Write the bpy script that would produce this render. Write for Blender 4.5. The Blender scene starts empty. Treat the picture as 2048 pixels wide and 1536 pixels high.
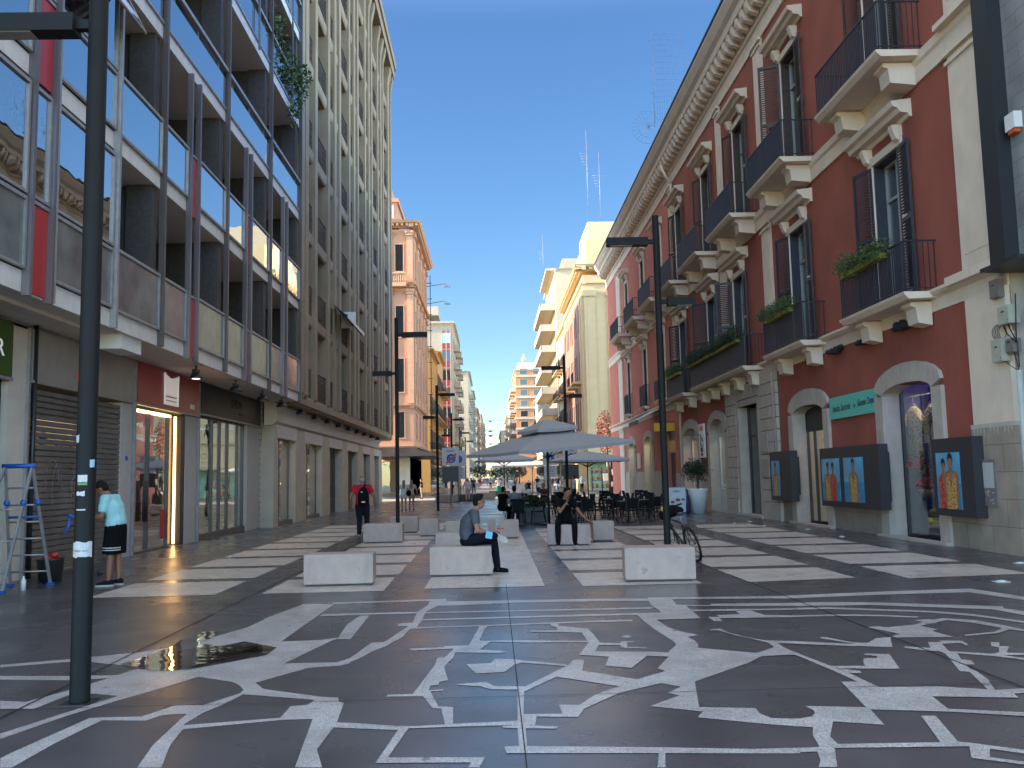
import bpy, bmesh, math, random
from math import sin, cos, pi, sqrt, atan2, radians
from mathutils import Vector, Matrix
random.seed(7)
S = bpy.context.scene
COL = S.collection
# ---------------------------------------------------------------- camera
yaw, pitch, roll = 0.0251066, 0.1031974, -0.0209571
fw = Vector((sin(yaw)*cos(pitch), cos(yaw)*cos(pitch), sin(pitch)))
r0 = Vector((cos(yaw), -sin(yaw), 0)); u0 = r0.cross(fw)
rt = r0*cos(roll)+u0*sin(roll); up = -r0*sin(roll)+u0*cos(roll)
cam = bpy.data.cameras.new('camera'); co = bpy.data.objects.new('camera', cam); COL.objects.link(co)
co.matrix_world = Matrix(((rt.x, up.x, -fw.x, 0), (rt.y, up.y, -fw.y, 0), (rt.z, up.z, -fw.z, 1.65), (0, 0, 0, 1)))
cam.sensor_width = 36; cam.lens = 1800/2048*36; cam.clip_end = 6000; cam.clip_start = .05
S.camera = co
# ---------------------------------------------------------------- light
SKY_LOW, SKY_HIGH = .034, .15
SUN_AZ = radians(-98); SUN_EL = radians(17)      # from +Y, negative to the left
sd = Vector((sin(SUN_AZ)*cos(SUN_EL), cos(SUN_AZ)*cos(SUN_EL), sin(SUN_EL)))
W = bpy.data.worlds.new('World'); S.world = W; W.use_nodes = True
nt = W.node_tree; nt.nodes.clear()
sky = nt.nodes.new('ShaderNodeTexSky'); sky.sky_type = 'NISHITA'; sky.sun_disc = False
sky.sun_elevation = SUN_EL; sky.sun_rotation = SUN_AZ; sky.air_density = 1.0; sky.dust_density = .1; sky.ozone_density = 3.0
bg = nt.nodes.new('ShaderNodeBackground'); bg.inputs[1].default_value = .15
wo = nt.nodes.new('ShaderNodeOutputWorld')
# sky shaped for fill: dimmed low ahead, brighter overhead and behind, greyed overhead
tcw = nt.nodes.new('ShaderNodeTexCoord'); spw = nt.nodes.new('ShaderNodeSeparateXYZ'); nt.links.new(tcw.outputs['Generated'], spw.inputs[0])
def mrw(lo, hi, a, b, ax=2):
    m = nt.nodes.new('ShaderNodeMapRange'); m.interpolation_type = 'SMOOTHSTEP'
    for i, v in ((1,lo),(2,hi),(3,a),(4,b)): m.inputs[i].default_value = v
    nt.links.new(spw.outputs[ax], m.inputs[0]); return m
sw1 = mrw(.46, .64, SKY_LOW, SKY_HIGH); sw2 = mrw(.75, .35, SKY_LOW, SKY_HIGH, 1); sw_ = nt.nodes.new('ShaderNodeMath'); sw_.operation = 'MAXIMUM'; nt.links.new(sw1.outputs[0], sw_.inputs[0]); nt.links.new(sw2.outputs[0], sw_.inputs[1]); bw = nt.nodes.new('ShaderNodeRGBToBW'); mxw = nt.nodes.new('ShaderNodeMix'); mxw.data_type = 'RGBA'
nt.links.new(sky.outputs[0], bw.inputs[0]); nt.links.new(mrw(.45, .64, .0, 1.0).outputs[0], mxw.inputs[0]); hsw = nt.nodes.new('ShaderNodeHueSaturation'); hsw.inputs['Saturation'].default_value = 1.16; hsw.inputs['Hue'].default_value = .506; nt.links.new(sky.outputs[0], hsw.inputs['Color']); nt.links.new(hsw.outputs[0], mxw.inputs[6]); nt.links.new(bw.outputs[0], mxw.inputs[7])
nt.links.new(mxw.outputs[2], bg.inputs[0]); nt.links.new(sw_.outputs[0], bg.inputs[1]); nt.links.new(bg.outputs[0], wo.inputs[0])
sl = bpy.data.lights.new('sun', 'SUN'); sl.energy = 1.7; sl.angle = radians(.5); sl.color = (1, .80, .55)
so = bpy.data.objects.new('sun', sl); COL.objects.link(so); so.rotation_euler = sd.to_track_quat('Z', 'Y').to_euler()
so.location = (0, 0, 60)
S.view_settings.view_transform = 'Standard'; S.view_settings.look = 'None'; S.view_settings.gamma = 1
S.view_settings.exposure = 2.95
S.cycles.use_denoising = True
S.cycles.max_bounces = 8; S.cycles.glossy_bounces = 4; S.cycles.transparent_max_bounces = 12
S.cycles.sample_clamp_indirect = 6; S.cycles.caustics_reflective = False; S.cycles.caustics_refractive = False

# ---------------------------------------------------------------- helpers
OFF = {}
class MB:
    def __init__(s): s.v = []; s.f = []; s.m = []; s.sm = []; s.cm = 0
    def face(s, idx, smooth=False): s.f.append(tuple(idx)); s.m.append(s.cm); s.sm.append(smooth)
    def poly(s, pts):
        n = len(s.v); s.v += [tuple(p) for p in pts]; s.face(range(n, n+len(pts))); return s
    def hexa(s, c):
        n = len(s.v); s.v += [tuple(p) for p in c]
        for q in ((0,3,2,1),(4,5,6,7),(0,1,5,4),(1,2,6,5),(2,3,7,6),(3,0,4,7)): s.face([n+i for i in q])
        return s
    def box(s, x0, x1, y0, y1, z0, z1):
        return s.hexa([(x0,y0,z0),(x1,y0,z0),(x1,y1,z0),(x0,y1,z0),(x0,y0,z1),(x1,y0,z1),(x1,y1,z1),(x0,y1,z1)])
    def fb(s, F, u0, u1, v0, v1, w0, w1):
        return s.hexa([F(u0,v0,w0),F(u1,v0,w0),F(u1,v0,w1),F(u0,v0,w1),F(u0,v1,w0),F(u1,v1,w0),F(u1,v1,w1),F(u0,v1,w1)])
    def prism(s, a, b):          # two matching rings
        n = len(s.v); k = len(a); s.v += [tuple(p) for p in a]+[tuple(p) for p in b]
        s.face([n+i for i in range(k)][::-1]); s.face([n+k+i for i in range(k)])
        for i in range(k): s.face((n+i, n+(i+1) % k, n+k+(i+1) % k, n+k+i))
        return s
    def fprism(s, F, pts, w0, w1): return s.prism([F(u,v,w0) for u,v in pts], [F(u,v,w1) for u,v in pts])
    def uprism(s, F, prof, u0, u1): return s.prism([F(u0,v,w) for v,w in prof], [F(u1,v,w) for v,w in prof])
    def rings(s, R, cap=True, smooth=True):
        n = len(s.v); k = len(R[0])
        for r in R: s.v += [tuple(p) for p in r]
        for j in range(len(R)-1):
            for i in range(k): s.face((n+j*k+i, n+j*k+(i+1) % k, n+(j+1)*k+(i+1) % k, n+(j+1)*k+i), smooth)
        if cap: s.face([n+i for i in range(k)][::-1]); s.face([n+(len(R)-1)*k+i for i in range(k)])
        return s
    def tube(s, pts, r, n=8, smooth=True, cap=True):
        pts = [Vector(p) for p in pts]; R = []; ref = None
        for i, p in enumerate(pts):
            d = (pts[min(i+1, len(pts)-1)]-pts[max(i-1, 0)]).normalized()
            if ref is None: ref = d.orthogonal().normalized()
            a = (ref-d*ref.dot(d)).normalized(); b = d.cross(a); ref = a
            rr = r[i] if isinstance(r, (list, tuple)) else r
            R.append([p+(a*cos(2*pi*k/n)+b*sin(2*pi*k/n))*rr for k in range(n)])
        return s.rings(R, cap, smooth)
    def lathe(s, prof, c=(0,0,0), n=16, smooth=True):
        return s.rings([[(c[0]+r*cos(2*pi*k/n), c[1]+r*sin(2*pi*k/n), c[2]+z) for k in range(n)] for r, z in prof], True, smooth)
    def ell(s, c, r, n=10, m=8, M=None):
        R = []
        for j in range(1, m):
            t = pi*j/m; ring = []
            for k in range(n):
                p = Vector((r[0]*sin(t)*cos(2*pi*k/n), r[1]*sin(t)*sin(2*pi*k/n), -r[2]*cos(t)))
                if M: p = M @ p
                ring.append(Vector(c)+p)
            R.append(ring)
        return s.rings(R)
    def torus(s, c, R, r, ax=(1,0,0), n=28, m=6):
        ax = Vector(ax).normalized(); a = ax.orthogonal().normalized(); b = ax.cross(a); c = Vector(c)
        n0 = len(s.v)
        for i in range(n):
            d = a*cos(2*pi*i/n)+b*sin(2*pi*i/n)
            for k in range(m): s.v.append(tuple(c+d*(R+r*cos(2*pi*k/m))+ax*r*sin(2*pi*k/m)))
        for i in range(n):
            for k in range(m): s.face((n0+i*m+k, n0+i*m+(k+1) % m, n0+((i+1) % n)*m+(k+1) % m, n0+((i+1) % n)*m+k), True)
        return s
    def build(s, name, mat, parent=None, fix=True, at=None, **kw):
        off = OFF.get(parent.name, (0,0,0)) if parent and not at else (0,0,0)
        me = bpy.data.meshes.new(name)
        me.from_pydata([(p[0]-off[0], p[1]-off[1], p[2]-off[2]) for p in s.v], [], s.f)
        for q in (mat if isinstance(mat, (list, tuple)) else [mat]): me.materials.append(q)
        me.polygons.foreach_set('material_index', s.m); me.polygons.foreach_set('use_smooth', s.sm)
        if fix:
            bm = bmesh.new(); bm.from_mesh(me); bmesh.ops.recalc_face_normals(bm, faces=bm.faces); bm.to_mesh(me); bm.free()
        o = bpy.data.objects.new(name, me); COL.objects.link(o)
        if parent: o.parent = parent; OFF[o.name] = off
        if at:
            po = OFF.get(parent.name, (0,0,0)); o.location = (at[0]-po[0], at[1]-po[1], at[2]-po[2]); OFF[o.name] = tuple(at)
        for k, v in kw.items(): o[k] = v
        return o
def put(proto, parent, at, sc=None):     # copy of a part (with its sub-parts) placed at a world point
    k_ = kids(proto) if proto.name not in KC else KC[proto.name]; KC[proto.name] = k_
    c = proto.copy(); COL.objects.link(c); c.parent = parent; po = OFF.get(parent.name, (0,0,0)); c.location = (at[0]-po[0], at[1]-po[1], at[2]-po[2])
    if sc: c.scale = sc
    for q in k_: e = q.copy(); COL.objects.link(e); e.parent = c
    return c
def thing(name, label, cat, loc=(0,0,0), rot=0, local=False, group=None):
    o = bpy.data.objects.new(name, None); COL.objects.link(o); o.location = loc; o.rotation_euler = (0,0,rot)
    o.empty_display_size = .2; o['label'] = label; o['category'] = cat
    if group: o['group'] = group
    OFF[o.name] = (0,0,0) if local else tuple(loc)
    return o
def tag(o, label, cat, group=None):
    o['label'] = label; o['category'] = cat
    if group: o['group'] = group
    return o
def kids(o): return [c for c in bpy.data.objects if c.parent == o]
KC = {}
def dup(root, loc, rot, label, group=None, name=None):
    if root.name not in KC: KC[root.name] = [(c, kids(c)) for c in kids(root)]
    r = root.copy(); COL.objects.link(r); r.location = loc; r.rotation_euler = (0,0,rot); r['label'] = label
    if group: r['group'] = group
    for c, g in KC[root.name]:
        d = c.copy(); COL.objects.link(d); d.parent = r
        for e in g: q = e.copy(); COL.objects.link(q); q.parent = d
    return r
def cpart(o, parent, dx=0, dy=0, dz=0, name=None, kd=()):
    d = o.copy(); COL.objects.link(d); d.parent = parent; d.location = (o.location[0]+dx, o.location[1]+dy, o.location[2]+dz)
    for k in kd: e = k.copy(); COL.objects.link(e); e.parent = d
    return d
def FX(X, s=-1): return lambda u, v, w: (X+s*w, u, v)      # facade on plane x=X, outward s
def FY(Y): return lambda u, v, w: (u, Y-w, v)               # facade facing the camera
def fwall(mb, F, u0, u1, v0, v1, holes, depth=.3):
    us = sorted({u0, u1, *[h[0] for h in holes], *[h[1] for h in holes]}); vs = sorted({v0, v1, *[h[2] for h in holes], *[h[3] for h in holes]})
    us = [u for u in us if u0 <= u <= u1]; vs = [v for v in vs if v0 <= v <= v1]
    for i in range(len(us)-1):
        for j in range(len(vs)-1):
            cu = (us[i]+us[i+1])/2; cv = (vs[j]+vs[j+1])/2
            if any(h[0] < cu < h[1] and h[2] < cv < h[3] for h in holes): continue
            mb.poly([F(us[i],vs[j],0),F(us[i+1],vs[j],0),F(us[i+1],vs[j+1],0),F(us[i],vs[j+1],0)])
    for a, b, c, d in holes:
        for p, q in (((a,c),(a,d)),((a,d),(b,d)),((b,d),(b,c)),((b,c),(a,c))):
            mb.poly([F(p[0],p[1],0),F(q[0],q[1],0),F(q[0],q[1],-depth),F(p[0],p[1],-depth)])
    return mb
def text(s, size, M, mat, parent=None, name='lettering', shear=0, ext=.006, sx=1, **kw):
    c = bpy.data.curves.new('t', 'FONT'); c.body = s; c.size = size; c.extrude = ext; c.shear = shear; c.align_x = 'CENTER'; c.align_y = 'CENTER'
    c.resolution_u = 3
    t = bpy.data.objects.new('t', c); COL.objects.link(t)
    bpy.context.view_layer.update()
    me = bpy.data.meshes.new_from_object(t); bpy.data.objects.remove(t)
    off = OFF.get(parent.name, (0,0,0)) if parent else (0,0,0)
    for v in me.vertices:
        p = M(v.co.x*sx, v.co.y, v.co.z); v.co = (p[0]-off[0], p[1]-off[1], p[2]-off[2])
    me.materials.clear(); me.materials.append(mat)
    o = bpy.data.objects.new(name, me); COL.objects.link(o)
    if parent: o.parent = parent; OFF[o.name] = off
    for k, v in kw.items(): o[k] = v
    return o
# ---------------------------------------------------------------- materials
def mat(name, col, rough=.7, metal=0, var=.12, scale=3., bump=0, bscale=40., spec=None, dirt=0, dcol=None, streak=False, island=0, fine=0, spots=0):
    m = bpy.data.materials.new(name); m.use_nodes = True; n = m.node_tree; N = n.nodes; L = n.links
    b = N['Principled BSDF']; b.inputs['Roughness'].default_value = rough; b.inputs['Metallic'].default_value = metal
    if spec is not None: b.inputs['Specular IOR Level'].default_value = spec
    tc = N.new('ShaderNodeTexCoord'); mp = N.new('ShaderNodeMapping'); L.new(tc.outputs['Object'], mp.inputs[0])
    if streak: mp.inputs['Scale'].default_value = (1, 1, .12)
    nz = N.new('ShaderNodeTexNoise'); nz.inputs['Scale'].default_value = scale; nz.inputs['Detail'].default_value = 6
    L.new(mp.outputs[0], nz.inputs[0])
    mr = N.new('ShaderNodeMapRange'); mr.inputs[1].default_value = .3; mr.inputs[2].default_value = .7
    mr.inputs[3].default_value = 1-var; mr.inputs[4].default_value = 1+var; L.new(nz.outputs[0], mr.inputs[0])
    mx = N.new('ShaderNodeVectorMath'); mx.operation = 'SCALE'; mx.inputs[0].default_value = col[:3]; L.new(mr.outputs[0], mx.inputs['Scale'])
    out = mx.outputs[0]
    if island:
        g = N.new('ShaderNodeNewGeometry'); mi = N.new('ShaderNodeMapRange'); mi.inputs[3].default_value = 1-island; mi.inputs[4].default_value = 1+island
        L.new(g.outputs['Random Per Island'], mi.inputs[0]); m2 = N.new('ShaderNodeVectorMath'); m2.operation = 'SCALE'
        L.new(out, m2.inputs[0]); L.new(mi.outputs[0], m2.inputs['Scale']); out = m2.outputs[0]
    if fine:
        n4 = N.new('ShaderNodeTexNoise'); n4.inputs['Scale'].default_value = fine; n4.inputs['Detail'].default_value = 2; L.new(tc.outputs['Object'], n4.inputs[0])
        r4 = N.new('ShaderNodeMapRange'); r4.inputs[1].default_value = .35; r4.inputs[2].default_value = .65; r4.inputs[3].default_value = .65; r4.inputs[4].default_value = 1.45; L.new(n4.outputs[0], r4.inputs[0])
        m4 = N.new('ShaderNodeVectorMath'); m4.operation = 'SCALE'; L.new(out, m4.inputs[0]); L.new(r4.outputs[0], m4.inputs['Scale']); out = m4.outputs[0]
    if spots:
        n5 = N.new('ShaderNodeTexNoise'); n5.inputs['Scale'].default_value = 5.5; n5.inputs['Detail'].default_value = 3; L.new(tc.outputs['Object'], n5.inputs[0])
        r5 = N.new('ShaderNodeMapRange'); r5.inputs[1].default_value = .68; r5.inputs[2].default_value = .74; r5.inputs[3].default_value = 1; r5.inputs[4].default_value = 1-spots; L.new(n5.outputs[0], r5.inputs[0])
        m5 = N.new('ShaderNodeVectorMath'); m5.operation = 'SCALE'; L.new(out, m5.inputs[0]); L.new(r5.outputs[0], m5.inputs['Scale']); out = m5.outputs[0]
    if dirt:
        n2 = N.new('ShaderNodeTexNoise'); n2.inputs['Scale'].default_value = scale*.6; n2.inputs['Detail'].default_value = 9; n2.inputs['Roughness'].default_value = .7
        mp2 = N.new('ShaderNodeMapping'); mp2.inputs['Location'].default_value = (7, 3, 1); mp2.inputs['Scale'].default_value = (1, 1, .25)
        L.new(tc.outputs['Object'], mp2.inputs[0]); L.new(mp2.outputs[0], n2.inputs[0])
        r2 = N.new('ShaderNodeMapRange'); r2.inputs[1].default_value = .5; r2.inputs[2].default_value = .75; r2.inputs[4].default_value = dirt
        L.new(n2.outputs[0], r2.inputs[0]); mm = N.new('ShaderNodeMix'); mm.data_type = 'RGBA'
        L.new(r2.outputs[0], mm.inputs[0]); L.new(out, mm.inputs[6]); mm.inputs[7].default_value = (*(dcol or (col[0]*.45, col[1]*.42, col[2]*.4)), 1); out = mm.outputs[2]
    L.new(out, b.inputs['Base Color'])
    if bump:
        n3 = N.new('ShaderNodeTexNoise'); n3.inputs['Scale'].default_value = bscale; n3.inputs['Detail'].default_value = 4; L.new(tc.outputs['Object'], n3.inputs[0])
        bp = N.new('ShaderNodeBump'); bp.inputs['Strength'].default_value = bump; bp.inputs['Distance'].default_value = .02
        L.new(n3.outputs[0], bp.inputs['Height']); L.new(bp.outputs[0], b.inputs['Normal'])
    return m
def emit(name, col, st):
    m = bpy.data.materials.new(name); m.use_nodes = True; b = m.node_tree.nodes['Principled BSDF']
    b.inputs['Base Color'].default_value = (*col, 1); b.inputs['Emission Color'].default_value = (*col, 1); b.inputs['Emission Strength'].default_value = st; return m
def glassm(name, tint=(.9,.95,.93), refl=(.9,.95,1), f0=.1, rough=.01, ns=.9, bs=.08):
    m = bpy.data.materials.new(name); m.use_nodes = True; n = m.node_tree; N = n.nodes; L = n.links; N.clear()
    o = N.new('ShaderNodeOutputMaterial'); mx = N.new('ShaderNodeMixShader'); t = N.new('ShaderNodeBsdfTransparent'); g = N.new('ShaderNodeBsdfGlossy')
    t.inputs[0].default_value = (*tint, 1); g.inputs[0].default_value = (*refl, 1); g.inputs['Roughness'].default_value = rough
    lw = N.new('ShaderNodeLayerWeight'); lw.inputs[0].default_value = .5
    pw = N.new('ShaderNodeMath'); pw.operation = 'POWER'; pw.inputs[1].default_value = 2.5; L.new(lw.outputs['Facing'], pw.inputs[0])
    ad = N.new('ShaderNodeMapRange'); ad.inputs[3].default_value = f0; ad.inputs[4].default_value = 1; L.new(pw.outputs[0], ad.inputs[0])
    tc = N.new('ShaderNodeTexCoord'); nz = N.new('ShaderNodeTexNoise'); nz.inputs['Scale'].default_value = ns; L.new(tc.outputs['Object'], nz.inputs[0])
    bp = N.new('ShaderNodeBump'); bp.inputs['Strength'].default_value = bs; bp.inputs['Distance'].default_value = .05; L.new(nz.outputs[0], bp.inputs['Height']); L.new(bp.outputs[0], g.inputs['Normal'])
    L.new(ad.outputs[0], mx.inputs[0]); L.new(t.outputs[0], mx.inputs[1]); L.new(g.outputs[0], mx.inputs[2]); L.new(mx.outputs[0], o.inputs[0]); return m
def joints(m, F, scale, bw, bh, ms=.008, col=(.1,.1,.1), off=.5, fac=.8):   # brick joints mixed over base colour
    n = m.node_tree; N = n.nodes; L = n.links; b = N['Principled BSDF']; src = b.inputs['Base Color'].links[0].from_socket
    tc = N.new('ShaderNodeTexCoord'); sp = N.new('ShaderNodeSeparateXYZ'); cb = N.new('ShaderNodeCombineXYZ'); L.new(tc.outputs['Object'], sp.inputs[0])
    L.new(sp.outputs[F[0]], cb.inputs[0]); L.new(sp.outputs[F[1]], cb.inputs[1])
    br = N.new('ShaderNodeTexBrick'); br.inputs['Scale'].default_value = scale; br.inputs['Brick Width'].default_value = bw; br.inputs['Row Height'].default_value = bh
    br.inputs['Mortar Size'].default_value = ms; br.offset = off; br.inputs['Color1'].default_value = (0,0,0,1); br.inputs['Color2'].default_value = (.12,.12,.12,1); br.inputs['Mortar'].default_value = (1,1,1,1)
    L.new(cb.outputs[0], br.inputs[0]); mm = N.new('ShaderNodeMix'); mm.data_type = 'RGBA'; ml = N.new('ShaderNodeMath'); ml.operation = 'MULTIPLY'; ml.inputs[1].default_value = fac
    L.new(br.outputs['Color'], ml.inputs[0]); L.new(ml.outputs[0], mm.inputs[0]); L.new(src, mm.inputs[6]); mm.inputs[7].default_value = (*col, 1); L.new(mm.outputs[2], b.inputs['Base Color']); return m
def gloss_var(m, lo, hi, scale=.6):     # uneven polish
    n = m.node_tree; N = n.nodes; L = n.links; b = N['Principled BSDF']; tc = N.new('ShaderNodeTexCoord')
    nz = N.new('ShaderNodeTexNoise'); nz.inputs['Scale'].default_value = scale; nz.inputs['Detail'].default_value = 8; L.new(tc.outputs['Object'], nz.inputs[0])
    mr = N.new('ShaderNodeMapRange'); mr.inputs[1].default_value = .35; mr.inputs[2].default_value = .65; mr.inputs[3].default_value = lo; mr.inputs[4].default_value = hi
    L.new(nz.outputs[0], mr.inputs[0]); L.new(mr.outputs[0], b.inputs['Roughness']); return m
m_dark = gloss_var(mat('dark_paving', (.078,.074,.080), .3, var=.25, scale=1.3, bump=.06, bscale=260, spec=1.0, fine=130, dirt=.35, dcol=(.11,.105,.105), spots=.45), .20, .38)
m_light = joints(gloss_var(mat('light_inlay_stone', (.48,.455,.43), .4, var=.14, scale=3, dirt=.45, bump=.05, bscale=200, fine=90, spots=.6), .22, .45), (0,1), 1, 1.9, .9, .004, (.15,.15,.15), .3, .35)
m_tile = joints(gloss_var(mat('light_paving_tile', (.62,.55,.48), .4, var=.14, scale=4, dirt=.45, fine=70, spots=.5), .24, .45), (0,1), 1, .62, .23, .004, (.2,.2,.2), .37, .5)
m_joint = mat('joint', (.012,.012,.014), .8)
m_pud = glassm('water', (.50,.50,.52), (1,1,1), .10, .02, 3, .07)
m_black = mat('black_metal', (.018,.019,.022), .42, spec=.5, var=.1)
m_pole = mat('charcoal_powder_coat', (.008,.0085,.008), .65, var=.15, scale=8, spec=.25)
m_alu = mat('aluminium', (.36,.35,.35), .5, .5, var=.12, scale=6, dirt=.2)
m_bronze = mat('bronzed_aluminium', (.11,.09,.085), .42, .4, var=.25, scale=5, streak=True)
m_lilac = mat('anodised_aluminium', (.185,.16,.168), .4, .45, var=.3, scale=3, streak=True)
m_slab = mat('white_slab_edge', (.68,.64,.61), .55, var=.08, dirt=.25, scale=4)
m_soffit = mat('soffit', (.64,.58,.52), .85, var=.05)
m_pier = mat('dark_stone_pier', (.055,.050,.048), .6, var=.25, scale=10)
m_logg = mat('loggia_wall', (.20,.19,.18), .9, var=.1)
m_red = mat('red_panel', (.42,.030,.028), .35, var=.12, scale=4, streak=True)
m_sky = glassm('coated_glass', tint=(.16,.18,.18), refl=(1,1,1), f0=.42)
m_win = mat('window_glass', (.020,.024,.027), .04, spec=.9, var=.1)
m_shopg = glassm('shop_glass', tint=(.86,.9,.88), refl=(.9,.93,.95), f0=.07)
m_wht = mat('white_paint', (.72,.72,.70), .5, var=.05, dirt=.15)
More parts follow.
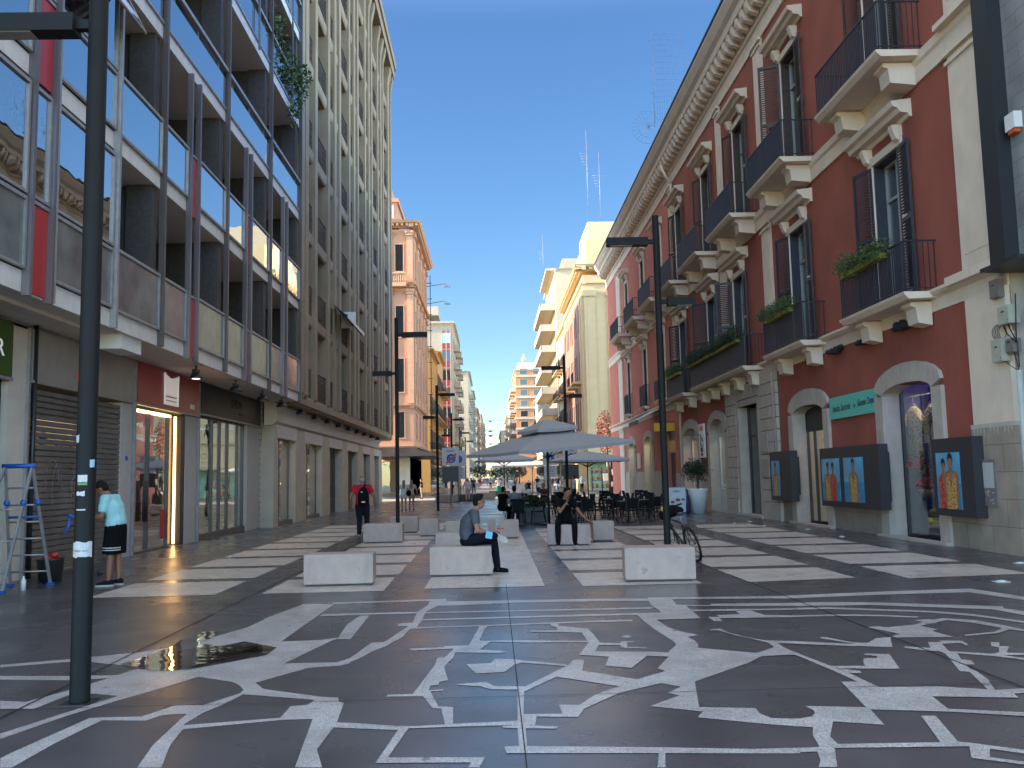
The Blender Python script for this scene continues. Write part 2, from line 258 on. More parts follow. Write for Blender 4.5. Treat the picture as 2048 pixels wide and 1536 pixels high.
INLAY=(((-2.567,12.511),(-2.142,12.387),(-2.178,11.012),(-2.215,9.635),(-2.189,9.282),(-2.557,9.500),(-2.764,9.208),(-3.063,9.402),(-3.431,8.675),(-3.211,8.510),(-3.538,8.650),(-3.825,8.804),(-3.927,9.036),(-3.513,9.238),(-3.315,9.436),(-3.078,9.887),(-2.821,10.618),(-2.777,11.305)),
((-4.631,8.765),(-4.052,8.970),(-3.902,9.016),(-3.808,8.801),(-3.990,8.833),(-4.566,8.643)),
((-2.189,9.282),(-2.215,9.635),(-1.840,9.661),(-1.663,9.716),(-1.919,8.491),(-1.443,8.476),(-1.347,8.643),(-1.313,8.421),(-1.385,8.318),(-1.657,8.265),(-1.982,7.713),(-1.862,7.488),(-2.010,7.332),(-2.013,7.464),(-2.094,7.634),(-2.187,7.769),(-2.546,8.006),(-2.731,7.558),(-2.886,7.265),(-3.094,6.807),(-3.271,6.225),(-3.343,6.360),(-3.141,6.908),(-2.970,7.373),(-3.247,7.489),(-3.391,7.816),(-3.326,8.066),(-3.202,8.487),(-2.737,8.363)),
((-4.360,8.258),(-3.706,8.179),(-3.293,8.163),(-3.320,8.052),(-3.625,8.003),(-4.275,8.100)),
((-3.856,7.318),(-3.627,7.255),(-3.459,7.641),(-3.348,7.719),(-3.226,7.441),(-3.382,7.458),(-3.450,7.029),(-3.717,7.058)),
((-2.010,7.332),(-1.862,7.488),(-1.701,7.382),(-1.323,7.156),(-1.330,7.055),(-1.979,7.317)),
((-2.013,7.344),(-1.973,7.317),(-2.042,6.988),(-2.114,6.775),(-2.151,6.449),(-2.114,6.340),(-2.073,5.995),(-2.050,5.884),(-1.961,5.519),(-2.107,5.533),(-2.184,5.987),(-2.228,6.749),(-2.326,6.750),(-2.393,6.734),(-2.456,6.594),(-2.783,6.637),(-2.852,6.070),(-2.868,5.601),(-2.941,5.608),(-3.036,5.786),(-3.035,5.871),(-2.902,6.703),(-2.824,6.718),(-2.530,6.711),(-2.397,7.027),(-2.189,6.994)),
((-2.160,6.441),(-1.514,6.573),(-1.488,6.512),(-2.119,6.340)),
((-1.367,7.080),(-1.323,7.156),(-1.198,7.115),(-1.174,6.986),(-1.130,6.950),(-1.089,6.396),(-1.091,6.274),(-1.108,5.795),(-1.009,5.433),(-1.169,5.448),(-1.276,6.517),(-1.500,6.513),(-1.514,6.573),(-1.512,6.891),(-1.392,6.918)),
((-2.185,12.550),(-0.648,12.673),(-0.634,12.390),(-0.867,12.490),(-2.160,12.403)),
((-0.863,12.577),(-0.646,12.642),(-0.644,12.392),(-0.728,11.989),(-0.852,11.457),(-0.840,10.820),(-0.870,10.256),(-0.931,10.217),(-0.963,9.715),(-1.087,9.196),(-1.175,8.980),(-1.244,8.668),(-1.356,8.351),(-1.657,8.282),(-1.707,8.148),(-1.770,8.449),(-1.450,8.440),(-1.350,8.647),(-1.249,9.435),(-1.123,9.442),(-0.966,10.420),(-1.092,10.439),(-1.088,10.644),(-0.937,10.652),(-0.953,11.474),(-0.865,12.039)),
((-2.144,11.333),(-2.122,11.509),(-1.648,11.504),(-0.955,11.499),(-0.852,11.457),(2.013,11.399),(1.936,11.274),(-0.845,11.371),(-1.539,11.365)),
((-0.728,11.989),(-0.644,12.392),(1.431,12.295),(2.079,12.192),(2.040,11.970),(1.402,12.056),(0.346,12.103),(-0.613,11.969)),
((-0.845,10.897),(1.269,10.952),(2.002,10.948),(1.976,10.814),(1.253,10.818),(-0.838,10.798)),
((-0.891,10.309),(-0.155,10.346),(1.212,10.474),(1.575,10.470),(1.566,10.356),(1.199,10.371),(-0.072,10.283),(-0.577,10.261),(-0.884,10.229)),
((-1.630,11.309),(-1.520,11.291),(-1.500,9.663),(-1.656,9.685),(-1.648,9.770),(-1.669,10.183),(-1.692,10.633),(-1.664,11.005)),
((-2.001,9.548),(-1.663,9.772),(-1.653,9.667),(-1.688,9.604),(-1.850,8.831)),
((-0.155,10.346),(-0.072,10.283),(-0.111,9.999),(-0.150,9.387),(-0.031,9.329),(-0.144,8.901),(0.123,8.791),(0.059,8.706),(-0.373,8.800),(-0.382,8.522),(-0.430,8.266),(-0.442,8.112),(-0.386,7.618),(-0.455,7.563),(-0.455,7.458),(-0.518,7.440),(-0.519,7.276),(-0.405,7.297),(-0.408,7.248),(-0.505,7.240),(-0.415,6.766),(-0.307,6.733),(-0.288,6.284),(-0.341,6.271),(-0.390,6.700),(-0.454,6.720),(-0.551,7.089),(-0.837,7.107),(-0.827,7.167),(-0.635,7.169),(-0.529,8.278),(-0.531,8.541),(-0.459,8.579),(-0.399,8.935),(-0.402,8.988),(-0.797,8.952),(-0.841,9.048),(-0.499,9.077),(-0.495,9.138),(-0.256,9.137),(-0.238,9.317)),
((-0.150,9.371),(0.177,9.357),(0.960,9.214),(0.953,9.150),(0.342,9.212),(-0.038,9.306)),
((-0.253,8.231),(-0.031,8.260),(0.003,8.451),(0.175,8.396),(0.626,8.120),(0.639,8.038),(0.237,8.245),(0.176,8.158),(0.081,7.869),(-0.161,7.841)),
((1.148,7.463),(1.435,7.743),(1.387,7.854),(1.576,8.334),(1.642,8.637),(1.942,8.706),(2.396,8.395),(2.638,8.648),(2.713,8.623),(2.770,8.311),(2.726,8.183),(2.711,8.285),(2.398,8.246),(2.213,7.993),(1.589,7.332),(1.442,6.545),(1.824,6.475),(1.812,6.346),(1.851,6.210),(2.034,6.173),(1.969,5.984),(1.702,6.109),(1.371,6.279),(1.440,6.425),(1.105,6.610),(1.375,6.897),(1.304,6.983),(1.444,7.172),(1.316,7.313),(0.943,7.024),(0.631,6.591),(0.568,6.374),(0.192,6.428),(0.194,6.486),(0.465,6.469),(0.458,6.722),(0.605,6.697),(0.755,6.989),(0.974,7.242),(0.508,7.637),(0.474,7.679),(0.741,7.846)),
((-0.302,7.461),(-0.072,7.512),(-0.002,7.355),(0.242,7.327),(0.651,8.098),(0.715,8.313),(0.805,8.282),(0.740,7.834),(0.508,7.637),(0.223,7.143),(0.194,6.478),(0.283,6.418),(0.262,6.192),(0.146,6.221),(0.175,7.221),(-0.031,7.254),(-0.118,7.368),(-0.301,7.435)),
((-1.085,6.402),(-0.955,6.370),(-0.686,6.277),(-0.537,6.255),(-0.204,6.293),(0.153,6.319),(0.181,6.254),(0.179,6.207),(0.043,6.214),(-0.202,6.214),(-0.581,6.206),(-0.646,6.171),(-1.078,6.274),(-1.165,6.319),(-1.175,6.430)),
((-0.647,6.178),(-0.581,6.206),(-0.647,5.583),(-0.066,5.535),(-0.098,5.349),(-0.161,5.354),(-0.150,5.446),(-0.708,5.487)),
((0.047,6.196),(0.175,6.208),(0.410,6.148),(0.397,6.101),(0.196,6.128),(0.190,5.733),(0.999,5.631),(1.537,5.545),(1.818,5.544),(1.781,5.436),(1.002,5.515),(0.953,5.254),(0.908,5.258),(0.965,5.518),(0.062,5.603),(0.050,5.737),(0.141,5.743),(0.143,6.133),(0.047,6.161)),
((2.078,12.295),(4.066,12.078),(3.996,11.872),(2.356,12.055),(2.312,11.555),(2.411,11.498),(2.362,10.452),(1.851,10.415),(1.881,9.889),(1.963,9.599),(2.092,9.386),(1.959,9.295),(1.986,9.085),(1.969,8.853),(1.928,8.708),(1.635,8.602),(1.762,8.881),(1.772,9.035),(1.710,9.820),(1.693,10.419),(1.689,10.861),(2.002,10.948),(2.005,11.350),(1.989,11.519),(2.024,11.875),(2.041,12.083)),
((2.303,11.556),(2.722,11.444),(2.753,11.570),(3.852,11.456),(3.768,11.211),(2.297,11.440)),
((2.393,11.122),(3.695,11.000),(3.664,10.908),(2.396,10.977)),
((2.466,10.533),(2.596,10.512),(2.590,10.657),(2.877,10.666),(2.887,10.895),(3.072,10.924),(3.139,10.567),(3.514,10.473),(3.478,10.369),(2.570,10.408),(2.550,10.201),(2.455,10.216)),
((0.639,10.376),(0.721,10.363),(0.714,10.163),(0.912,10.016),(1.016,9.943),(1.036,9.557),(1.042,9.098),(1.245,9.046),(1.250,9.133),(1.388,9.129),(1.373,9.076),(1.312,9.076),(1.275,8.834),(1.454,8.788),(1.445,8.752),(1.220,8.805),(1.230,8.939),(1.021,8.984),(0.947,8.659),(1.472,8.575),(1.618,8.513),(1.576,8.334),(1.394,8.404),(1.174,7.898),(0.963,8.015),(1.045,8.403),(0.782,8.519),(0.934,9.113),(0.928,9.706),(0.685,9.769),(0.384,9.832),(0.395,9.895),(0.685,9.880),(0.691,10.069),(0.634,10.175)),
((1.298,9.415),(1.370,9.491),(1.405,9.375),(1.343,9.316)),
((2.278,9.688),(2.399,9.735),(2.427,9.485),(2.550,9.168),(2.649,9.007),(2.975,8.906),(2.949,8.831),(2.725,8.878),(2.713,8.623),(2.638,8.648),(2.651,8.873),(2.546,9.152),(2.448,9.334),(2.368,9.611),(2.275,9.643)),
((3.849,12.128),(5.206,12.301),(6.525,12.398),(6.749,11.519),(6.853,10.936),(6.688,10.678),(6.564,11.209),(6.315,12.043),(5.078,12.004),(3.760,11.853)),
((3.826,11.483),(4.230,11.465),(4.860,11.287),(6.045,10.764),(5.972,10.621),(6.052,10.353),(6.232,9.964),(6.054,9.687),(5.897,10.093),(5.812,10.553),(5.344,10.787),(4.608,11.125),(3.726,11.189)),
((3.678,11.047),(4.066,11.030),(5.058,10.564),(5.411,10.258),(5.672,9.717),(5.833,9.341),(5.754,9.218),(5.608,9.610),(5.341,10.129),(5.007,10.458),(4.014,10.893),(3.627,10.898)),
((3.486,10.485),(3.990,10.469),(4.443,10.340),(4.755,10.181),(4.702,10.105),(4.377,10.264),(3.981,10.360),(3.447,10.371)),
((3.910,9.587),(4.068,9.629),(4.092,9.541),(4.464,9.672),(4.626,9.812),(4.594,9.947),(4.747,9.994),(4.823,9.952),(4.947,10.035),(5.202,9.871),(5.320,9.512),(5.381,9.229),(5.444,8.962),(5.374,8.849),(5.323,9.133),(5.245,9.250),(5.020,9.066),(4.635,8.956),(4.661,9.018),(5.037,9.149),(5.222,9.343),(5.104,9.689),(4.924,9.895),(4.489,9.593),(4.557,9.353),(4.459,9.279),(4.492,8.919),(3.889,8.981),(4.074,9.163),(4.006,9.346)),
((2.959,8.897),(3.437,8.692),(3.394,8.586),(2.740,8.842),(2.725,8.641),(2.638,8.653),(2.659,8.900),(2.769,8.932)),
((3.453,8.766),(3.567,8.735),(3.749,8.961),(3.903,8.996),(3.700,8.493),(3.389,8.609)),
((3.233,9.075),(3.290,9.092),(3.457,8.742),(3.430,8.693),(3.223,9.028)),
((2.396,8.264),(2.638,8.653),(2.725,8.641),(2.744,8.388),(2.846,7.764),(2.885,7.484),(2.920,6.981),(3.358,6.954),(3.658,6.825),(3.714,6.795),(3.944,6.825),(4.256,6.874),(4.158,6.722),(3.862,6.687),(3.781,6.674),(3.745,6.556),(3.170,6.663),(3.111,6.316),(3.557,6.176),(3.764,6.105),(3.709,6.019),(3.502,6.085),(3.083,6.242),(2.587,6.353),(2.517,5.972),(2.224,6.083),(2.076,5.744),(2.067,5.591),(2.794,5.566),(2.842,5.546),(3.080,5.378),(3.228,5.266),(3.187,5.203),(3.040,5.311),(2.900,5.417),(2.814,5.264),(2.956,5.171),(3.046,5.112),(3.019,5.068),(2.927,5.122),(2.707,5.261),(2.809,5.475),(2.016,5.516),(1.900,5.170),(1.796,5.179),(1.853,5.299),(1.889,5.456),(1.787,5.454),(1.815,5.535),(1.938,5.544),(1.981,5.785),(2.046,5.961),(1.871,6.031),(1.918,6.176),(2.036,6.175),(2.132,6.220),(2.177,6.291),(2.199,6.366),(2.175,6.489),(2.581,6.413),(2.709,7.188),(2.833,7.173),(2.795,7.596),(2.711,8.269)),
((2.846,6.157),(2.940,6.147),(2.787,5.551),(2.680,5.562)),
((2.846,7.764),(3.126,7.729),(3.180,7.904),(3.243,8.042),(3.354,8.027),(3.394,8.119),(3.300,8.178),(3.333,8.241),(3.533,8.181),(3.354,7.584),(2.875,7.661)),
((2.875,7.661),(3.005,7.542),(2.984,7.461),(2.885,7.484)),
((3.664,6.815),(3.845,7.411),(3.780,7.436),(4.022,8.150),(4.020,8.252),(3.910,8.301),(3.788,8.445),(3.826,8.512),(4.019,8.413),(4.129,8.694),(4.248,8.678),(4.264,8.753),(4.470,8.724),(4.425,8.503),(4.392,8.485),(4.407,8.617),(4.214,8.584),(4.102,8.241),(4.137,8.168),(4.030,7.889),(4.092,7.837),(4.027,7.663),(3.948,7.685),(3.904,7.488),(3.910,7.431),(3.847,7.145),(3.713,6.805)),
((4.102,8.241),(4.422,8.083),(4.514,8.152),(4.618,8.346),(4.592,8.421),(4.693,8.615),(4.771,8.604),(4.662,8.412),(4.740,8.387),(4.557,8.112),(4.691,8.074),(4.800,8.033),(4.752,7.954),(4.647,8.001),(4.472,8.011),(4.568,7.869),(4.643,7.778),(4.598,7.705),(4.523,7.794),(4.367,7.985),(4.075,8.176)))
PUDDLE=((-3.463,8.618),(-3.358,9.003),(-3.279,9.431),(-3.325,9.872),(-3.236,10.392),(-3.087,10.370),(-3.016,9.981),(-3.070,9.638),(-2.791,9.411),(-2.603,9.670),(-2.175,9.281),(-2.181,8.890),(-2.498,8.534),(-2.717,8.303),(-3.021,8.269),(-3.222,8.402))
# ---------------------------------------------------------------- ground
g = MB(); g.poly([(-400,-40,0),(400,-40,0),(400,3000,0),(-400,3000,0)]); g.build('ground', m_dark, fix=False, kind='structure')
mb = MB()
for i, p in enumerate(INLAY): mb.poly([(x,y,.002+i*.00008) for x,y in p])
mb.build('inlaid_map_paving', m_light, fix=False, kind='structure')
mb = MB(); mb.poly([(x,y,.008) for x,y in PUDDLE]); mb.build('puddle', m_pud, fix=False, kind='structure')
mb = MB()
for c0, c1, r in ((-6.02,-4.14,9),(-3.45,-1.64,9),(1.35,3.15,9),(3.84,5.58,9),(6.3,8.3,9)):
    for k in range(r):
        if k > 6 and c0 > 0: continue
        y = 13.72+k*2.28; sk = .22 if c0 > 3.3 and k == 0 else 0
        mb.poly([(c0,y,.004),(c1,y+sk,.004),(c1-.02,y+1.84,.004),(c0,y+1.84,.004)])
mb.build('paving_tiles', m_tile, fix=False, kind='structure')
mb = MB(); mb.poly([(-1.04,13.83,.005),(.78,13.83,.005),(.86,29.3,.005),(-1.04,29.3,.005)]); 
mb.build('stone_strip', m_tile, fix=False, kind='structure')
mb = MB()
for (x0,y0),(x1,y1),w in (((3.83,14.9),(3.98,5.4),.018),((-3.56,5),(-3.48,62),.016),((.20,14.2),(.17,4.5),.007),((3.82,15),(3.7,60),.016)):
    mb.poly([(x0-w/2,y0,.0075),(x0+w/2,y0,.0075),(x1+w/2,y1,.0075),(x1-w/2,y1,.0075)])
for y in (7.0, 13.4): mb.poly([(-8.4,y-.004,.0070),(9.6,y-.004,.0070),(9.6,y+.004,.0070),(-8.4,y+.004,.0070)])
mb.build('expansion_joints', m_joint, fix=False, kind='structure')
# far street: pale crossing strips
m_pale = mat('pale_paving', (.45,.41,.35), .6, var=.08)
mb = MB(); mb.box(-60,60,70,78,0,.006); mb.box(-2.2,2.6,78,240,0,.006); mb.build('pale_street_paving', m_pale, fix=False, kind='structure')

# ---------------------------------------------------------------- stone benches
m_bench = mat('cast_stone', (.44,.345,.295), .7, var=.08, scale=5, dirt=.4, spots=.35, bump=.1, bscale=120)
def bench(x0, x1, y, d, label, rot=0, h=.5):
    t = thing('stone_bench', label, 'bench', ((x0+x1)/2, y+d/2, 0), rot, True, 'white stone block benches in the street'); L = x1-x0
    b = .012; mb = MB(); R = []
    for z, i in ((.035,b),(.035+b,0),(h-b,0),(h,b)):
        a, c = L/2-i, d/2-i; R.append([(-a,-c,z),(a,-c,z),(a,c,z),(-a,c,z)])
    mb.rings(R, True, False); mb.build('block', m_bench, t); mb = MB(); mb.box(-L/2+.05,L/2-.05,-d/2+.05,d/2-.05,0,.0345); mb.build('base', m_black, t); return t
bench(-2.98,-1.90,14.45,.52,'nearest white stone bench on the left, in front of the walking man', .03)
bench(-1.06,-.02,15.42,.55,'white stone bench the man in grey sits on', .0)
bench(2.06,3.14,14.02,.62,'nearest white stone bench on the right, in front of the bicycle', -.07, .52)
bench(-3.38,-2.36,23.95,.55,'white stone bench just right of the backpack man legs')
bench(1.33,2.34,21.6,.55,'white stone bench the man in black sits on', -.05)
bench(2.53,3.05,22.75,.55,'short cube bench right of the man in black')
bench(-2.10,-1.55,26.3,.5,'short cube bench standing alone between the two left lamp posts')
bench(-1.20,-.10,19.3,.55,'low white bench behind the man in grey, nearer one')
bench(-1.25,-.30,24.5,.55,'farther white bench behind the man in grey, partly hidden')
bench(-3.15,-2.3,28.2,.55,'white bench beyond the walking man at the second lamp post foot')
bench(.20,.72,24.6,.5,'cube bench near the café tables right of the man in grey')
bench(-.12,.10,25.4,.5,'narrow white bench end beside the café cube bench')
# dark and pale blocks beyond the crossing
for i,(x,y,w,c,l) in enumerate(((-3.9,63,1.6,m_bench,'pale low block bench far beyond the crossing on the left'),(-2.6,65,1.5,m_black,'dark low block bench beside the sign pole'),(-1.7,70,2.,m_bench,'pale low block bench behind the woman in white'),(-.2,78,1.8,m_black,'dark low block bench far down the street centre'))):
    mb = MB(); mb.box(x,x+w,y,y+.7,.05,.5); mb.box(x+.1,x+w-.1,y+.1,y+.6,0,.05)
    tag(mb.build('block_bench', c), l, 'bench')
# ---------------------------------------------------------------- street lamps
m_lens = mat('lamp_lens', (.35,.33,.30), .3, var=.05)
def lamp(x, y, h, arms, r, label, stickers=False):
    t = thing('street_lamp', label, 'street lamp', (x,y,0), 0, True, 'tall dark lamp posts with flat arms')
    mb = MB(); mb.lathe([(r*1.02,0),(r*1.02,.02),(r,.03),(r,h-.01),(r*.9,h)], n=20); mb.build('pole', m_pole, t)
    mb = MB(); mb.box(-r*1.5,r*1.5,-r*1.5,r*1.5,0,.006); mb.build('base_plate', m_black, t)
    for z, s, L in arms:
        mb = MB(); mb.box(*sorted((s*r*.8,s*(r+.12))), -.035,.035, z-.04,z+.04)
        mb.box(*sorted((s*(r+.1),s*(r+L))), -.085,.085, z-.075,z+.075)
        a = mb.build('arm', m_pole, t)
        mb = MB(); mb.box(*sorted((s*(r+L*.45),s*(r+L-.06))), -.07,.07, z-.08,z-.0755); mb.build('light_panel', m_lens, a)
    return t
L1 = lamp(-3.19,7.2,9.2,[(5.45,-1,1.0),(6.6,1,.9)],.075,'dark lamp post nearest the camera, covered in stickers')
A2 = [(6.0,1,.87),(4.83,-1,.66)]; A3 = [(6.0,-1,.87),(4.85,1,.62)]
lamp(-2.79,27,6.52,A2,.058,'lamp post behind the walking man with two flat arms')
lamp(3.18,16.5,6.5,A3,.062,'lamp post the bicycle leans against')
lamp(-2.76,46.8,6.5,A2,.07,'third lamp post on the left side, near the traffic signs')
lamp(3.02,36,6.5,A3,.06,'lamp post rising through the café umbrellas')
lamp(-2.9,67,6.5,A2,.07,'fourth lamp post on the left side, beyond the crossing')
lamp(-3.0,87,6.5,A2,.07,'fifth lamp post on the left side of the far street')
lamp(-3.0,107,6.5,A2,.07,'farthest lamp post on the left side of the street')
# stickers on near lamp
m_stk = mat('sticker_paper', (.50,.50,.50), .6, var=.1, scale=60, dirt=.3); m_grn = mat('green_sticker', (.10,.25,.05), .5)
m_blue = mat('blue_plastic', (.015,.10,.42), .4, var=.1)
def onpole(a0, a1, z0, z1, rag=0, seed=1):
    rnd = random.Random(seed); mb = MB(); n = 8; r = .0765
    lo = [(-3.19+r*cos(a0+(a1-a0)*i/n), 7.2+r*sin(a0+(a1-a0)*i/n), z0+rnd.uniform(0,rag)) for i in range(n+1)]
    hi = [(-3.19+r*cos(a0+(a1-a0)*i/n), 7.2+r*sin(a0+(a1-a0)*i/n), z1-rnd.uniform(0,rag)) for i in range(n+1)]
    for i in range(n): mb.poly([lo[i],lo[i+1],hi[i+1],hi[i]])
    return mb
def Z1(y): return 1.65-(y-974)/1800*7.2*1.0
q = -pi/2
for a0,a1,y0,y1,rag,l,mm in ((-1.45,1.25,1112,1080,.012,'torn white paper note low on the near lamp post',m_stk),(-.55,.35,994,983,.01,'small torn white sticker on the near lamp post',m_stk),
    (-.45,.55,966,952,.002,'round sticker top, white half, on the near lamp post',m_stk),(-.45,.55,972,966.5,.002,'green lower half of the round sticker on the lamp post',m_grn),(.75,1.3,938,922,.003,'pale blue sticker on the right edge of the near lamp post',mat('pale_blue',(.35,.5,.62),.5)),(-1.2,-.4,890,872,.015,'shredded white sticker high on the near lamp post',m_stk),(-.5,.45,1021,1018,.002,'thin line of white writing sticker on the lamp post',m_stk)):
    mb = onpole(q+a0,q+a1,Z1(y0),Z1(y1),rag,int(y0)); tag(mb.build('sticker', mm, None, False), l, 'sticker')
text('Vendesi  auto', .022, lambda u,v,w: (-3.19+.0775*cos(q+u/.0765), 7.2+.0775*sin(q+u/.0765), Z1(1098)+v), m_black, None, 'handwriting', ext=0, label='black handwriting on the torn white note', category='writing')
# ================================================================ LEFT MODERN BUILDING (facade plane x=-7.2, shops x=-8.5)
m_curt = mat('curtain', (.42,.41,.38), .9, var=.25, scale=14, streak=True)
m_floorint = mat('shop_floor', (.25,.22,.19), .5)
T = thing('modern_building', 'modern block with glass balconies, white slab edges and red panels on the left', 'building', (-8.5, 20, 0))
F = FX(-7.2, 1)
ZS = [4.65, 8.15, 11.62, 15.3, 18.8, 22.3, 25.8]       # slab bottoms
SING = [12.1, 14.62, 17.09, 19.54, 24.31, 29.18, 33.86]
HT = 29.3
mb = MB()
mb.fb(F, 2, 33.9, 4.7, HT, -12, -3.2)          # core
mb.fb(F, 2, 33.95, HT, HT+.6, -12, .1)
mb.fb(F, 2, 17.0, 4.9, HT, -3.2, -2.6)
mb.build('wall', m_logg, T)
for k, z in enumerate(ZS):
    mb = MB(); th = .33 if k else .34
    mb.fb(F, 2, 33.9, z, z+th, -3.2, -.06)
    mb.build('slab', m_soffit, T)
    mb = MB(); mb.fb(F, 2, 33.9, z-.0, z+th+.0, -.058, .0)
    for s in SING: mb.fb(F, s-.05, s-.02, z, z+.28, .001, .004)
    mb.build('slab_edge', m_slab, T)
# piers between loggias
for y in SING[3:]:
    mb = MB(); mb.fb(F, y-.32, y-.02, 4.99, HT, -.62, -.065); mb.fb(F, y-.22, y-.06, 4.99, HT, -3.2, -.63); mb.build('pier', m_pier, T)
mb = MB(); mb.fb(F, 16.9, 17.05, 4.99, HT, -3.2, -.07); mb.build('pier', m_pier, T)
# mullions
for y in SING[1:]:
    mb = MB(); mb.fb(F, y-.045, y+.045, 4.63, HT, 0.005, .13); mb.build('mullion', m_bronze if y > 19 else m_alu, T)
PAIRS = [(13.87,14.55),(21.24,21.86),(26.2,26.74),(30.95,31.5)]
for a, b in PAIRS:
    for y in (a, b):
        mb = MB(); mb.fb(F, y-.045, y+.04, 4.6, 11.6 if a > 15 else 26, .005, .13); mb.build('mullion', m_lilac, T)
    for k in range(2 if a > 15 else 5):
        z = ZS[k]; mb = MB(); mb.fb(F, a+.05, b-.05, z+.03 if k == 0 else z-.02, z+1.45, .006, .045); mb.build('red_panel', m_red, T)
        mb = MB(); mb.fb(F, a+.05, b-.05, z+1.46, z+1.52, .006, .07); mb.build('panel_cap', m_alu, T)
def framed(u0, u1, v0, v1, glass, w=.045, fw_=.06, par=None, top=.06, name='glass_panel'):
    p = MB(); p.fb(F, u0+fw_*.6, u1-fw_*.6, v0+.04, v1-.05, w-.012, w); po = p.build(name, glass, par or T)
    m = MB(); m.fb(F, u0, u0+fw_, v0, v1, w-.03, w+.03); m.fb(F, u1-fw_, u1, v0, v1, w-.03, w+.03)
    m.fb(F, u0+fw_, u1-fw_, v0, v0+.05, w-.028, w+.028); m.fb(F, u0+fw_, u1-fw_, v1-top, v1, w-.028, w+.04); m.build('frame', m_alu, po)
    return po
# loggia glass parapets
m_dim = mat('grey_dirty_glass', (.17,.175,.17), .07, spec=.45, var=.3, scale=1.5, dirt=.4, dcol=(.10,.105,.10))
for k in range(7):
    z = ZS[k]
    for i in range(2, 6):
        a, b = SING[i]+.07, SING[i+1]-.07
        if k < 2:
            g_ = m_dim if k == 0 else m_sky
            segs = [(a, b)] if i == 2 else [(a, PAIRS[i-2][0]-.06), (PAIRS[i-2][1]+.06, b)]
            for q, r in segs: framed(q, r, z+.33, z+1.56, g_)
        else:
            g0 = z+.38; p = MB(); p.fb(F, a, b-.1, g0, g0+.82, .02, .035); po = p.build('glass_panel', m_sky, T)
            m = MB(); m.fb(F, a, b, z+1.42, z+1.52, .0, .09); m.fb(F, a, b, g0-.05, g0, .0, .05)
            for q in (a+.6, (a+b)/2, b-.6): m.fb(F, q, q+.03, g0, z+1.45, -.03, -.0)
            m.build('frame', m_alu, po)
            if k > 2:
                y = (a+b)/2+.6; m = MB(); m.fb(F, y-.03, y+.03, z-.05, z+3.4, .1, .16); m.build('mullion', m_lilac, T)
    # glazed part (first bays): window above, panel below
    for a, b in ((8.0,10.2),(10.3,12.05),(12.17,13.8),(14.7,17.02)):
        lo = framed(a, b, z+.36, z+1.5, m_dim if k == 0 else m_sky, name='lower_glass'); hi = framed(a, b, z+1.55, z+3.38, m_sky, name='window')
        m = MB(); m.fb(F, a+.1, b-.1, z+.5, z+3.3, -.14, -.12); m.build('curtain', m_curt, hi)
    for a, b in PAIRS[:1]: framed(a+.05, b-.05, z+1.55, z+3.38, m_sky, name='window')
    if k == 1:      # tilted open window
        m = MB(); a, b, z0, z1 = 15.2, 17.0, z+2.3, z+3.3
        m.prism([(-7.13,a,z1),(-7.13,b,z1),(-6.62,b,z0),(-6.62,a,z0)], [(-7.11,a,z1+.03),(-7.11,b,z1+.03),(-6.60,b,z0+.03),(-6.60,a,z0+.03)]); o_ = m.build('tilted_window', m_sky, T)
        m = MB(); m.tube([(-6.61,a,z0),(-6.61,b,z0)], .03, 6); m.tube([(-6.61,b,z0),(-7.12,b,z1)], .03, 6); m.tube([(-6.61,a,z0),(-7.12,a,z1)], .03, 6); m.build('frame', m_alu, o_)
# loggia doors (dark) on the back walls
for k in range(4):
    for y in (18.3, 22.2, 27.0, 31.7):
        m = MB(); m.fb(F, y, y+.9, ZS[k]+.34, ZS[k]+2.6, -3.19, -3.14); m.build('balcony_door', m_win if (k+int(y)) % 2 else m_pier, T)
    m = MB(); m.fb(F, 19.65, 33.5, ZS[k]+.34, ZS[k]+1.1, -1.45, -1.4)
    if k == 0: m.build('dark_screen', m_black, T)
# ---------------------------------------------------------------- ground floor, plane x=-8.5
G = FX(-8.5, 1)
m_cream = mat('cream_pilaster', (.58,.51,.44), .75, var=.07, dirt=.3, scale=3)
m_greyp = mat('grey_pilaster', (.48,.44,.42), .6, var=.06, dirt=.2, scale=3)
mb = MB(); mb.fb(G, 2, 33.4, 0, 4.65, -5.2, -5); mb.fb(G, 2, 33.4, 4.55, 4.652, -5, .0); mb.build('back_wall', mat('shop_interior_wall', (.30,.28,.25), .8, var=.05), T)
mb = MB(); mb.fb(G, 2, 33.4, .002, .012, -5, -.05); mb.build('shop_floor', m_floorint, T)
for a, b, z1, mm in ((16.02,16.62,4.6,m_cream),(20.92,21.56,3.56,m_greyp),(25.32,26.28,3.56,m_greyp),(31.7,33.3,3.66,m_greyp),(12.2,12.7,4.6,m_cream)):
    mb = MB(); mb.fb(G, a, b, 0, z1, -.5, 0); mb.build('pilaster', mm, T)
for y in (16.62, 21.60, 26.32): mb = MB(); mb.fb(G, y, y+.07, 0, 4.58, -.1, .06); mb.build('corner_trim', m_alu, T)
mb = MB(); mb.tube([(-8.42,16.78,0),(-8.42,16.78,4.64)], .045, 8); mb.build('downpipe', m_black, T)
# beige wall between the two blocks
m_rust = joints(mat('rusticated_stone', (.48,.42,.35), .85, var=.15, dirt=.45, scale=2), (1,2), 1, .9, .23, .012, (.05,.045,.04), .5, .9)
mb = MB(); mb.fb(G, 33.42, 35.4, 0, 4.6, -.5, .02); mb.build('stone_wall', m_rust, T)
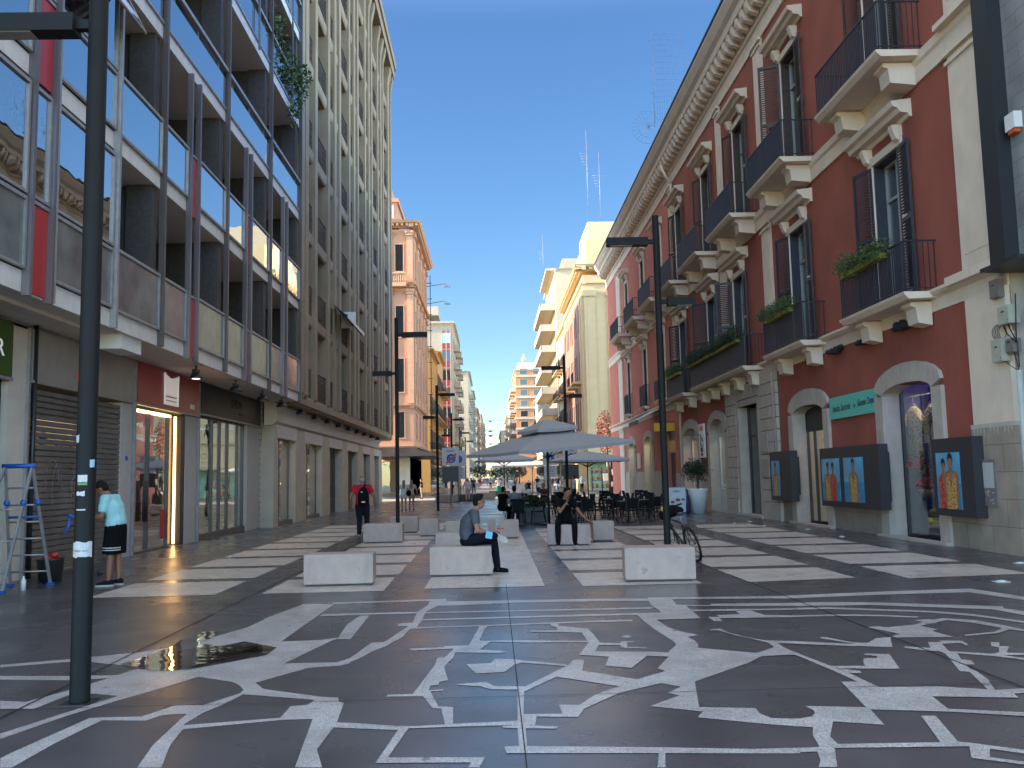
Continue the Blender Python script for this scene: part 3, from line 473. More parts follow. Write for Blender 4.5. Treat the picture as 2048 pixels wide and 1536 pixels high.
# roller shutter
m_shut = mat('roller_shutter', (.15,.13,.115), .75, 0, var=.3, scale=1.2, dirt=.5, dcol=(.05,.03,.025), streak=False)
mb = MB(); z = .05
while z < 3.5: mb.uprism(G, [(z,-.05),(z+.012,-.02),(z+.09,-.015),(z+.102,-.05)], 16.9, 20.9); z += .115
mb.build('roller_shutter', m_shut, T)
m_graf = mat('chalk_graffiti', (.30,.26,.25), .9, var=.4, scale=9)
mb = MB()
for cy, cz, ry, rz in ((17.75,1.75,.27,.42),(17.95,1.6,.2,.5),(18.75,1.65,.22,.2),(19.2,1.35,.3,.1)):
    mb.tube([(-8.512+.004, cy+ry*cos(t*.35), cz+rz*sin(t*.35)) for t in range(16)], .006, 4, cap=False)
for y in (18.5,18.8,19.1,19.4): mb.tube([(-8.508,y,1.1),(-8.508,y+.12,1.75)], .006, 4)
tag(mb.build('graffiti', m_graf), 'pale scribbled graffiti on the brown roller shutter', 'graffiti')
mb = MB(); mb.fb(G, 9, 15.98, 0, 3.55, -.3, -.1); z=.3
while z < 3.5: mb.fb(G, 12.8, 15.9, z, z+.03, -.1, -.06); z += .12
mb.build('dark_shutter', m_black, T)
m_dsp = mat('dark_sign_panel', (.018,.018,.02), .4, spec=.12, var=.2)
# fascia signs (things)
def sign(a, b, z0, z1, mm, label, w=.07):
    t = thing('shop_sign', label, 'sign', (-8.45,(a+b)/2,z0)); mb = MB(); mb.fb(G, a, b, z0, z1, .005, w); mb.build('panel', mm, t)
    mb = MB(); mb.fb(G, a, b, z0-.05, z0, .005, w+.03); mb.build('trim', m_alu, t); return t
GT = lambda y0, z0, w=.075: (lambda u, v, d: (-8.5+w+d, y0+u, z0+v))
t = sign(11.5, 16.0, 3.58, 4.57, mat('green_sign', (.042,.085,.012), .5, var=.08), 'dark green shop sign with white letters ER at the left edge')
text('ER', .42, GT(15.45,4.06), emit('white_letters',(.8,.85,.85),.04), t, sx=1.15); 
t = sign(16.72, 21.4, 3.62, 4.57, mat('grey_sign', (.30,.27,.25), .4, var=.08), 'grey shop sign with red curved emblem behind the near lamp post')
m_led = emit('led_warm', (1,.58,.20), 1.5)
m_rl = emit('red_logo', (.75,.06,.03), .03)
mb = MB()
for s in (-1, 1):
    for j in range(3): mb.tube([(-8.42, 19.0+s*(.28+.12*sin(q*.3)+.05*j), 3.95+.05*j+.5*q/8-.18*j) for q in range(5)], [.012,.03,.035,.028,.01], 6)
mb.build('emblem', m_rl, t); text('W', .13, GT(18.66,3.82), m_wht, t); 
t = sign(21.68, 26.22, 3.62, 4.6, mat('red_sign', (.30,.012,.014), .3, var=.1), 'red shop sign with white harp-like emblem and small label')
mb = MB(); F2 = GT(23.9, 3.72)
for j in range(6): mb.fb(lambda u,v,w: F2(u,v,w), -.42+j*.15, -.31+j*.15, .28, .78-.03*(2.5-abs(j-2.5)), 0, .02)
for z0, z1 in ((0,.1),(.13,.2),(.24,.3)): mb.fb(lambda u,v,w: F2(u,v,w), -.42, .44, z0, z1, 0, .021)
for j in (-.47,.49): mb.tube([F2(j,0,.01),F2(j*1.0,.5,.01),F2(j*1.05,.82,.01)], .035, 6)
mb.build('emblem', emit('white_logo',(.8,.75,.7),.04), t); mb = MB(); mb.fb(lambda u,v,w: F2(u,v,w), 1.55, 1.9, .03, .16, 0, .01); mb.build('label', m_wht, t)
t = sign(26.42, 33.25, 3.70, 4.62, m_dsp, 'glossy dark shop sign with faint raised lettering')
text('CARO', .4, GT(30.1,4.22), m_black, t, sx=1.1, ext=.02); text('calzature', .16, GT(30.6,3.95), m_black, t)
# glass shopfront 1 (red shop)
m_sh1 = mat('shelf_wood', (.34,.26,.17), .6); m_bag = mat('goods_dark', (.05,.04,.04), .6, var=.4, scale=30); m_bag2 = mat('goods_mixed', (.30,.28,.24), .7, var=.6, scale=18)
def shop(a, b, z1, par, posts, glass=m_shopg, sill=.12):
    mb = MB(); mb.fb(G, a, b, sill, z1, -.16, -.14); gl = mb.build('shop_window', glass, par)
    mb = MB()
    for p in posts: mb.fb(G, p-.025, p+.025, 0, z1, -.2, -.09)
    mb.fb(G, a, b, .0, sill, -.24, -.04); mb.fb(G, a, b, z1-.05, z1, -.2, -.1); mb.build('window_frame', m_bronze, gl); return gl
s1 = shop(21.7, 24.3, 3.52, T, (21.75, 22.9, 24.28), sill=.05)
mb = MB()
for y in (22.5, 22.62, 22.74): mb.tube([(-8.56,y,.75),(-8.56,y,1.75)], .022, 6)
mb.build('door_handle', m_black, s1)
mb = MB(); mb.fb(G, 24.34, 25.0, 0, 3.55, -.6, -.25); mb.fb(G, 25.0, 25.31, 0, 3.55, -.6, -.015); mb.build('dark_jamb', m_black, T)
for y in (24.42, 24.95):
    mb = MB(); mb.fb(G, y, y+.045, .05, 3.5, -.20, -.15); tag(mb.build('light_strip', m_led), 'vertical gold light strip at the red shop entrance, '+('left one' if y < 24.6 else 'right one'), 'light strip', 'gold light strips')
mb = MB(); mb.fb(G, 21.7, 24.4, 3.44, 3.5, -.13, -.09); tag(mb.build('light_strip', m_led), 'horizontal gold light strip over the red shop entrance', 'light strip', 'gold light strips')
mb = MB(); mb.fb(G, 23.9, 24.2, .25, 1.0, -.138, -.13); tag(mb.build('notice', mat('red_notice',(.5,.03,.03),.5)), 'red notice stuck low on the glass door', 'notice')
def shelves(a, b, par, w0=-3.2, rows=4, seed=2, cols=(m_bag, m_bag2)):
    rnd = random.Random(seed)
    mb = MB(); 
    for r in range(rows): mb.fb(G, a, b, .45+r*.7, .49+r*.7, w0-.3, w0+.05)
    mb.fb(G, a, b, 0, 3.4, w0-.34, w0-.3); mb.build('shelving', m_sh1, par)
    for c in cols:
        mb = MB()
        for r in range(rows):
            y = a+.1+rnd.uniform(0,.3)
            while y < b-.4:
                s = rnd.uniform(.14,.3); h = rnd.uniform(.14,.42); mb.ell(G(y+s/2,.5+r*.7+h/2,w0-.12), (.1,s/2,h/2), 8, 6); y += s+rnd.uniform(.2,.7)
        mb.build('goods', c, par)
shelves(17.2+4.4, 24.2, s1, -2.2, 4, 3)
s2 = shop(26.42, 31.6, 3.68, T, (26.45,28.1,28.9,29.75,30.9,31.55), sill=.18)
shelves(26.6, 31.5, s2, -1.6, 4, 5)
def mannequin(x, y, rot, label, mm, top=None, z0=0, s=1.0):
    t = thing('mannequin', label, 'mannequin', (x,y,z0), rot, True)
    b = MB(); b.lathe([(.19*s,1.38*s),(.17*s,1.2*s),(.13*s,1.08*s),(.19*s,.88*s),(.16*s,.8*s)][::-1], n=12); b.tube([(0,0,1.36*s),(0,0,1.5*s)], .045, 8); b.ell((0,0,1.62*s), (.075,.095,.12), 10, 8)
    for q in (-1,1): b.tube([(q*.19*s,0,1.34*s),(q*.24*s,.02,1.08*s),(q*.2*s,.1,.84*s)], [.055,.04,.03], 8); b.tube([(q*.08*s,0,.85*s),(q*.09*s,.02,.45*s),(q*.09*s,0,.06*s)], [.085,.06,.04], 8)
    b.build('figure', mm, t)
    b = MB(); b.lathe([(.2,0),(.2,.02),(.02,.03)], n=14); b.build('stand', m_alu, t)
    if top:
        b = MB(); b.lathe([(.24*s,.72*s),(.2*s,.95*s),(.17*s,1.1*s),(.215*s,1.3*s),(.2*s,1.4*s),(.08*s,1.45*s)], n=14); b.build('dress', top, t)
    return t
m_mq = mat('mannequin_white', (.6,.58,.54), .4)
mannequin(-9.3, 30.4, 0, 'pale mannequin in the window of the dark-signed shop', m_mq, m_wht)
mannequin(-9.4, 27.3, 0, 'mannequin in dark top in the dark-signed shop window', m_mq, m_black)
def alight(name, loc, e, col, sz=1.2, sy=None):
    l = bpy.data.lights.new(name, 'AREA'); l.energy = e; l.color = col; l.size = sz; l.shape = 'RECTANGLE'; l.size_y = sy or sz
    o = bpy.data.objects.new(name, l); COL.objects.link(o); o.location = loc; return o
alight('shop_ceiling_light', (-10.3,23,3.4), 5, (1,.85,.6), 1.5, 2.2); alight('shop_ceiling_light', (-10.3,29,3.5), 10, (.95,1,.9), 1.5, 4)
# spotlights under the canopy
def spot(x, y, z, label, big=False, tilt=.5):
    t = thing('spotlight', label, 'spotlight', (x,y,z), 0, True, 'black spotlights under the building overhang')
    b = MB(); b.box(-.02,.02,-.02,.02,-.12,0); e_ = 1 if big else 1.25; b.lathe([(.06,-.12),(.16*e_,-.3),(.165*e_,-.33),(.02,-.325)], n=12); b.box(-.06,.06,-.13,.13,-.2,-.1); b.build('housing', m_black, t)
    b = MB(); b.lathe([(.1,-.334),(.1,-.338)], n=12); b.build('lens', emit('warm_lens',(1,.8,.5),.5) if big else m_lens, t); return t
spot(-7.45, 22.9, 4.64, 'lit round spotlight hanging over the red shop sign', True)
for i, y in enumerate((26.3,29.4,32.1)): spot(-7.4, y, 4.64, ('first','second','third')[i]+' black spotlight over the glossy dark sign, counted from the red shop')
b = MB(); b.box(-7.75,-7.3,17.9,18.9,4.36,4.65); tag(b.build('ceiling_box', m_wht), 'white box on the underside of the overhang by the red sign', 'box')
b = MB(); b.box(-7.9,-7.6,12.8,16.8,4.58,4.648); tag(b.build('ceiling_light', m_cream), 'long flat light fitting under the overhang above the grey sign', 'ceiling light')
b = MB(); n_=12; b.tube([(-8.49,21.25+.05*cos(2*pi*k/5), 2.28+.05*sin(2*pi*k/5)) for k in range(6)], .015, 6); tag(b.build('wall_badge', m_blue), 'small round blue badge on the grey pilaster by the red shop', 'badge')
# ================================================================ LEFT RIBBED CONCRETE BUILDING
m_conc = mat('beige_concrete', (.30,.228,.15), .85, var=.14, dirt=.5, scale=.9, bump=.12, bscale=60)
m_concd = mat('shaded_recess_plaster', (.15,.115,.08), .9, var=.1)  # shade of the deep recesses put into the wall colour, darker than the ribs
m_iron = mat('brown_iron', (.06,.040,.034), .6, var=.3)
T = thing('ribbed_building', 'tall beige concrete block with deep vertical ribs and iron railings', 'building', (-7.4, 50, 0))
F = FX(-7.4, 1); E1 = 68.6
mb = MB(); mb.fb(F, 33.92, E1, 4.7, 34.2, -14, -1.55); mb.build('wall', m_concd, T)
mb = MB(); mb.fb(F, 33.92, 36.4, 4.66, 34.2, -1.15, -.25); mb.build('end_wall', m_conc, T)
ribs = [(33.95,35.1,.18),(35.9,36.55,.05)]; wides = []; nars = [(36.6,38.0)]
for k in range(5):
    y0 = 38.72+6.27*k; wides.append((y0,y0+2.55)); 
    ribs.append((y0-.55,y0,.0)); ribs.append((y0+2.55,y0+3.1,.0)); ribs.append((y0+4.3,y0+4.9,0)) if k < 4 else None
    if k < 4: nars.append((y0+3.1,y0+4.3))
ribs += [(E1-1.7,E1-1.2,0),(E1-.5,E1,.03)]
FL = [5.12, 8.65, 12.2, 15.9, 19.7, 23.3, 26.9, 30.4]
for a, b, w in ribs:
    mb = MB(); q = .1
    top = 31.2; P = [(4.9,w-.12),(5.1,w),(top,w),(top+.9,w+.02),(top+1.5,w+.15),(33.2,w+.22),(33.2,-1.2),(4.9,-1.2)]
    mb.prism([F(a,v,u_) for v,u_ in P], [F(b,v,u_) for v,u_ in P]); mb.build('rib', m_conc, T)
mb = MB(); mb.fb(F, 33.9, E1+.2, 33.2, 34.0, -3, .30); mb.fb(F, 33.8, E1+.4, 34.0, 34.6, -3, .42); mb.build('roof_parapet', m_conc, T)
for k, z in enumerate(FL):
    mb = MB(); mb.uprism(F, [(z-.52,-.16),(z-.45,-.10),(z-.08,-.06),(z-.02,-.12),(z-.02,-1.56),(z-.52,-1.56)], 33.95, E1); mb.build('floor_beam', m_conc, T)
mb = MB(); mb.uprism(F, [(4.66,-.35),(4.72,-.05),(5.0,-.05),(5.1,-.15),(5.1,-1.1),(4.66,-1.1)], 34.0, E1); mb.build('bottom_beam', m_conc, T)
def lattice(w_, h=1.2):
    mb = MB(); mb.box(-.02,.02,0,w_,h-.03,h); mb.box(-.015,.015,0,w_,0,.03)
    n = max(3, int(w_/.13))
    for i in range(n+1):
        y = i*w_/n; pts = [(0, y+(.05 if j % 2 else -.05)*(1 if i % 2 else -1)*(0 if i in (0,n) else 1), j*h/8) for j in range(9)]
        mb.tube(pts, .011, 4, False, False)
    for j in range(3): mb.box(-.008,.008,0,w_,h*(.25+.25*j)-.01,h*(.25+.25*j)+.01)
    return mb
pw = None; pn = None; m_doorb = mat('brown_door', (.085,.045,.035), .5, var=.2)
rnd = random.Random(4)
for k, z in enumerate(FL[:7]):
    for lst, W_ in ((wides,2.55),(nars,1.2)):
        for (a, b) in lst:
            if W_ > 2:
                if pw is None: pw = lattice(2.55).build('railing', m_iron, T, at=F(a,z,-.12))
                else: put(pw, T, F(a,z,-.12))
            else:
                if pn is None: pn = lattice(1.2).build('railing', m_iron, T, at=F(a,z,-.12)); 
                else: put(pn, T, F(a,z,-.12), (1,(b-a)/1.2,1))
    for (a, b) in wides:
        mb = MB(); mb.fb(F, a+.35, b-.35, z, z+2.5, -1.54, -1.48); mb.build('balcony_door', m_win if rnd.random() < .5 else m_doorb, T)
# blinds, air conditioners on some bays
m_blind = mat('roller_blind', (.42,.38,.30), .8, var=.15); rnd = random.Random(12)
for k, z in enumerate(FL[:7]):
    for (a, b) in wides:
        if rnd.random() < .4: mb = MB(); h_ = rnd.uniform(.6,1.9); mb.fb(F, a+.4, b-.4, z+2.95-h_, z+2.95, -1.42, -1.38); mb.build('roller_blind', m_blind, T)
for i, (a, k) in enumerate(((wides[0][0]+.6,2),(wides[1][0]+.5,4),(wides[3][0]+.4,1),(wides[2][0]+.5,5))):
    z = FL[k]; mb = MB(); mb.fb(F, a, a+.8, z+.02, z+.58, -.9, -.55); t = tag(mb.build('air_conditioner', m_wht), 'white air conditioner on the %s floor balcony of bay %s of the ribbed building' % (('third','fifth','second','sixth')[i], ('one','two','four','three')[i]), 'air conditioner')
# ground floor
G = FX(-8.1, 1)
m_bst = mat('beige_stone', (.50,.43,.34), .75, var=.1, dirt=.3, scale=2)
mb = MB(); mb.fb(G, 35.4, 66.5, 4.35, 4.64, -5, -.0); mb.uprism(G, [(3.78,0),(3.9,.16),(4.5,.2),(4.64,.05),(4.64,-.3),(3.78,-.3)], 33.6, 64.4); mb.build('canopy_fascia', m_soffit, T)
mb = MB(); mb.fb(G, 33.5, 66.5, 0, 4.3, -5.2, -5); mb.fb(G, 66.3, 66.5, 0, 4.6, -5, -.3); mb.fb(G, 33.5,66.5,.003,.02,-5,-.2); mb.build('shop_back_wall', m_logg, T)
PIL = [(33.45,34.2),(37.2,39.3),(43.0,45.1),(48.7,50.8),(54.5,57.0),(59.9,62.3),(64.6,66.5)]
for a, b in PIL:
    mb = MB(); P = [(a,0),(b,0),(b,2.9),(b-.35,3.78),(a+.35,3.78),(a,2.9)]; mb.fprism(G, P, -.55, .1); mb.build('pillar', m_bst, T)
KD = ['glass','glass','roller','roller2','glass2','roller']
for i in range(6):
    a, b = PIL[i][1], PIL[i+1][0]
    mb = MB(); mb.fb(G, a-.3, b+.3, 3.32, 3.8, -.1, .09); mb.build('sign_panel', m_soffit, T)
    if i in (2, 3, 5):
        mb = MB(); z = .03
        while z < 3.3: mb.uprism(G, [(z,-.3),(z+.01,-.27),(z+.07,-.265),(z+.08,-.3)], a, b); z += .09
        mb.build('roller_shutter', mat('brown_shutter', (.10,.065,.05) if i != 2 else (.05,.05,.05), .5, var=.2), T)
    else:
        mb = MB(); mb.fb(G, a, b, .15, 3.32, -.22, -.2); gl = mb.build('shop_window', m_shopg, T)
        mb = MB(); mb.fb(G, a, b, 0, .15, -.5, -.02)
        for p in (a+.03, a+(b-a)*.45, b-.03): mb.fb(G, p-.03, p+.03, .15, 3.32, -.26, -.18)
        mb.build('window_frame', m_bronze, gl)
        mb = MB(); mb.fb(G, a, b, .02, 3.3, -2.6, -2.5); mb.build('display_wall', mat('display_wood', (.22,.13,.06), .5, var=.2, scale=5), gl)
        text('NEGOZIO', .16, (lambda yc: (lambda u,v,d: (-8.1-.195+d, yc+u, 2.05+v)))((a+b)/2-.5), m_wht, gl)
for i in range(9):
    y = 36.9+i*3.15; spot(-7.75, y, 4.72, ('first','second','third','fourth','fifth','sixth','seventh','eighth','ninth')[i]+' black spotlight under the ribbed building, counted from the near end')
alight('shop_ceiling_light', (-9.6,35.7,3.2), 4, (1,.62,.3), .5, 1.5); alight('shop_ceiling_light', (-9.6,41,3.2), 5, (1,.8,.55), .5, 2)
for y,z in ((35.9,2.1),(41.6,2.6),(41.2,1.9),(36.3,1.1)):
    b = MB(); b.ell((-9.2,y,z),(.07,.07,.09)); b.tube([(-9.2,y,z+.08),(-9.2,y,3.3)], .006, 4); tag(b.build('pendant_lamp', emit('bulb',(1,.6,.25),1.5)), 'glowing pendant lamp in the beige building shop window at height %.1f m' % z if 0 else {2.1:'glowing pendant lamp in the first window of the ribbed building',2.6:'upper glowing pendant lamp in the second window of the ribbed building',1.9:'lower glowing pendant lamp in the second window of the ribbed building',1.1:'low glowing lamp near the floor of the first window of the ribbed building'}[z], 'lamp')
# awning blind on a balcony (retractable blue-grey)
b = MB(); b.prism([(-7.35,42.5,9.95),(-6.75,42.5,9.45),(-6.75,47.9,9.45),(-7.35,47.9,9.95)], [(-7.35,42.5,10.02),(-6.75,42.5,9.52),(-6.75,47.9,9.52),(-7.35,47.9,10.02)]); b.box(-6.8,-6.7,42.5,47.9,9.38,9.55)
t = thing('awning', 'half-open dark awning on a low balcony of the ribbed building', 'awning', (-7.35,45,9.9)); b.build('fabric', mat('dark_awning',(.05,.05,.07),.7), t); b = MB(); b.box(-6.7,-6.66,42.5,47.9,9.34,9.5); b.box(-7.4,-6.7,44.9,45.1,9.3,10.1); b.build('front_rail', m_wht, t)
# balcony plants of the modern building
m_leaf = mat('leaf_green', (.055,.10,.028), .6, var=.3, scale=12, island=.5); m_leafd = mat('leaf_dark', (.022,.042,.018), .6, var=.3, island=.5)
m_leafy = mat('leaf_yellow', (.16,.17,.02), .6, var=.3, island=.4); m_terr = mat('terracotta', (.25,.09,.05), .8)
def leaves(mb, c, r, n, s, rnd, droop=0):
    for _ in range(n):
        while 1:
            p = Vector((rnd.uniform(-1,1),rnd.uniform(-1,1),rnd.uniform(-1,1)))
            if .15 < p.length < 1: break
        p = Vector((c[0]+p.x*r[0], c[1]+p.y*r[1], c[2]+p.z*r[2]-droop*abs(p.x))); d = Vector((rnd.gauss(0,1),rnd.gauss(0,1),rnd.gauss(0,.7))).normalized(); e = d.orthogonal().normalized(); 
        e = (e*cos(rnd.random()*6)+d.cross(e)*sin(rnd.random()*6)).normalized(); q = s*rnd.uniform(.6,1.3)
        mb.poly([p-e*q*.22, p+d*q*.55, p+e*q*.22, p-d*q*.5])
def plant(loc, clumps, label, name='balcony_plant', mm=m_leaf, s=.09, seed=1, pot=None, cat='plant'):
    t = thing(name, label, cat, loc); rnd = random.Random(seed); mb = MB()
    for c, r, n in clumps: leaves(mb, (loc[0]+c[0],loc[1]+c[1],loc[2]+c[2]), r, n, s, rnd)
    mb.build('foliage', mm, t, False)
    mb = MB()
    for c, r, n in clumps: mb.tube([(loc[0],loc[1],loc[2]),(loc[0]+c[0]*.6,loc[1]+c[1]*.6,loc[2]+c[2]*.5),(loc[0]+c[0],loc[1]+c[1],loc[2]+c[2])], [.015,.01,.006], 5)
    mb.build('stem', m_doorb, t)
    if pot:
        mb = MB(); mb.lathe([(pot*.7,-pot*1.2),(pot,0),(pot*1.05,0),(pot*1.05,.03),(pot*.9,.03)], loc, 12); mb.build('pot', m_terr, t)
    return t
plant((-7.25,30.6,16.3), [((.1,-.6,.9),(.35,.7,.9),260),((.15,.9,.3),(.35,.8,.8),300),((.25,2.2,.3),(.35,.9,.9),330),((.3,3.0,.9),(.3,.5,.5),120),((.2,1.6,-1.0),(.25,.6,.7),150)], 'big trailing plant on a high balcony of the modern block', s=.16, seed=3)
plant((-8.0,18.0,6.0), [((.1,0,.5),(.35,.4,.5),200),((.2,.4,.1),(.3,.4,.3),120)], 'bushy plant in the first open loggia above the shops', mm=m_leafd, s=.13, seed=4, pot=.18)
plant((-7.8,20.7,6.15), [((.1,0,.35),(.25,.3,.12),60),((0,.3,.25),(.2,.2,.15),30)], 'small thin potted plant behind the second loggia glass', mm=m_leafd, s=.1, seed=5, pot=.14)
# ================================================================ RIGHT RED BUILDING (wall x=9.85)
m_redw = mat('red_plaster', (.31,.083,.055), .9, var=.14, scale=.8, dirt=.55, dcol=(.13,.045,.035), bump=.1, bscale=50)
m_pinkw = mat('salmon_plaster', (.52,.17,.125), .9, var=.08, scale=.8, dirt=.2)
m_cst = mat('cream_stucco', (.72,.60,.48), .85, var=.06, scale=2, dirt=.25, dcol=(.36,.31,.25))
m_plin = joints(mat('limestone_plinth', (.34,.28,.22), .85, var=.15, scale=2.5, dirt=.5), (1,2), 1, 1.1, .52, .008, (.10,.09,.075), .5, .7)
m_lime = mat('limestone', (.47,.41,.35), .8, var=.1, scale=3, dirt=.35)
m_shn = mat('navy_shutter', (.030,.034,.050), .5, var=.15); m_shb = mat('brown_shutter_wood', (.050,.032,.028), .6, var=.3, scale=6)
m_rail = mat('dark_iron_railing', (.022,.024,.034), .45)
m_fr = mat('window_frame_white', (.34,.34,.33), .5, var=.05)
m_curtw = mat('lace_curtain', (.62,.62,.60), .9, var=.2, scale=25)
RX = 9.85; F = FX(RX)
T = thing('red_building', 'red plastered building with cream trim, shutters and iron balconies on the right', 'building', (RX, 40, 0))
WIN1 = [21.25, 27.7, 34.55, 38.95, 44.9]; WIN2 = [21.25, 27.7, 33.7, 39.1, 44.9]; WS = [50.3, 56.1, 62.7]
holes = []
for y in WIN1: holes.append((y-.72,y+.72,5.62,9.3))
for y in WIN2: holes.append((y-.72,y+.72,11.05,15.15))
GR = [(19.62,22.12),(26.2,28.85),(37.42,40.0),(42.45,45.5)]
for (a, b), sp in zip(GR, (3.66,3.66,3.94,3.82)): holes.append((a-.16,b+.16,0,sp))
holes.append((32.6,35.15,0,4.18)); holes.append((47.9,50.4,0,4.0))
for y in WS: holes += [(y-.6,y+.6,5.9,9.5),(y-.6,y+.6,11.1,15.2)]
holes += [(54.45,57.35,.2,3.96),(61.05,63.75,.2,3.86)]
mb = MB(); fwall(mb, F, 16.5, 46.3, 0, 17.2, [h for h in holes if h[0] < 46], .35); mb.fb(F, 16.5, 46.3, 17.0, 18.9, -9, -.4); mb.build('wall', m_redw, T)
mb = MB(); fwall(mb, F, 46.3, 73, 0, 17.2, [h for h in holes if h[0] > 46], .35); mb.fb(F, 72.6, 73, 0, 19, -9, -.01); mb.build('wall', m_pinkw, T)
mb = MB(); mb.fb(F, 16.4, 73, 18.9, 19.0, -9, 0); mb.fb(F, 16.4, 16.5, 0, 18.9, -9, -.01); mb.build('roof', m_lime, T)
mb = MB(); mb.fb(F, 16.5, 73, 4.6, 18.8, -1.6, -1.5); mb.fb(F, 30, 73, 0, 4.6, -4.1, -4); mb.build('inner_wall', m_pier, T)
# bands, frieze, cornice
def band(prof, a, b, name, m=m_cst): q = MB(); q.uprism(F, prof, a, b); return q.build(name, m, T)
band([(5.08,.03),(5.36,.04),(5.40,.16),(5.46,.22),(5.52,.22),(5.56,.02),(5.56,-.01),(5.08,-.01)], 16.5, 73, 'string_course')
band([(10.34,.05),(10.72,.05),(10.78,.10),(10.96,.12),(11.0,.02),(11.0,-.01),(10.34,-.01)], 16.5, 73, 'string_course')
band([(16.95,.06),(17.5,.06),(17.52,.12),(17.62,.14),(17.62,-.01),(16.95,-.01)], 16.3, 73.3, 'frieze')
band([(17.60,.10),(18.0,.12),(18.05,.22),(18.18,.24),(18.2,.62),(18.45,.66),(18.6,.80),(18.9,.95),(18.98,.97),(19.02,.9),(19.05,-.5),(17.60,-.5)], 16.3, 73.6, 'cornice')
band([(19.02,-.4),(19.0,1.0),(19.07,1.02),(19.12,.9),(19.12,-.4)], 16.2, 73.7, 'gutter', m_black)
y = 16.9; br = MB(); br.uprism(lambda u,v,w: F(u,v,w), [(17.74,.13),(17.80,.52),(18.0,.58),(18.14,.60),(18.19,.60),(18.19,.13)], 0, .24)
k = 0; pr = None
while y < 73: 
    mbd = MB(); mbd.uprism(F, [(17.70,.13),(17.80,.50),(17.96,.58),(18.17,.60),(18.19,.60),(18.19,.13)], y, y+.25); y += .62
    if k == 0: pr = mbd.build('dentil', m_cst, T)
    else:
        c = pr.copy(); COL.objects.link(c); c.location.y += .62*k
    k += 1
# pilasters
def pil(a, b, z0, z1, w=.09, m=m_cst, cap=True):
    q = MB(); q.fb(F, a, b, z0, z1, 0.001, w); q.fb(F, a+.14, b-.14, z0+.4, z1-.5, w, w+.012) if b-a > .6 else None
    if cap: q.fb(F, a-.05, b+.05, z1-.28, z1-.2, w, w+.05); q.fb(F, a-.07, b+.07, z1-.1, z1-.001, w+.001, w+.09)
    q.build('pilaster', m, T)
pil(16.5, 17.93, 5.57, 10.34, .10); pil(16.5, 17.93, 11.01, 16.94, .10)
pil(30.2, 31.1, 5.57, 10.33); pil(30.2, 31.1, 11.01, 16.94); pil(36.15, 37.0, 5.57, 10.33); pil(36.1, 36.75, 11.01, 16.94); pil(46.2, 47.0, 5.57, 10.33); pil(46.2, 47.0, 11.01, 16.94)
pil(65.4, 67.4, 5.57, 10.33); pil(65.4, 67.4, 11.01, 16.94); pil(65.6, 67.8, 0, 5.07, .12)
mb = MB(); mb.fb(F, 16.5, 17.93, 2.5, 5.075, .001, .10); mb.build('corner_pilaster', m_cst, T)
mb = MB(); mb.fb(F, 16.4, 18.3, 5.42, 5.6, .22, .3); mb.build('ledge', m_cst, T); mb = MB(); mb.fb(F, 16.4, 18.1, 10.9, 11.02, .1, .28); mb.build('ledge', m_cst, T)
mb = MB()
rnd = random.Random(3); mb.fb(F, 16.5, 17.98, 0, 2.42, .001, .13)
for i in range(9): a = 16.55+i*.155; mb.fb(F, a, a+rnd.uniform(.03,.1), 2.42, 2.42+rnd.uniform(.02,.08), .001, .128)
for z in (.55,1.1,1.62,2.1): pass
mb.build('plinth', m_plin, T)
m_drip = mat('pale_drips', (.45,.42,.36), .8)
mb = MB()
for i in range(12): a = 16.52+i*.12; h = rnd.uniform(.03,.22); mb.prism([F(a,2.43,.131),F(a+.05,2.43,.131),F(a+.025,2.43-h,.131)],[F(a,2.43,.136),F(a+.05,2.43,.136),F(a+.025,2.43-h,.136)])
mb.fb(F, 16.5, 17.98, 2.42, 2.5, .001, .138); mb.build('lime_drips', m_drip, T)
for a, b, h_, m_ in ((17.98,19.15,.72,m_plin),(22.58,25.75,.72,m_plin),(29.25,30.28,.72,m_plin),(40.42,42.0,1.68,m_lime),(45.98,47.8,1.68,m_lime),(50.5,54.2,1.82,m_lime),(57.6,60.8,1.82,m_lime),(64.0,65.6,1.82,m_lime)): mb = MB(); mb.fb(F, a, b, 0, h_, .001, .05); mb.build('plinth', m_, T)
# downpipe
mb = MB(); mb.tube([F(46.0,16.9,.09),F(46.0,0.1,.09)], .07, 8); mb.tube([F(46.0,17.9,.6),F(46.0,17.3,.35),F(46.0,16.9,.09)], .07, 8); mb.build('downpipe', m_cst, T)
mb = MB(); mb.tube([F(30.62,5.05,.1),F(30.62,0.1,.1)], .055, 8); mb.build('downpipe', m_alu, T)
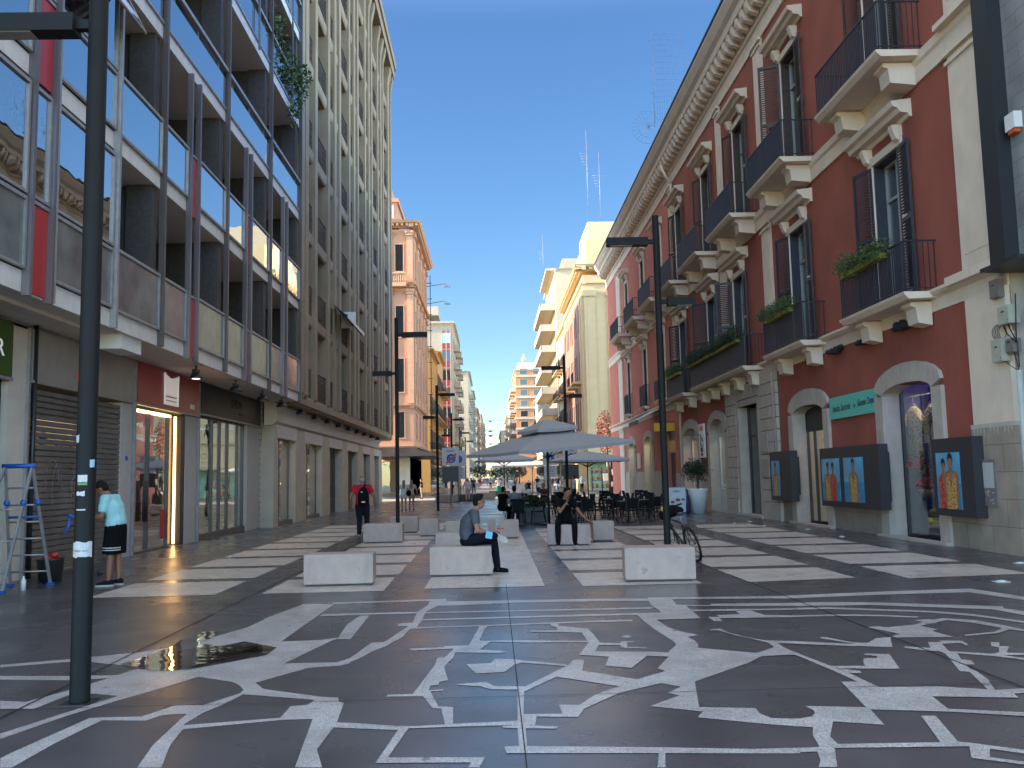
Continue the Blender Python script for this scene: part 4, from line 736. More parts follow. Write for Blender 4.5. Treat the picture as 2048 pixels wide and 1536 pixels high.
# ---- shutter prototype: width .72, height H, local origin hinge bottom, extends +y, thickness x
def shutter(H, m, parent, at):
    q = MB(); w = .70; q.box(-.02,.02,0,.07,0,H); q.box(-.02,.02,w-.07,w,0,H)
    for z in (0, H*.5-.05, H-.1): q.box(-.019,.019,.07,w-.07,z,z+.1)
    z = .14
    while z < H-.12:
        if abs(z-H*.5) > .08: q.prism([(-.018,.07,z),(.018,.07,z+.045),(.018,.07,z+.055),(-.018,.07,z+.01)],[(-.018,w-.07,z),(.018,w-.07,z+.045),(.018,w-.07,z+.055),(-.018,w-.07,z+.01)])
        z += .075
    return q.build('shutter', m, parent, at=at)
SHP = {}
def win(y, z0, z1, w, m, fl, ang=(.35,.25), ped=True, shut=True, white=False, sc=.5):
    # frame, casement, curtain
    q = MB(); q.fb(F, y-w, y-w+.08, z0, z1, -.34, -.26); q.fb(F, y+w-.08, y+w, z0, z1, -.34, -.26); q.fb(F, y-w+.08, y+w-.08, z1-.1, z1, -.34, -.26)
    q.fb(F, y-.04, y+.04, z0, z1-.1, -.33, -.25); q.fb(F, y-w+.08, y+w-.08, z1-1.0, z1-.93, -.33, -.255)
    wo = q.build('window', m_fr if not white else m_fr, T, at=F(y,z0,0))
    # verts were built in world: shift
    for v in wo.data.vertices: v.co = (v.co.x-RX, v.co.y-y, v.co.z-z0)
    q = MB(); q.fb(F, y-w, y-w+.05, z0, z1, -.26, -.004); q.fb(F, y+w-.05, y+w, z0, z1, -.26, -.004); q.fb(F, y-w+.05, y+w-.05, z1-.05, z1, -.26, -.004); q.build('jamb_lining', m, wo)
    q = MB(); q.fb(F, y-w+.08, y+w-.08, z0, z1-.1, -.33, -.31); q.build('pane', m_shopg, wo)
    q = MB(); q.fb(F, y-w+.35, y-.15, z0+.1, z1-.15, -.5, -.48); q.build('curtain', m_curtw, wo)
    q = MB(); q.fb(F, y-w-.2, y-w, z0, z1, .001, .06); q.fb(F, y+w, y+w+.2, z0, z1, .001, .06); q.fb(F, y-w-.2, y+w+.2, z1, z1+.2, .001, .065); q.build('surround', m_cst, wo)
    if ped:
        e = w+.75 if fl < 3 else w+.55; zp = z1+.45
        q = MB(); q.uprism(F, [(zp,.06),(zp+.08,.10),(zp+.10,.28),(zp+.2,.33),(zp+.24,.44),(zp+.36,.48),(zp+.42,.02),(zp+.42,.001),(zp,.001)], y-e, y+e)
        for s in (-1,1): q.fb(F, y+s*(w+.12)-.11, y+s*(w+.12)+.11, z1+.2, zp, .001, .08); q.uprism(F, [(zp-.38,.08),(zp-.32,.16),(zp-.08,.24),(zp,.25),(zp,.08)], y+s*(w+.12)-.1, y+s*(w+.12)+.1)
        q.build('pediment', m_cst, wo)
    if shut:
        for s, a in ((-1,ang[0]),(1,ang[1])):
            key = (m.name, round(z1-z0,2))
            if key not in SHP:
                sh = shutter(z1-z0-.05, m, wo, F(y+s*w, z0+.02, .05)); SHP[key] = sh.data
            else:
                sh = bpy.data.objects.new('shutter', SHP[key]); COL.objects.link(sh); sh.parent = wo; p = F(y+s*w, z0+.02, .05); sh.location = (p[0]-RX, p[1]-y, p[2]-z0)
            sh.rotation_euler = (0,0,(pi-(-a)) if s < 0 else -(-a)) if 0 else (0,0,(pi-a) if s < 0 else a)
    return wo
def balcony(a, b, z, p, m=m_rail, h=1.15, slabh=.14, brackets=None, ends=True):
    q = MB(); q.uprism(F, [(z-slabh,.02),(z-slabh-.02,p-.1),(z-.06,p),(z,p+.02),(z,.001)], a, b); so_ = q.build('balcony', m_cst, T)
    q = MB(); n = int((b-a)/.10)
    q.fb(F, a, b, z+h-.035, z+h, p-.09, p-.05); q.fb(F, a, b, z+.07, z+.09, p-.085, p-.055)
    for i in range(n+1): y = a+.02+i*(b-a-.04)/n; q.fb(F, y-.012, y+.012, z, z+h-.03, p-.082, p-.058)
    for e in (a, b-.03):
        q.fb(F, e, e+.03, z+h-.036, z+h-.001, .0, p-.09); q.fb(F, e, e+.03, z+.07, z+.09, 0, p-.09)
        for i in range(int(p/.12)): q.fb(F, e+.005, e+.023, z, z+h-.03, .05+i*.12, .068+i*.12)
    q.build('railing', m, so_)
    for y in (brackets or (a+.55, b-.55)):
        q = MB(); q.uprism(F, [(z-slabh-.03,.04),(z-slabh-.03,p-.28),(z-slabh-.12,p-.26),(z-slabh-.17,p-.38),(z-slabh-.5,p-.42),(z-slabh-.56,.04)], y-.24, y+.24); q.build('bracket', m_cst, so_)
    return so_
for i, y in enumerate(WIN1): win(y, 5.62, 9.3, .72, m_shn, 1, (.10, (.3,.3,1.1,.9,.6)[i]))
for i, y in enumerate(WIN2): win(y, 11.05, 15.15, .72, m_shb, 2, (.12,.3 if i != 1 else 1.1))
for y in WS: win(y, 5.9, 9.5, .6, m_shn, 3, shut=False, white=True); win(y, 11.1, 15.2, .6, m_shb, 3, shut=False, white=True)
for y in WS:
    for z0, z1 in ((5.92,9.4),(11.12,15.0)):
        q = MB(); q.fb(F, y-.52, y-.06, z0, z1, -.24, -.2); q.fb(F, y+.06, y+.52, z0, z1, -.24, -.2); z=z0+.1
        while z < z1-.1: q.fb(F, y-.5, y+.5, z, z+.03, -.2, -.185); z += .12
        q.build('shutter', m_shn, T)
balcony(19.1, 22.75, 5.5, .78); balcony(25.7, 29.4, 5.45, .78); balcony(31.75, 40.4, 5.45, .78, brackets=(32.3,34.3,36.3,38.2,39.9)); balcony(42.0, 46.0, 5.45, .78)
balcony(19.1, 22.95, 11.02, 1.05); balcony(25.85, 29.45, 11.02, 1.05); balcony(31.6, 35.3, 11.02, 1.05); balcony(37.2, 41.0, 11.02, 1.05); balcony(42.8, 46.9, 11.02, 1.05)
for y in WS: balcony(y-2.0, y+2.0, 11.3, 1.05, slabh=.2)
for y in (56.1,62.7): balcony(y-.95, y+.95, 5.85, .35, h=1.35, brackets=(y-.6,y+.6))
balcony(49.6-.5, 51.9, 5.85, .35, brackets=(50,51))
# ---- ground floor: stone arches
def arch(a, b, spring, apex, wd, top, name='stone_arch', m=m_lime, w=.09, z0=0, n=10):
    q = MB(); c = (a+b)/2; hw = (b-a)/2
    def pt(t, hw_, sp, ap): return (c+hw_*cos(t), sp+(ap-sp)*sin(t))
    for i in range(n):
        t0, t1 = pi*i/n, pi*(i+1)/n
        i0, i1 = pt(t0,hw,spring,apex), pt(t1,hw,spring,apex); o0, o1 = pt(t0,hw+wd,spring+.15,top), pt(t1,hw+wd,spring+.15,top)
        q.fprism(F, [i0,i1,o1,o0], -.34, w)
    q.fb(F, a-wd, a, z0, spring+.0, -.34, w+.002); q.fb(F, b, b+wd, z0, spring+.0, -.34, w+.002)
    q.fb(F, a-wd-.04, b+wd+.04, 0, .06, .0, w+.12) if z0 == 0 else None
    o = q.build(name, m, T); return o
def lune(a, b, spring, apex, w0, w1, mm, parent, name, n=10):
    q = MB(); c = (a+b)/2; hw = (b-a)/2; P = [(c+hw*cos(pi*i/n), spring+(apex-spring)*sin(pi*i/n)) for i in range(n+1)]
    q.fprism(F, P, w0, w1); return q.build(name, mm, parent)
mb = MB()
for a, b in GR[:2]: mb.fb(F, a-.3, b+.3, 3.62, 4.2, -.35, -.002) if 0 else None
# shop arch 1,2
arch(19.62,22.12,3.45,3.68,.44,4.15); arch(26.2,28.85,3.45,3.68,.42,4.18)
arch(37.42,40.0,3.35,3.98,.4,4.35); arch(42.45,45.5,3.4,3.85,.4,4.3,z0=0); arch(54.6,57.2,3.5,4.0,.35,4.35,z0=.0); arch(61.2,63.6,3.45,3.9,.35,4.3)
def rshop(a, b, z1, posts, fm=m_black, door=False, sill=.05, f0=.08, gm=m_shopg, lun=None):
    q = MB(); q.fb(F, a, b, sill, z1, -.40, -.385); g_ = q.build('shop_window', gm, T); q = MB()
    for p in posts: q.fb(F, p-.03, p+.03, 0, z1, -.43, -.35)
    q.fb(F, a, b, 0, sill+.04, -.43, -.34); q.fb(F, a, b, z1-.05, z1+.02, -.43, -.345); q.build('shop_frame', fm, g_)
    return g_
g1 = rshop(19.6,22.14,3.72,(19.7,22.08)); g2 = rshop(26.2,28.85,2.95,(26.25,26.9,28.2,28.82))
q = MB(); q.fb(F, 26.1, 28.95, 2.97, 3.72, -.42, -.36); q.build('dark_transom', m_black, g2)
g3 = rshop(37.42,40.0,3.3,(37.5,38.7,39.95),m_wht); lune(37.35,40.1,3.33,3.99,-.40,-.32,m_wht,g3,'fanlight')
q = MB(); q.fb(F,37.5,39.95,.04,.95,-.38,-.33); q.fb(F,37.5,39.95,1.05,1.12,-.38,-.33); q.build('door_panel', m_wht, g3)
g4 = rshop(42.45,45.5,3.35,(42.5,43.9,45.45),m_wht,sill=.9); lune(42.4,45.55,3.38,3.87,-.40,-.32,m_wht,g4,'fanlight'); q = MB(); q.fb(F,42.45,45.5,0,.9,-.35,.05); q.build('sill_wall', m_lime, T)
g5 = rshop(54.6,57.2,4.0,(54.65,57.15),m_fr,sill=.35); g6 = rshop(61.2,63.6,3.9,(61.25,63.55),m_fr,sill=.35)
for a,b in ((54.6,57.2),(61.2,63.6)): q = MB(); q.fb(F,a,b,0,.33,-.3,.04); q.build('sill_wall', m_lime, T)
# interiors
m_int = mat('pale_interior', (.40,.38,.33), .8); m_int2 = mat('blue_interior', (.05,.055,.09), .8)
for a, b, zz, d, mm in ((18.2,23.4,4.3,-2.2,m_int2),(25.0,30.0,4.3,-2.4,m_int),(37.0,40.5,4.4,-3,m_int),(42,46,4.4,-3,m_int),(54,58,4.4,-2.5,m_int),(60.8,64,4.4,-2.5,m_int)):
    q = MB(); q.fb(F, a, b, 0, zz, d-.1, d); q.fb(F, a, a+.1, 0, zz, d, -.45); q.fb(F, b-.1, b, 0, zz, d, -.45); q.fb(F, a, b, zz, zz+.1, d, -.36); q.fb(F, a, b, .003, .02, d, -.45); q.build('shop_interior', mm, T)
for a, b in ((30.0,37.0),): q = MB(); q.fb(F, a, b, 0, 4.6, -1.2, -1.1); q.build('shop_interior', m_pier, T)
for (x,y,z),e,c,s in (((10.5,21.6,4.2),20,(1,.85,.65),.8),((11.0,27.6,4.2),14,(1,.62,.3),1.4),((11.5,38.7,4.3),8,(1,.8,.6),1.4),((11.3,44,4.3),12,(1,.6,.3),1.2),((11.2,56,4.2),18,(1,.85,.5),1.2),((11.2,62.4,4.2),18,(1,.85,.6),1.2)): alight('shop_ceiling_light', (x,y,z), e, c, s)
l = bpy.data.lights.new('violet_spot','POINT'); l.energy = 2.5; l.color = (.35,.2,1); l.shadow_soft_size = .1; o = bpy.data.objects.new('violet_spot', l); COL.objects.link(o); o.location = (11.5,21.6,3.9)
q = MB(); q.fb(F, 18.5, 23.2, 4.05, 4.1, -1.9, -.6); tag(q.build('violet_light_panel', emit('violet_glow',(.22,.08,.85),.5)), 'violet light panel in the ceiling of the big arched window', 'light panel')
# portal with quoins
q = MB(); rnd = random.Random(9)
for c0, c1 in ((30.3,32.28),(35.45,36.92)):
    z = 0.62; r = 0
    while z < 4.95:
        h = .415; s = .18 if r % 2 else 0
        if c0 < 33: q.fb(F, c0+.02, c0+.85-s, z, z+h-.025, .03, .13); q.fb(F, c0+.88-s, c1, z, z+h-.025, .03, .128)
        else: q.fb(F, c0, c0+.6+s, z, z+h-.025, .03, .128); q.fb(F, c0+.63+s, c1, z, z+h-.025, .03, .13)
        z += h; r += 1
for i in range(7): a = 32.3+i*.45; q.fprism(F, [(a+.02,4.45),(a+.43,4.45),(a+.43+(i-3)*.05,4.98),(a+.02+(i-3)*.05,4.98)], .03, .12)
q.build('quoins', m_lime, T)
q = MB(); q.fb(F, 30.28, 32.58, 0, 5.07, .001, .03); q.fb(F, 35.17, 36.95, 0, 5.07, .001, .03); q.fb(F, 32.58, 35.17, 4.2, 5.07, .001, .03); q.build('portal_backing', mat('dark_joint_stone',(.13,.115,.10),.9), T)
q = MB(); q.fb(F, 32.3, 32.62, 0, 4.42, -.34, .1); q.fb(F, 35.13, 35.44, 0, 4.42, -.34, .1); q.fb(F, 32.62, 35.13, 4.18, 4.42, -.34, .1); q.fb(F, 32.2, 35.6, 0, .07, -.3, .22); q.fb(F, 30.28, 32.28, 0, .6, .03, .16); q.fb(F, 35.46, 36.95, 0, .6, .03, .16); q.build('portal_frame', m_lime, T)
q = MB(); q.fb(F, 32.62, 35.13, .07, 4.18, -.36, -.32); dr = q.build('entrance_door', m_win, T)
q = MB(); 
for p in (32.66,33.9,35.1): q.fb(F, p-.05, p+.05, .07, 4.18, -.32, -.27)
q.fb(F, 32.62, 35.13, 3.0, 3.08, -.32, -.28); q.build('door_frame', m_black, dr)
for z0, z1 in ((2.35,3.0),(1.45,2.1)):
    q = MB(); q.fb(F, 31.35, 32.2, z0, z1, .13, .16); tag(q.build('wall_plaque', mat('pale_plaque',(.34,.32,.29),.6)), ('upper' if z0 > 2 else 'lower')+' stone plaque beside the portal of the red building', 'plaque')
# rolling shutter door with yellow boards
q = MB(); z = .05
while z < 2.8: q.uprism(F, [(z,-.3),(z+.01,-.27),(z+.09,-.265),(z+.1,-.3)], 47.9, 50.4); z += .11
q.build('roller_shutter', m_doorb, T)
q = MB(); q.fb(F, 47.9, 50.4, 3.5, 4.0, -.3, -.28); 
for i in range(8): q.fb(F, 47.9, 50.4, 3.45+i*.07, 3.47+i*.07, -.27, -.22)
q.build('grille', m_alu, T)
m_yel = mat('yellow_sign', (.60,.36,.02), .5, var=.06)
q = MB(); q.fb(F, 47.95, 50.35, 2.85, 3.45, -.2, -.12); tag(q.build('sign_board', m_yel), 'yellow sign board over the closed brown shutter', 'sign')
q = MB(); q.box(8.72,9.82,47.7,47.82,3.92,4.36); t = thing('projecting_sign', 'yellow sign sticking out from the red wall behind the lamp post', 'sign', (9.8,47.7,3.9)); q.build('panel', m_yel, t); q = MB(); q.tube([(9.9,47.76,4.4),(8.8,47.76,4.4)], .015, 6); q.build('bar', m_black, t)
# display cases with posters
m_case = mat('charcoal_case', (.028,.029,.034), .5, var=.1); m_sea = mat('poster_sky', (.10,.36,.55), .4, var=.3, scale=1.5); m_skin2 = mat('poster_skin', (.30,.13,.07), .5, var=.3, scale=8)
m_pcl = mat('poster_clothes', (.45,.27,.08), .5, var=.8, scale=22); m_pcr = mat('poster_cloth_red', (.42,.05,.04), .5, var=.9, scale=25); m_seab = mat('poster_sea', (.03,.22,.40), .4, var=.3, scale=10); m_hair = mat('dark_hair', (.016,.010,.008), .6, var=.3)
def figure(q, u, v, s, w):   # bust silhouette polygons
    P = [(-.42,-1.),(-.5,-.2),(-.52,.42),(-.34,.6),(-.12,.66),(-.1,.8),(-.17,.95),(-.13,1.18),(0,1.26),(.13,1.18),(.17,.95),(.1,.8),(.12,.66),(.34,.6),(.52,.42),(.5,-.2),(.42,-1.)]
    return [(u+a*s, v+b*s) for a, b in P]
def case(a, b, z0, z1, pans, label):
    t = thing('display_case', label, 'display case', (9.7,(a+b)/2,z0)); q = MB(); q.fb(F, a, b, z0, z1, .12, .36); q.fb(F, a+.2, b-.2, z0+.2, z1-.2, 0, .12); q.build('case', m_case, t)
    for (u0, u1, fig) in pans:
        q = MB(); q.fb(F, u0, u1, z0+.15, z1-.3, .361, .368); po = q.build('poster', m_sea, t); h = z1-z0-.45; q = MB(); q.fb(F, u0, u1, z0+.15, z0+.15+h*.45, .369, .371); q.build('sea', m_seab, po)
        for i, (du, s, body, skin) in enumerate(fig):
            u = (u0+u1)/2+du; v = z0+.15+h*.36; w = .372+.004*i; top = s*1.26; sc = s*1.35
            P = [(max(u0,min(u1,x)), max(z0+.15,y)) for x, y in figure(None, u, v, sc, w)]
            q = MB(); q.fprism(F, P, w, w+.001); q.build('figure', m_skin2, po)
            q = MB(); c = [(-.34,-1.2),(-.34,-.2),(-.36,.40),(-.2,.56),(-.04,.1),(.04,.1),(.2,.56),(.36,.40),(.34,-.2),(.34,-1.2)]
            q.fprism(F, [(max(u0,min(u1,u+x*sc)), max(z0+.15, v+y*sc)) for x, y in c], w+.0012, w+.002); q.build('clothes', body, po)
            q = MB(); q.fprism(F, [(u+x*sc, v+y*sc) for x, y in ((-.18,.95),(-.16,1.2),(0,1.32),(.16,1.22),(.18,.98),(.1,1.08),(-.08,1.1))], w+.0012, w+.002); q.build('hair', m_hair, po)
    return t
case(17.58,19.22,.66,2.27,[(18.08,19.05,[(.18,.36,m_pcr,0),(-.12,.42,m_pcl,0)])],'charcoal display case with one poster, nearest, beside the big shop window')
case(21.9,25.85,.66,2.28,[(22.85,24.12,[(0,.42,m_pcl,0)]),(24.42,25.72,[(.2,.38,m_pcl,0),(-.18,.37,m_pcr,0)])],'wide charcoal display case with two posters between the stone arches')
case(28.45,30.55,.7,2.31,[(29.55,30.38,[(0,.4,m_pcl,0)])],'charcoal display case with one poster beside the portal')
# turquoise shop sign
t = thing('shop_sign', 'turquoise sign with black script between the two stone arches', 'sign', (9.8,24,3.1)); q = MB(); q.fb(F, 22.5, 25.62, 3.1, 3.71, .02, .08); q.build('panel', mat('turquoise',(.10,.50,.42),.5,var=.04), t)
text('Antica Sartoria', .27, lambda u,v,d: (9.765-d, 24.78-u, 3.38+v+u*.02), m_black, t, shear=.4, sx=.78, ext=.002)
text('by', .15, lambda u,v,d: (9.765-d, 23.86-u, 3.38+v), m_black, t, shear=.4, ext=.002)
text('Giacomo Cinque', .27, lambda u,v,d: (9.765-d, 23.13-u, 3.42+v+u*.02), m_black, t, shear=.4, sx=.58, ext=.002)
# vertical banner sign
t = thing('banner_sign', 'tall white banner sign with black vertical characters between two arches', 'sign', (9.75,41.4,2.3)); q = MB(); q.fb(F, 40.98, 41.95, 2.36, 3.92, .02, .1); q.build('panel', m_wht, t)
q = MB(); c = 41.45
for (x0,z0,x1,z1) in ((.1,3.45,.1,3.25),(-.02,3.3,.12,3.05),(0,3.28,-.22,3.12),(.1,3.05,.1,2.88),(.1,2.98,-.1,2.92),(.15,2.78,-.15,2.78),(.1,2.84,.1,2.68),(-.1,2.84,-.1,2.68),(.18,2.66,-.18,2.66),(0,2.86,0,2.66)):
    q.tube([F(c+x0*1.4,z0,.105),F(c+x1*1.4,z1,.105)], .022, 4)
q.fb(F, c-.2, c+.2, 2.45, 2.58, .1, .112); q.build('characters', m_black, t); q = MB(); q.fb(F, c-.3, c+.3, 3.62, 3.82, .1, .108); q.build('red_label', m_red, t)
q = MB(); q.fb(F, 58.95, 60.1, 2.05, 3.05, .02, .1); t = tag(q.build('wall_panel', m_cst), 'small framed panel on the salmon wall between two arches', 'sign')
# awning over the far shop
m_awn = mat('white_awning', (.62,.64,.66), .7); t = thing('awning', 'sloping white awning with grey valance on the salmon facade', 'awning', (9.8,53,4.6))
q = MB(); q.prism([(9.84,50.9,5.45),(8.4,50.9,4.75),(8.4,54.4,4.75),(9.84,54.4,5.45)],[(9.84,50.9,5.48),(8.4,50.9,4.78),(8.4,54.4,4.78),(9.84,54.4,5.48)]); q.build('fabric', m_awn, t)
q = MB()
for i in range(12): y = 50.9+i*.29; q.fprism(lambda u,v,w: (8.4-w,u,v), [(y,4.76),(y+.29,4.76),(y+.29,4.55),(y+.145,4.47),(y,4.55)], 0, .01)
q.build('valance', mat('grey_valance',(.16,.16,.17),.8), t)
# flower boxes
def fbox(a, b, z, label, seed, m1=m_leaf, dens=1., h=.28, w=.72):
    t = thing('flower_box', label, 'flower box', F((a+b)/2,z,w)); rnd = random.Random(seed); q = MB(); n = int((b-a)*260*dens)
    for i in range(int((b-a)/.3)+1):
        y = a+i*.3; c = F(y,z+.16+rnd.uniform(0,.2),w+.09); leaves(q, c, (.28,.32,h*rnd.uniform(.6,1.2)), int(330*dens), .065, rnd, .1)
    q.build('foliage', m1, t, False)
    q = MB(); y = a
    while y < b-.5: q.fb(F, y, y+.72, z-.08, z+.04, w-.02, w+.16); y += .8
    q.build('planter', m_leafy if seed % 2 else m_terr, t); return t
fbox(20.0,22.6,6.55,'feathery green flower box on the nearest low balcony of the red building',1,dens=1.1)
fbox(26.4,29.3,6.5,'feathery green flower box on the second low balcony of the red building',3,dens=1.)
fbox(32.2,35.2,6.45,'near half of the dense planting on the long low balcony',5,m_leafd,1.3,.3)
fbox(35.4,40.2,6.45,'far half of the dark planting on the long low balcony',7,m_leafd,1.2,.3)
fbox(42.3,45.6,6.45,'flower box on the low balcony beside the drainpipe',9,m_leaf,.9)
m_net = mat('dark_bundle', (.022,.020,.022), .9, var=.4, scale=20)
for i,(y,z) in enumerate(((20.6,4.98),(22.9,4.98),(24.8,5.0),(26.6,5.0))):
    q = MB(); rnd = random.Random(i); 
    for j in range(9): q.ell(F(y-.45+j*.11,z+rnd.uniform(-.03,.05),.1+rnd.uniform(-.03,.06)), (rnd.uniform(.06,.12),.11,rnd.uniform(.06,.13)), 7, 5)
    tag(q.build('dark_bundle', m_net), ('first','second','third','fourth')[i]+' dark net bundle tucked under the stone band, counted from the near corner', 'bundle')
# pots / birds on balconies
q = MB(); q.lathe([(.1,0),(.15,.25),(.14,.25),(.1,.02)], (9.1,20.0,11.03), 12); tag(q.build('black_pot', m_black), 'black pot on the nearest upper balcony floor', 'pot')
q = MB(); q.box(9.2,9.5,22.2,22.5,11.03,11.4); tag(q.build('wooden_crate', mat('yellow_wood',(.35,.2,.05),.7)), 'small yellow crate on the nearest upper balcony', 'crate')
for y in (26.9, 42.9): q = MB(); q.ell((8.9,y,12.3),(.06,.12,.07)); q.ell((8.9,y+.1,12.38),(.035,.04,.04)); q.tube([(8.9,y-.1,12.28),(8.9,y-.24,12.25)],[.03,.01],6); tag(q.build('pigeon', m_pier), 'pigeon on the '+('second' if y < 30 else 'farthest dark')+' upper balcony rail', 'pigeon')
# things on corner pilaster
def wbox(y0,y1,z0,z1,w,m,label,name='utility_box',cat='utility box'):
    t = thing(name,label,cat,F((y0+y1)/2,z0,.1)); q = MB(); b = .015; q.fb(F,y0,y1,z0,z1,.1,.1+w); q.fb(F,y0+b,y1-b,z0+b,z1-b,.1+w,.1+w+.01); q.build('case',m,t); q = MB(); q.fb(F,(y0+y1)/2-.04,(y0+y1)/2+.05,(z0+z1)/2+.05,(z0+z1)/2+.08,.1+w+.01,.1+w+.015); q.fb(F,y0+.04,y0+.06,z0+.05,z0+.07,.1+w+.01,.1+w+.015); q.build('vent_slot',m_black,t); return t
m_ubx = mat('cream_plastic_box', (.42,.42,.33), .5, dirt=.2); m_gbx = mat('brown_grey_box', (.20,.17,.16), .6)
wbox(16.5,16.8,4.85,5.2,.12,m_gbx,'grey-brown box under the ledge at the right corner'); wbox(16.08,16.45,4.28,4.62,.2,m_ubx,'upper cream utility box on the corner pilaster'); wbox(16.42,16.78,3.62,4.05,.18,m_ubx,'lower cream utility box below the cable coil'); wbox(16.1,16.35,3.75,4.0,.15,m_gbx,'small brown junction box at the corner')
q = MB()
for j in range(5): q.torus(F(16.5+.01*j,4.17,.2+.01*j), .12+.008*j, .007, (1,.1*j,.05), 20, 5)
q.tube([F(16.3,4.28,.2),F(16.15,4.15,.25),F(16.05,3.9,.2),F(16.05,3.45,.2)], .012, 6); q.tube([F(16.45,4.28,.2),F(16.2,4.1,.3),F(16.0,3.9,.25),F(16.0,4.8,.2)], .012, 6); q.tube([F(16.2,3.75,.2),F(16.12,3.6,.2),F(16.08,3.4,.2)], .01, 6); q.tube([F(16.5,3.62,.2),F(16.3,3.5,.2),F(16.1,3.4,.2)], .006, 6)
tag(q.build('cable_coil', m_black), 'looped black cables between the utility boxes', 'cable')
q = MB(); q.tube([F(16.06,3.4,.2),F(16.06,0,.2)], .06, 12); tag(q.build('white_conduit', mat('pale_green_conduit',(.42,.47,.43),.4)), 'pale plastic conduit running down the corner', 'pipe')
t = thing('notice_board', 'worn metal notice board on the stone plinth at the right', 'notice board', F(17.5,.9,.13)); q = MB(); q.fb(F,17.16,17.8,.9,1.8,.13,.17); q.build('board', m_gbx, t); q = MB(); q.fb(F,17.22,17.68,1.25,1.74,.17,.175); q.build('torn_poster', m_stk, t); q = MB()
rnd = random.Random(11)
for _ in range(14): a = rnd.uniform(17.2,17.7); z = rnd.uniform(.94,1.2); q.fb(F,a,a+rnd.uniform(.02,.07),z,z+rnd.uniform(.02,.06),.17,.174)
q.build('sticker_remains', m_stk, t)
# dark channel and stone-clad neighbour at the right edge
t = thing('stone_clad_building', 'grey stone-clad building at the right edge beyond a dark channel', 'building', (9.85,12,0)); m_clad = joints(mat('grey_marble_cladding', (.27,.27,.27), .5, var=.3, scale=1.2), (1,2), 1, .62, .3, .006, (.08,.08,.08), .5, .8)
q = MB(); q.fb(F, 2, 15.85, 5.3, 22, -8, .15); q.fb(F, 2, 15.85, 0, 5.3, -8, -.1); q.build('wall', m_clad, t); q = MB(); q.fb(F, 15.85, 16.35, 5.35, 21, -.5, .42); q.fb(F, 15.2, 16.4, 5.28, 5.35, -.5, .6); q.build('dark_channel', m_black, t)
t = thing('alarm_box', 'white alarm box with orange light on the grey stone cladding', 'alarm box', (9.65,15.6,7.9)); q = MB(); q.fb(F,15.45,15.75,7.75,8.05,.15,.3); q.build('case', m_wht, t); q = MB(); q.fb(F,15.5,15.7,7.68,7.75,.16,.28); q.build('lens', mat('orange_lens',(.6,.12,.02),.4), t)
# ================================================================ FAR BUILDINGS
WP = {}
def wpart(F, u, v, w_, h, mats, par, key, shut=None, frame=True):   # window part + pane sub-part, mesh shared
    k = (key, round(w_,2), round(h,2))
    at = F(u,v,0)
    if k not in WP:
        A = lambda a,b,c: tuple(x-y for x, y in zip(F(u+a,v+b,c), at))
        q = MB(); q.fb(A,-w_/2-.1,-w_/2,-.05,h+.1,.003,.07); q.fb(A,w_/2,w_/2+.1,-.05,h+.1,.003,.07); q.fb(A,-w_/2,w_/2,h,h+.1,.003,.07); q.fb(A,-w_/2-.15,w_/2+.15,-.14,-.05,.003,.12)
        o = q.build('window', mats[0], par, at=at); q = MB(); q.fb(A,-w_/2,w_/2,0,h,.004,.03); 
        sm = OFF[o.name]; OFF[o.name] = (0,0,0); q.build('pane', mats[1], o)
        if shut:
            for s in (-1,1): q = MB(); q.fb(A,s*(w_/2+.05)-(w_/2 if s < 0 else 0),s*(w_/2+.05)+(w_/2 if s > 0 else 0),0,h,.071,.11); q.build('shutter', shut, o)
        OFF[o.name] = sm; WP[k] = o; KC.pop(o.name, None); return o
    return put(WP[k], par, at)
def cornice(F, z, a, b, par, m, s=1., name='cornice', dent=0):
    q = MB(); q.uprism(F, [(z-.5*s,.05),(z-.45*s,.15*s),(z-.25*s,.2*s),(z-.2*s,.6*s),(z,.75*s),(z,-.3),(z-.5*s,-.3)], a, b)
    if dent:
        y = a+.1
        while y < b-.2: q.fb(F, y, y+dent*.5, z-.42*s, z-.21*s, .2*s, .5*s); y += dent
    q.build(name, m, par)
# ---- pink neoclassical building
m_pk = mat('pink_stucco', (.52,.27,.16), .9, var=.06, scale=.6, dirt=.15); m_pk2 = mat('pink_trim', (.58,.33,.20), .9, var=.08)
T = thing('pink_palazzo', 'tall pink neoclassical palazzo with heavy cornice beyond the crossing', 'building', (-7.8,100,0))
PY = 92.; A = FY(PY); B = FX(-7.8, 1)
q = MB(); q.box(-26,-7.8,PY,112,4.4,27.6); q.box(-26,-8.6,PY+1,112,0,4.4); q.build('wall', m_pk, T)
cornice(A, 28.4, -26, -7.1, T, m_pk2, 1.3, dent=.5); cornice(B, 28.39, PY-.6, 112, T, m_pk2, 1.3, dent=.5)
q = MB(); q.box(-26,-9.4,PY+.3,PY+8,28.4,30.6); q.box(-26,-9.2,PY+.1,PY+8.2,30.6,31.0); q.box(-12,-9.9,PY+.2,PY+3,31.,32.); q.build('attic', m_pk, T)
q = MB(); q.box(-10.6,-9.7,PY+.24,PY+.29,28.9,30.3); sp_ = q.build('attic_panel', m_cst, T); text('E', 1.0, lambda u,v,d: (-10.1+u, PY+.235-d, 29.6+v), m_pier, sp_)
for z, s in ((21.8,.7),(9.2,.6),(5.0,.8)): cornice(A, z, -26, -7.5, T, m_pk2, s, 'string_course'); cornice(B, z-.005, PY-.3, 112, T, m_pk2, s, 'string_course')
q = MB()
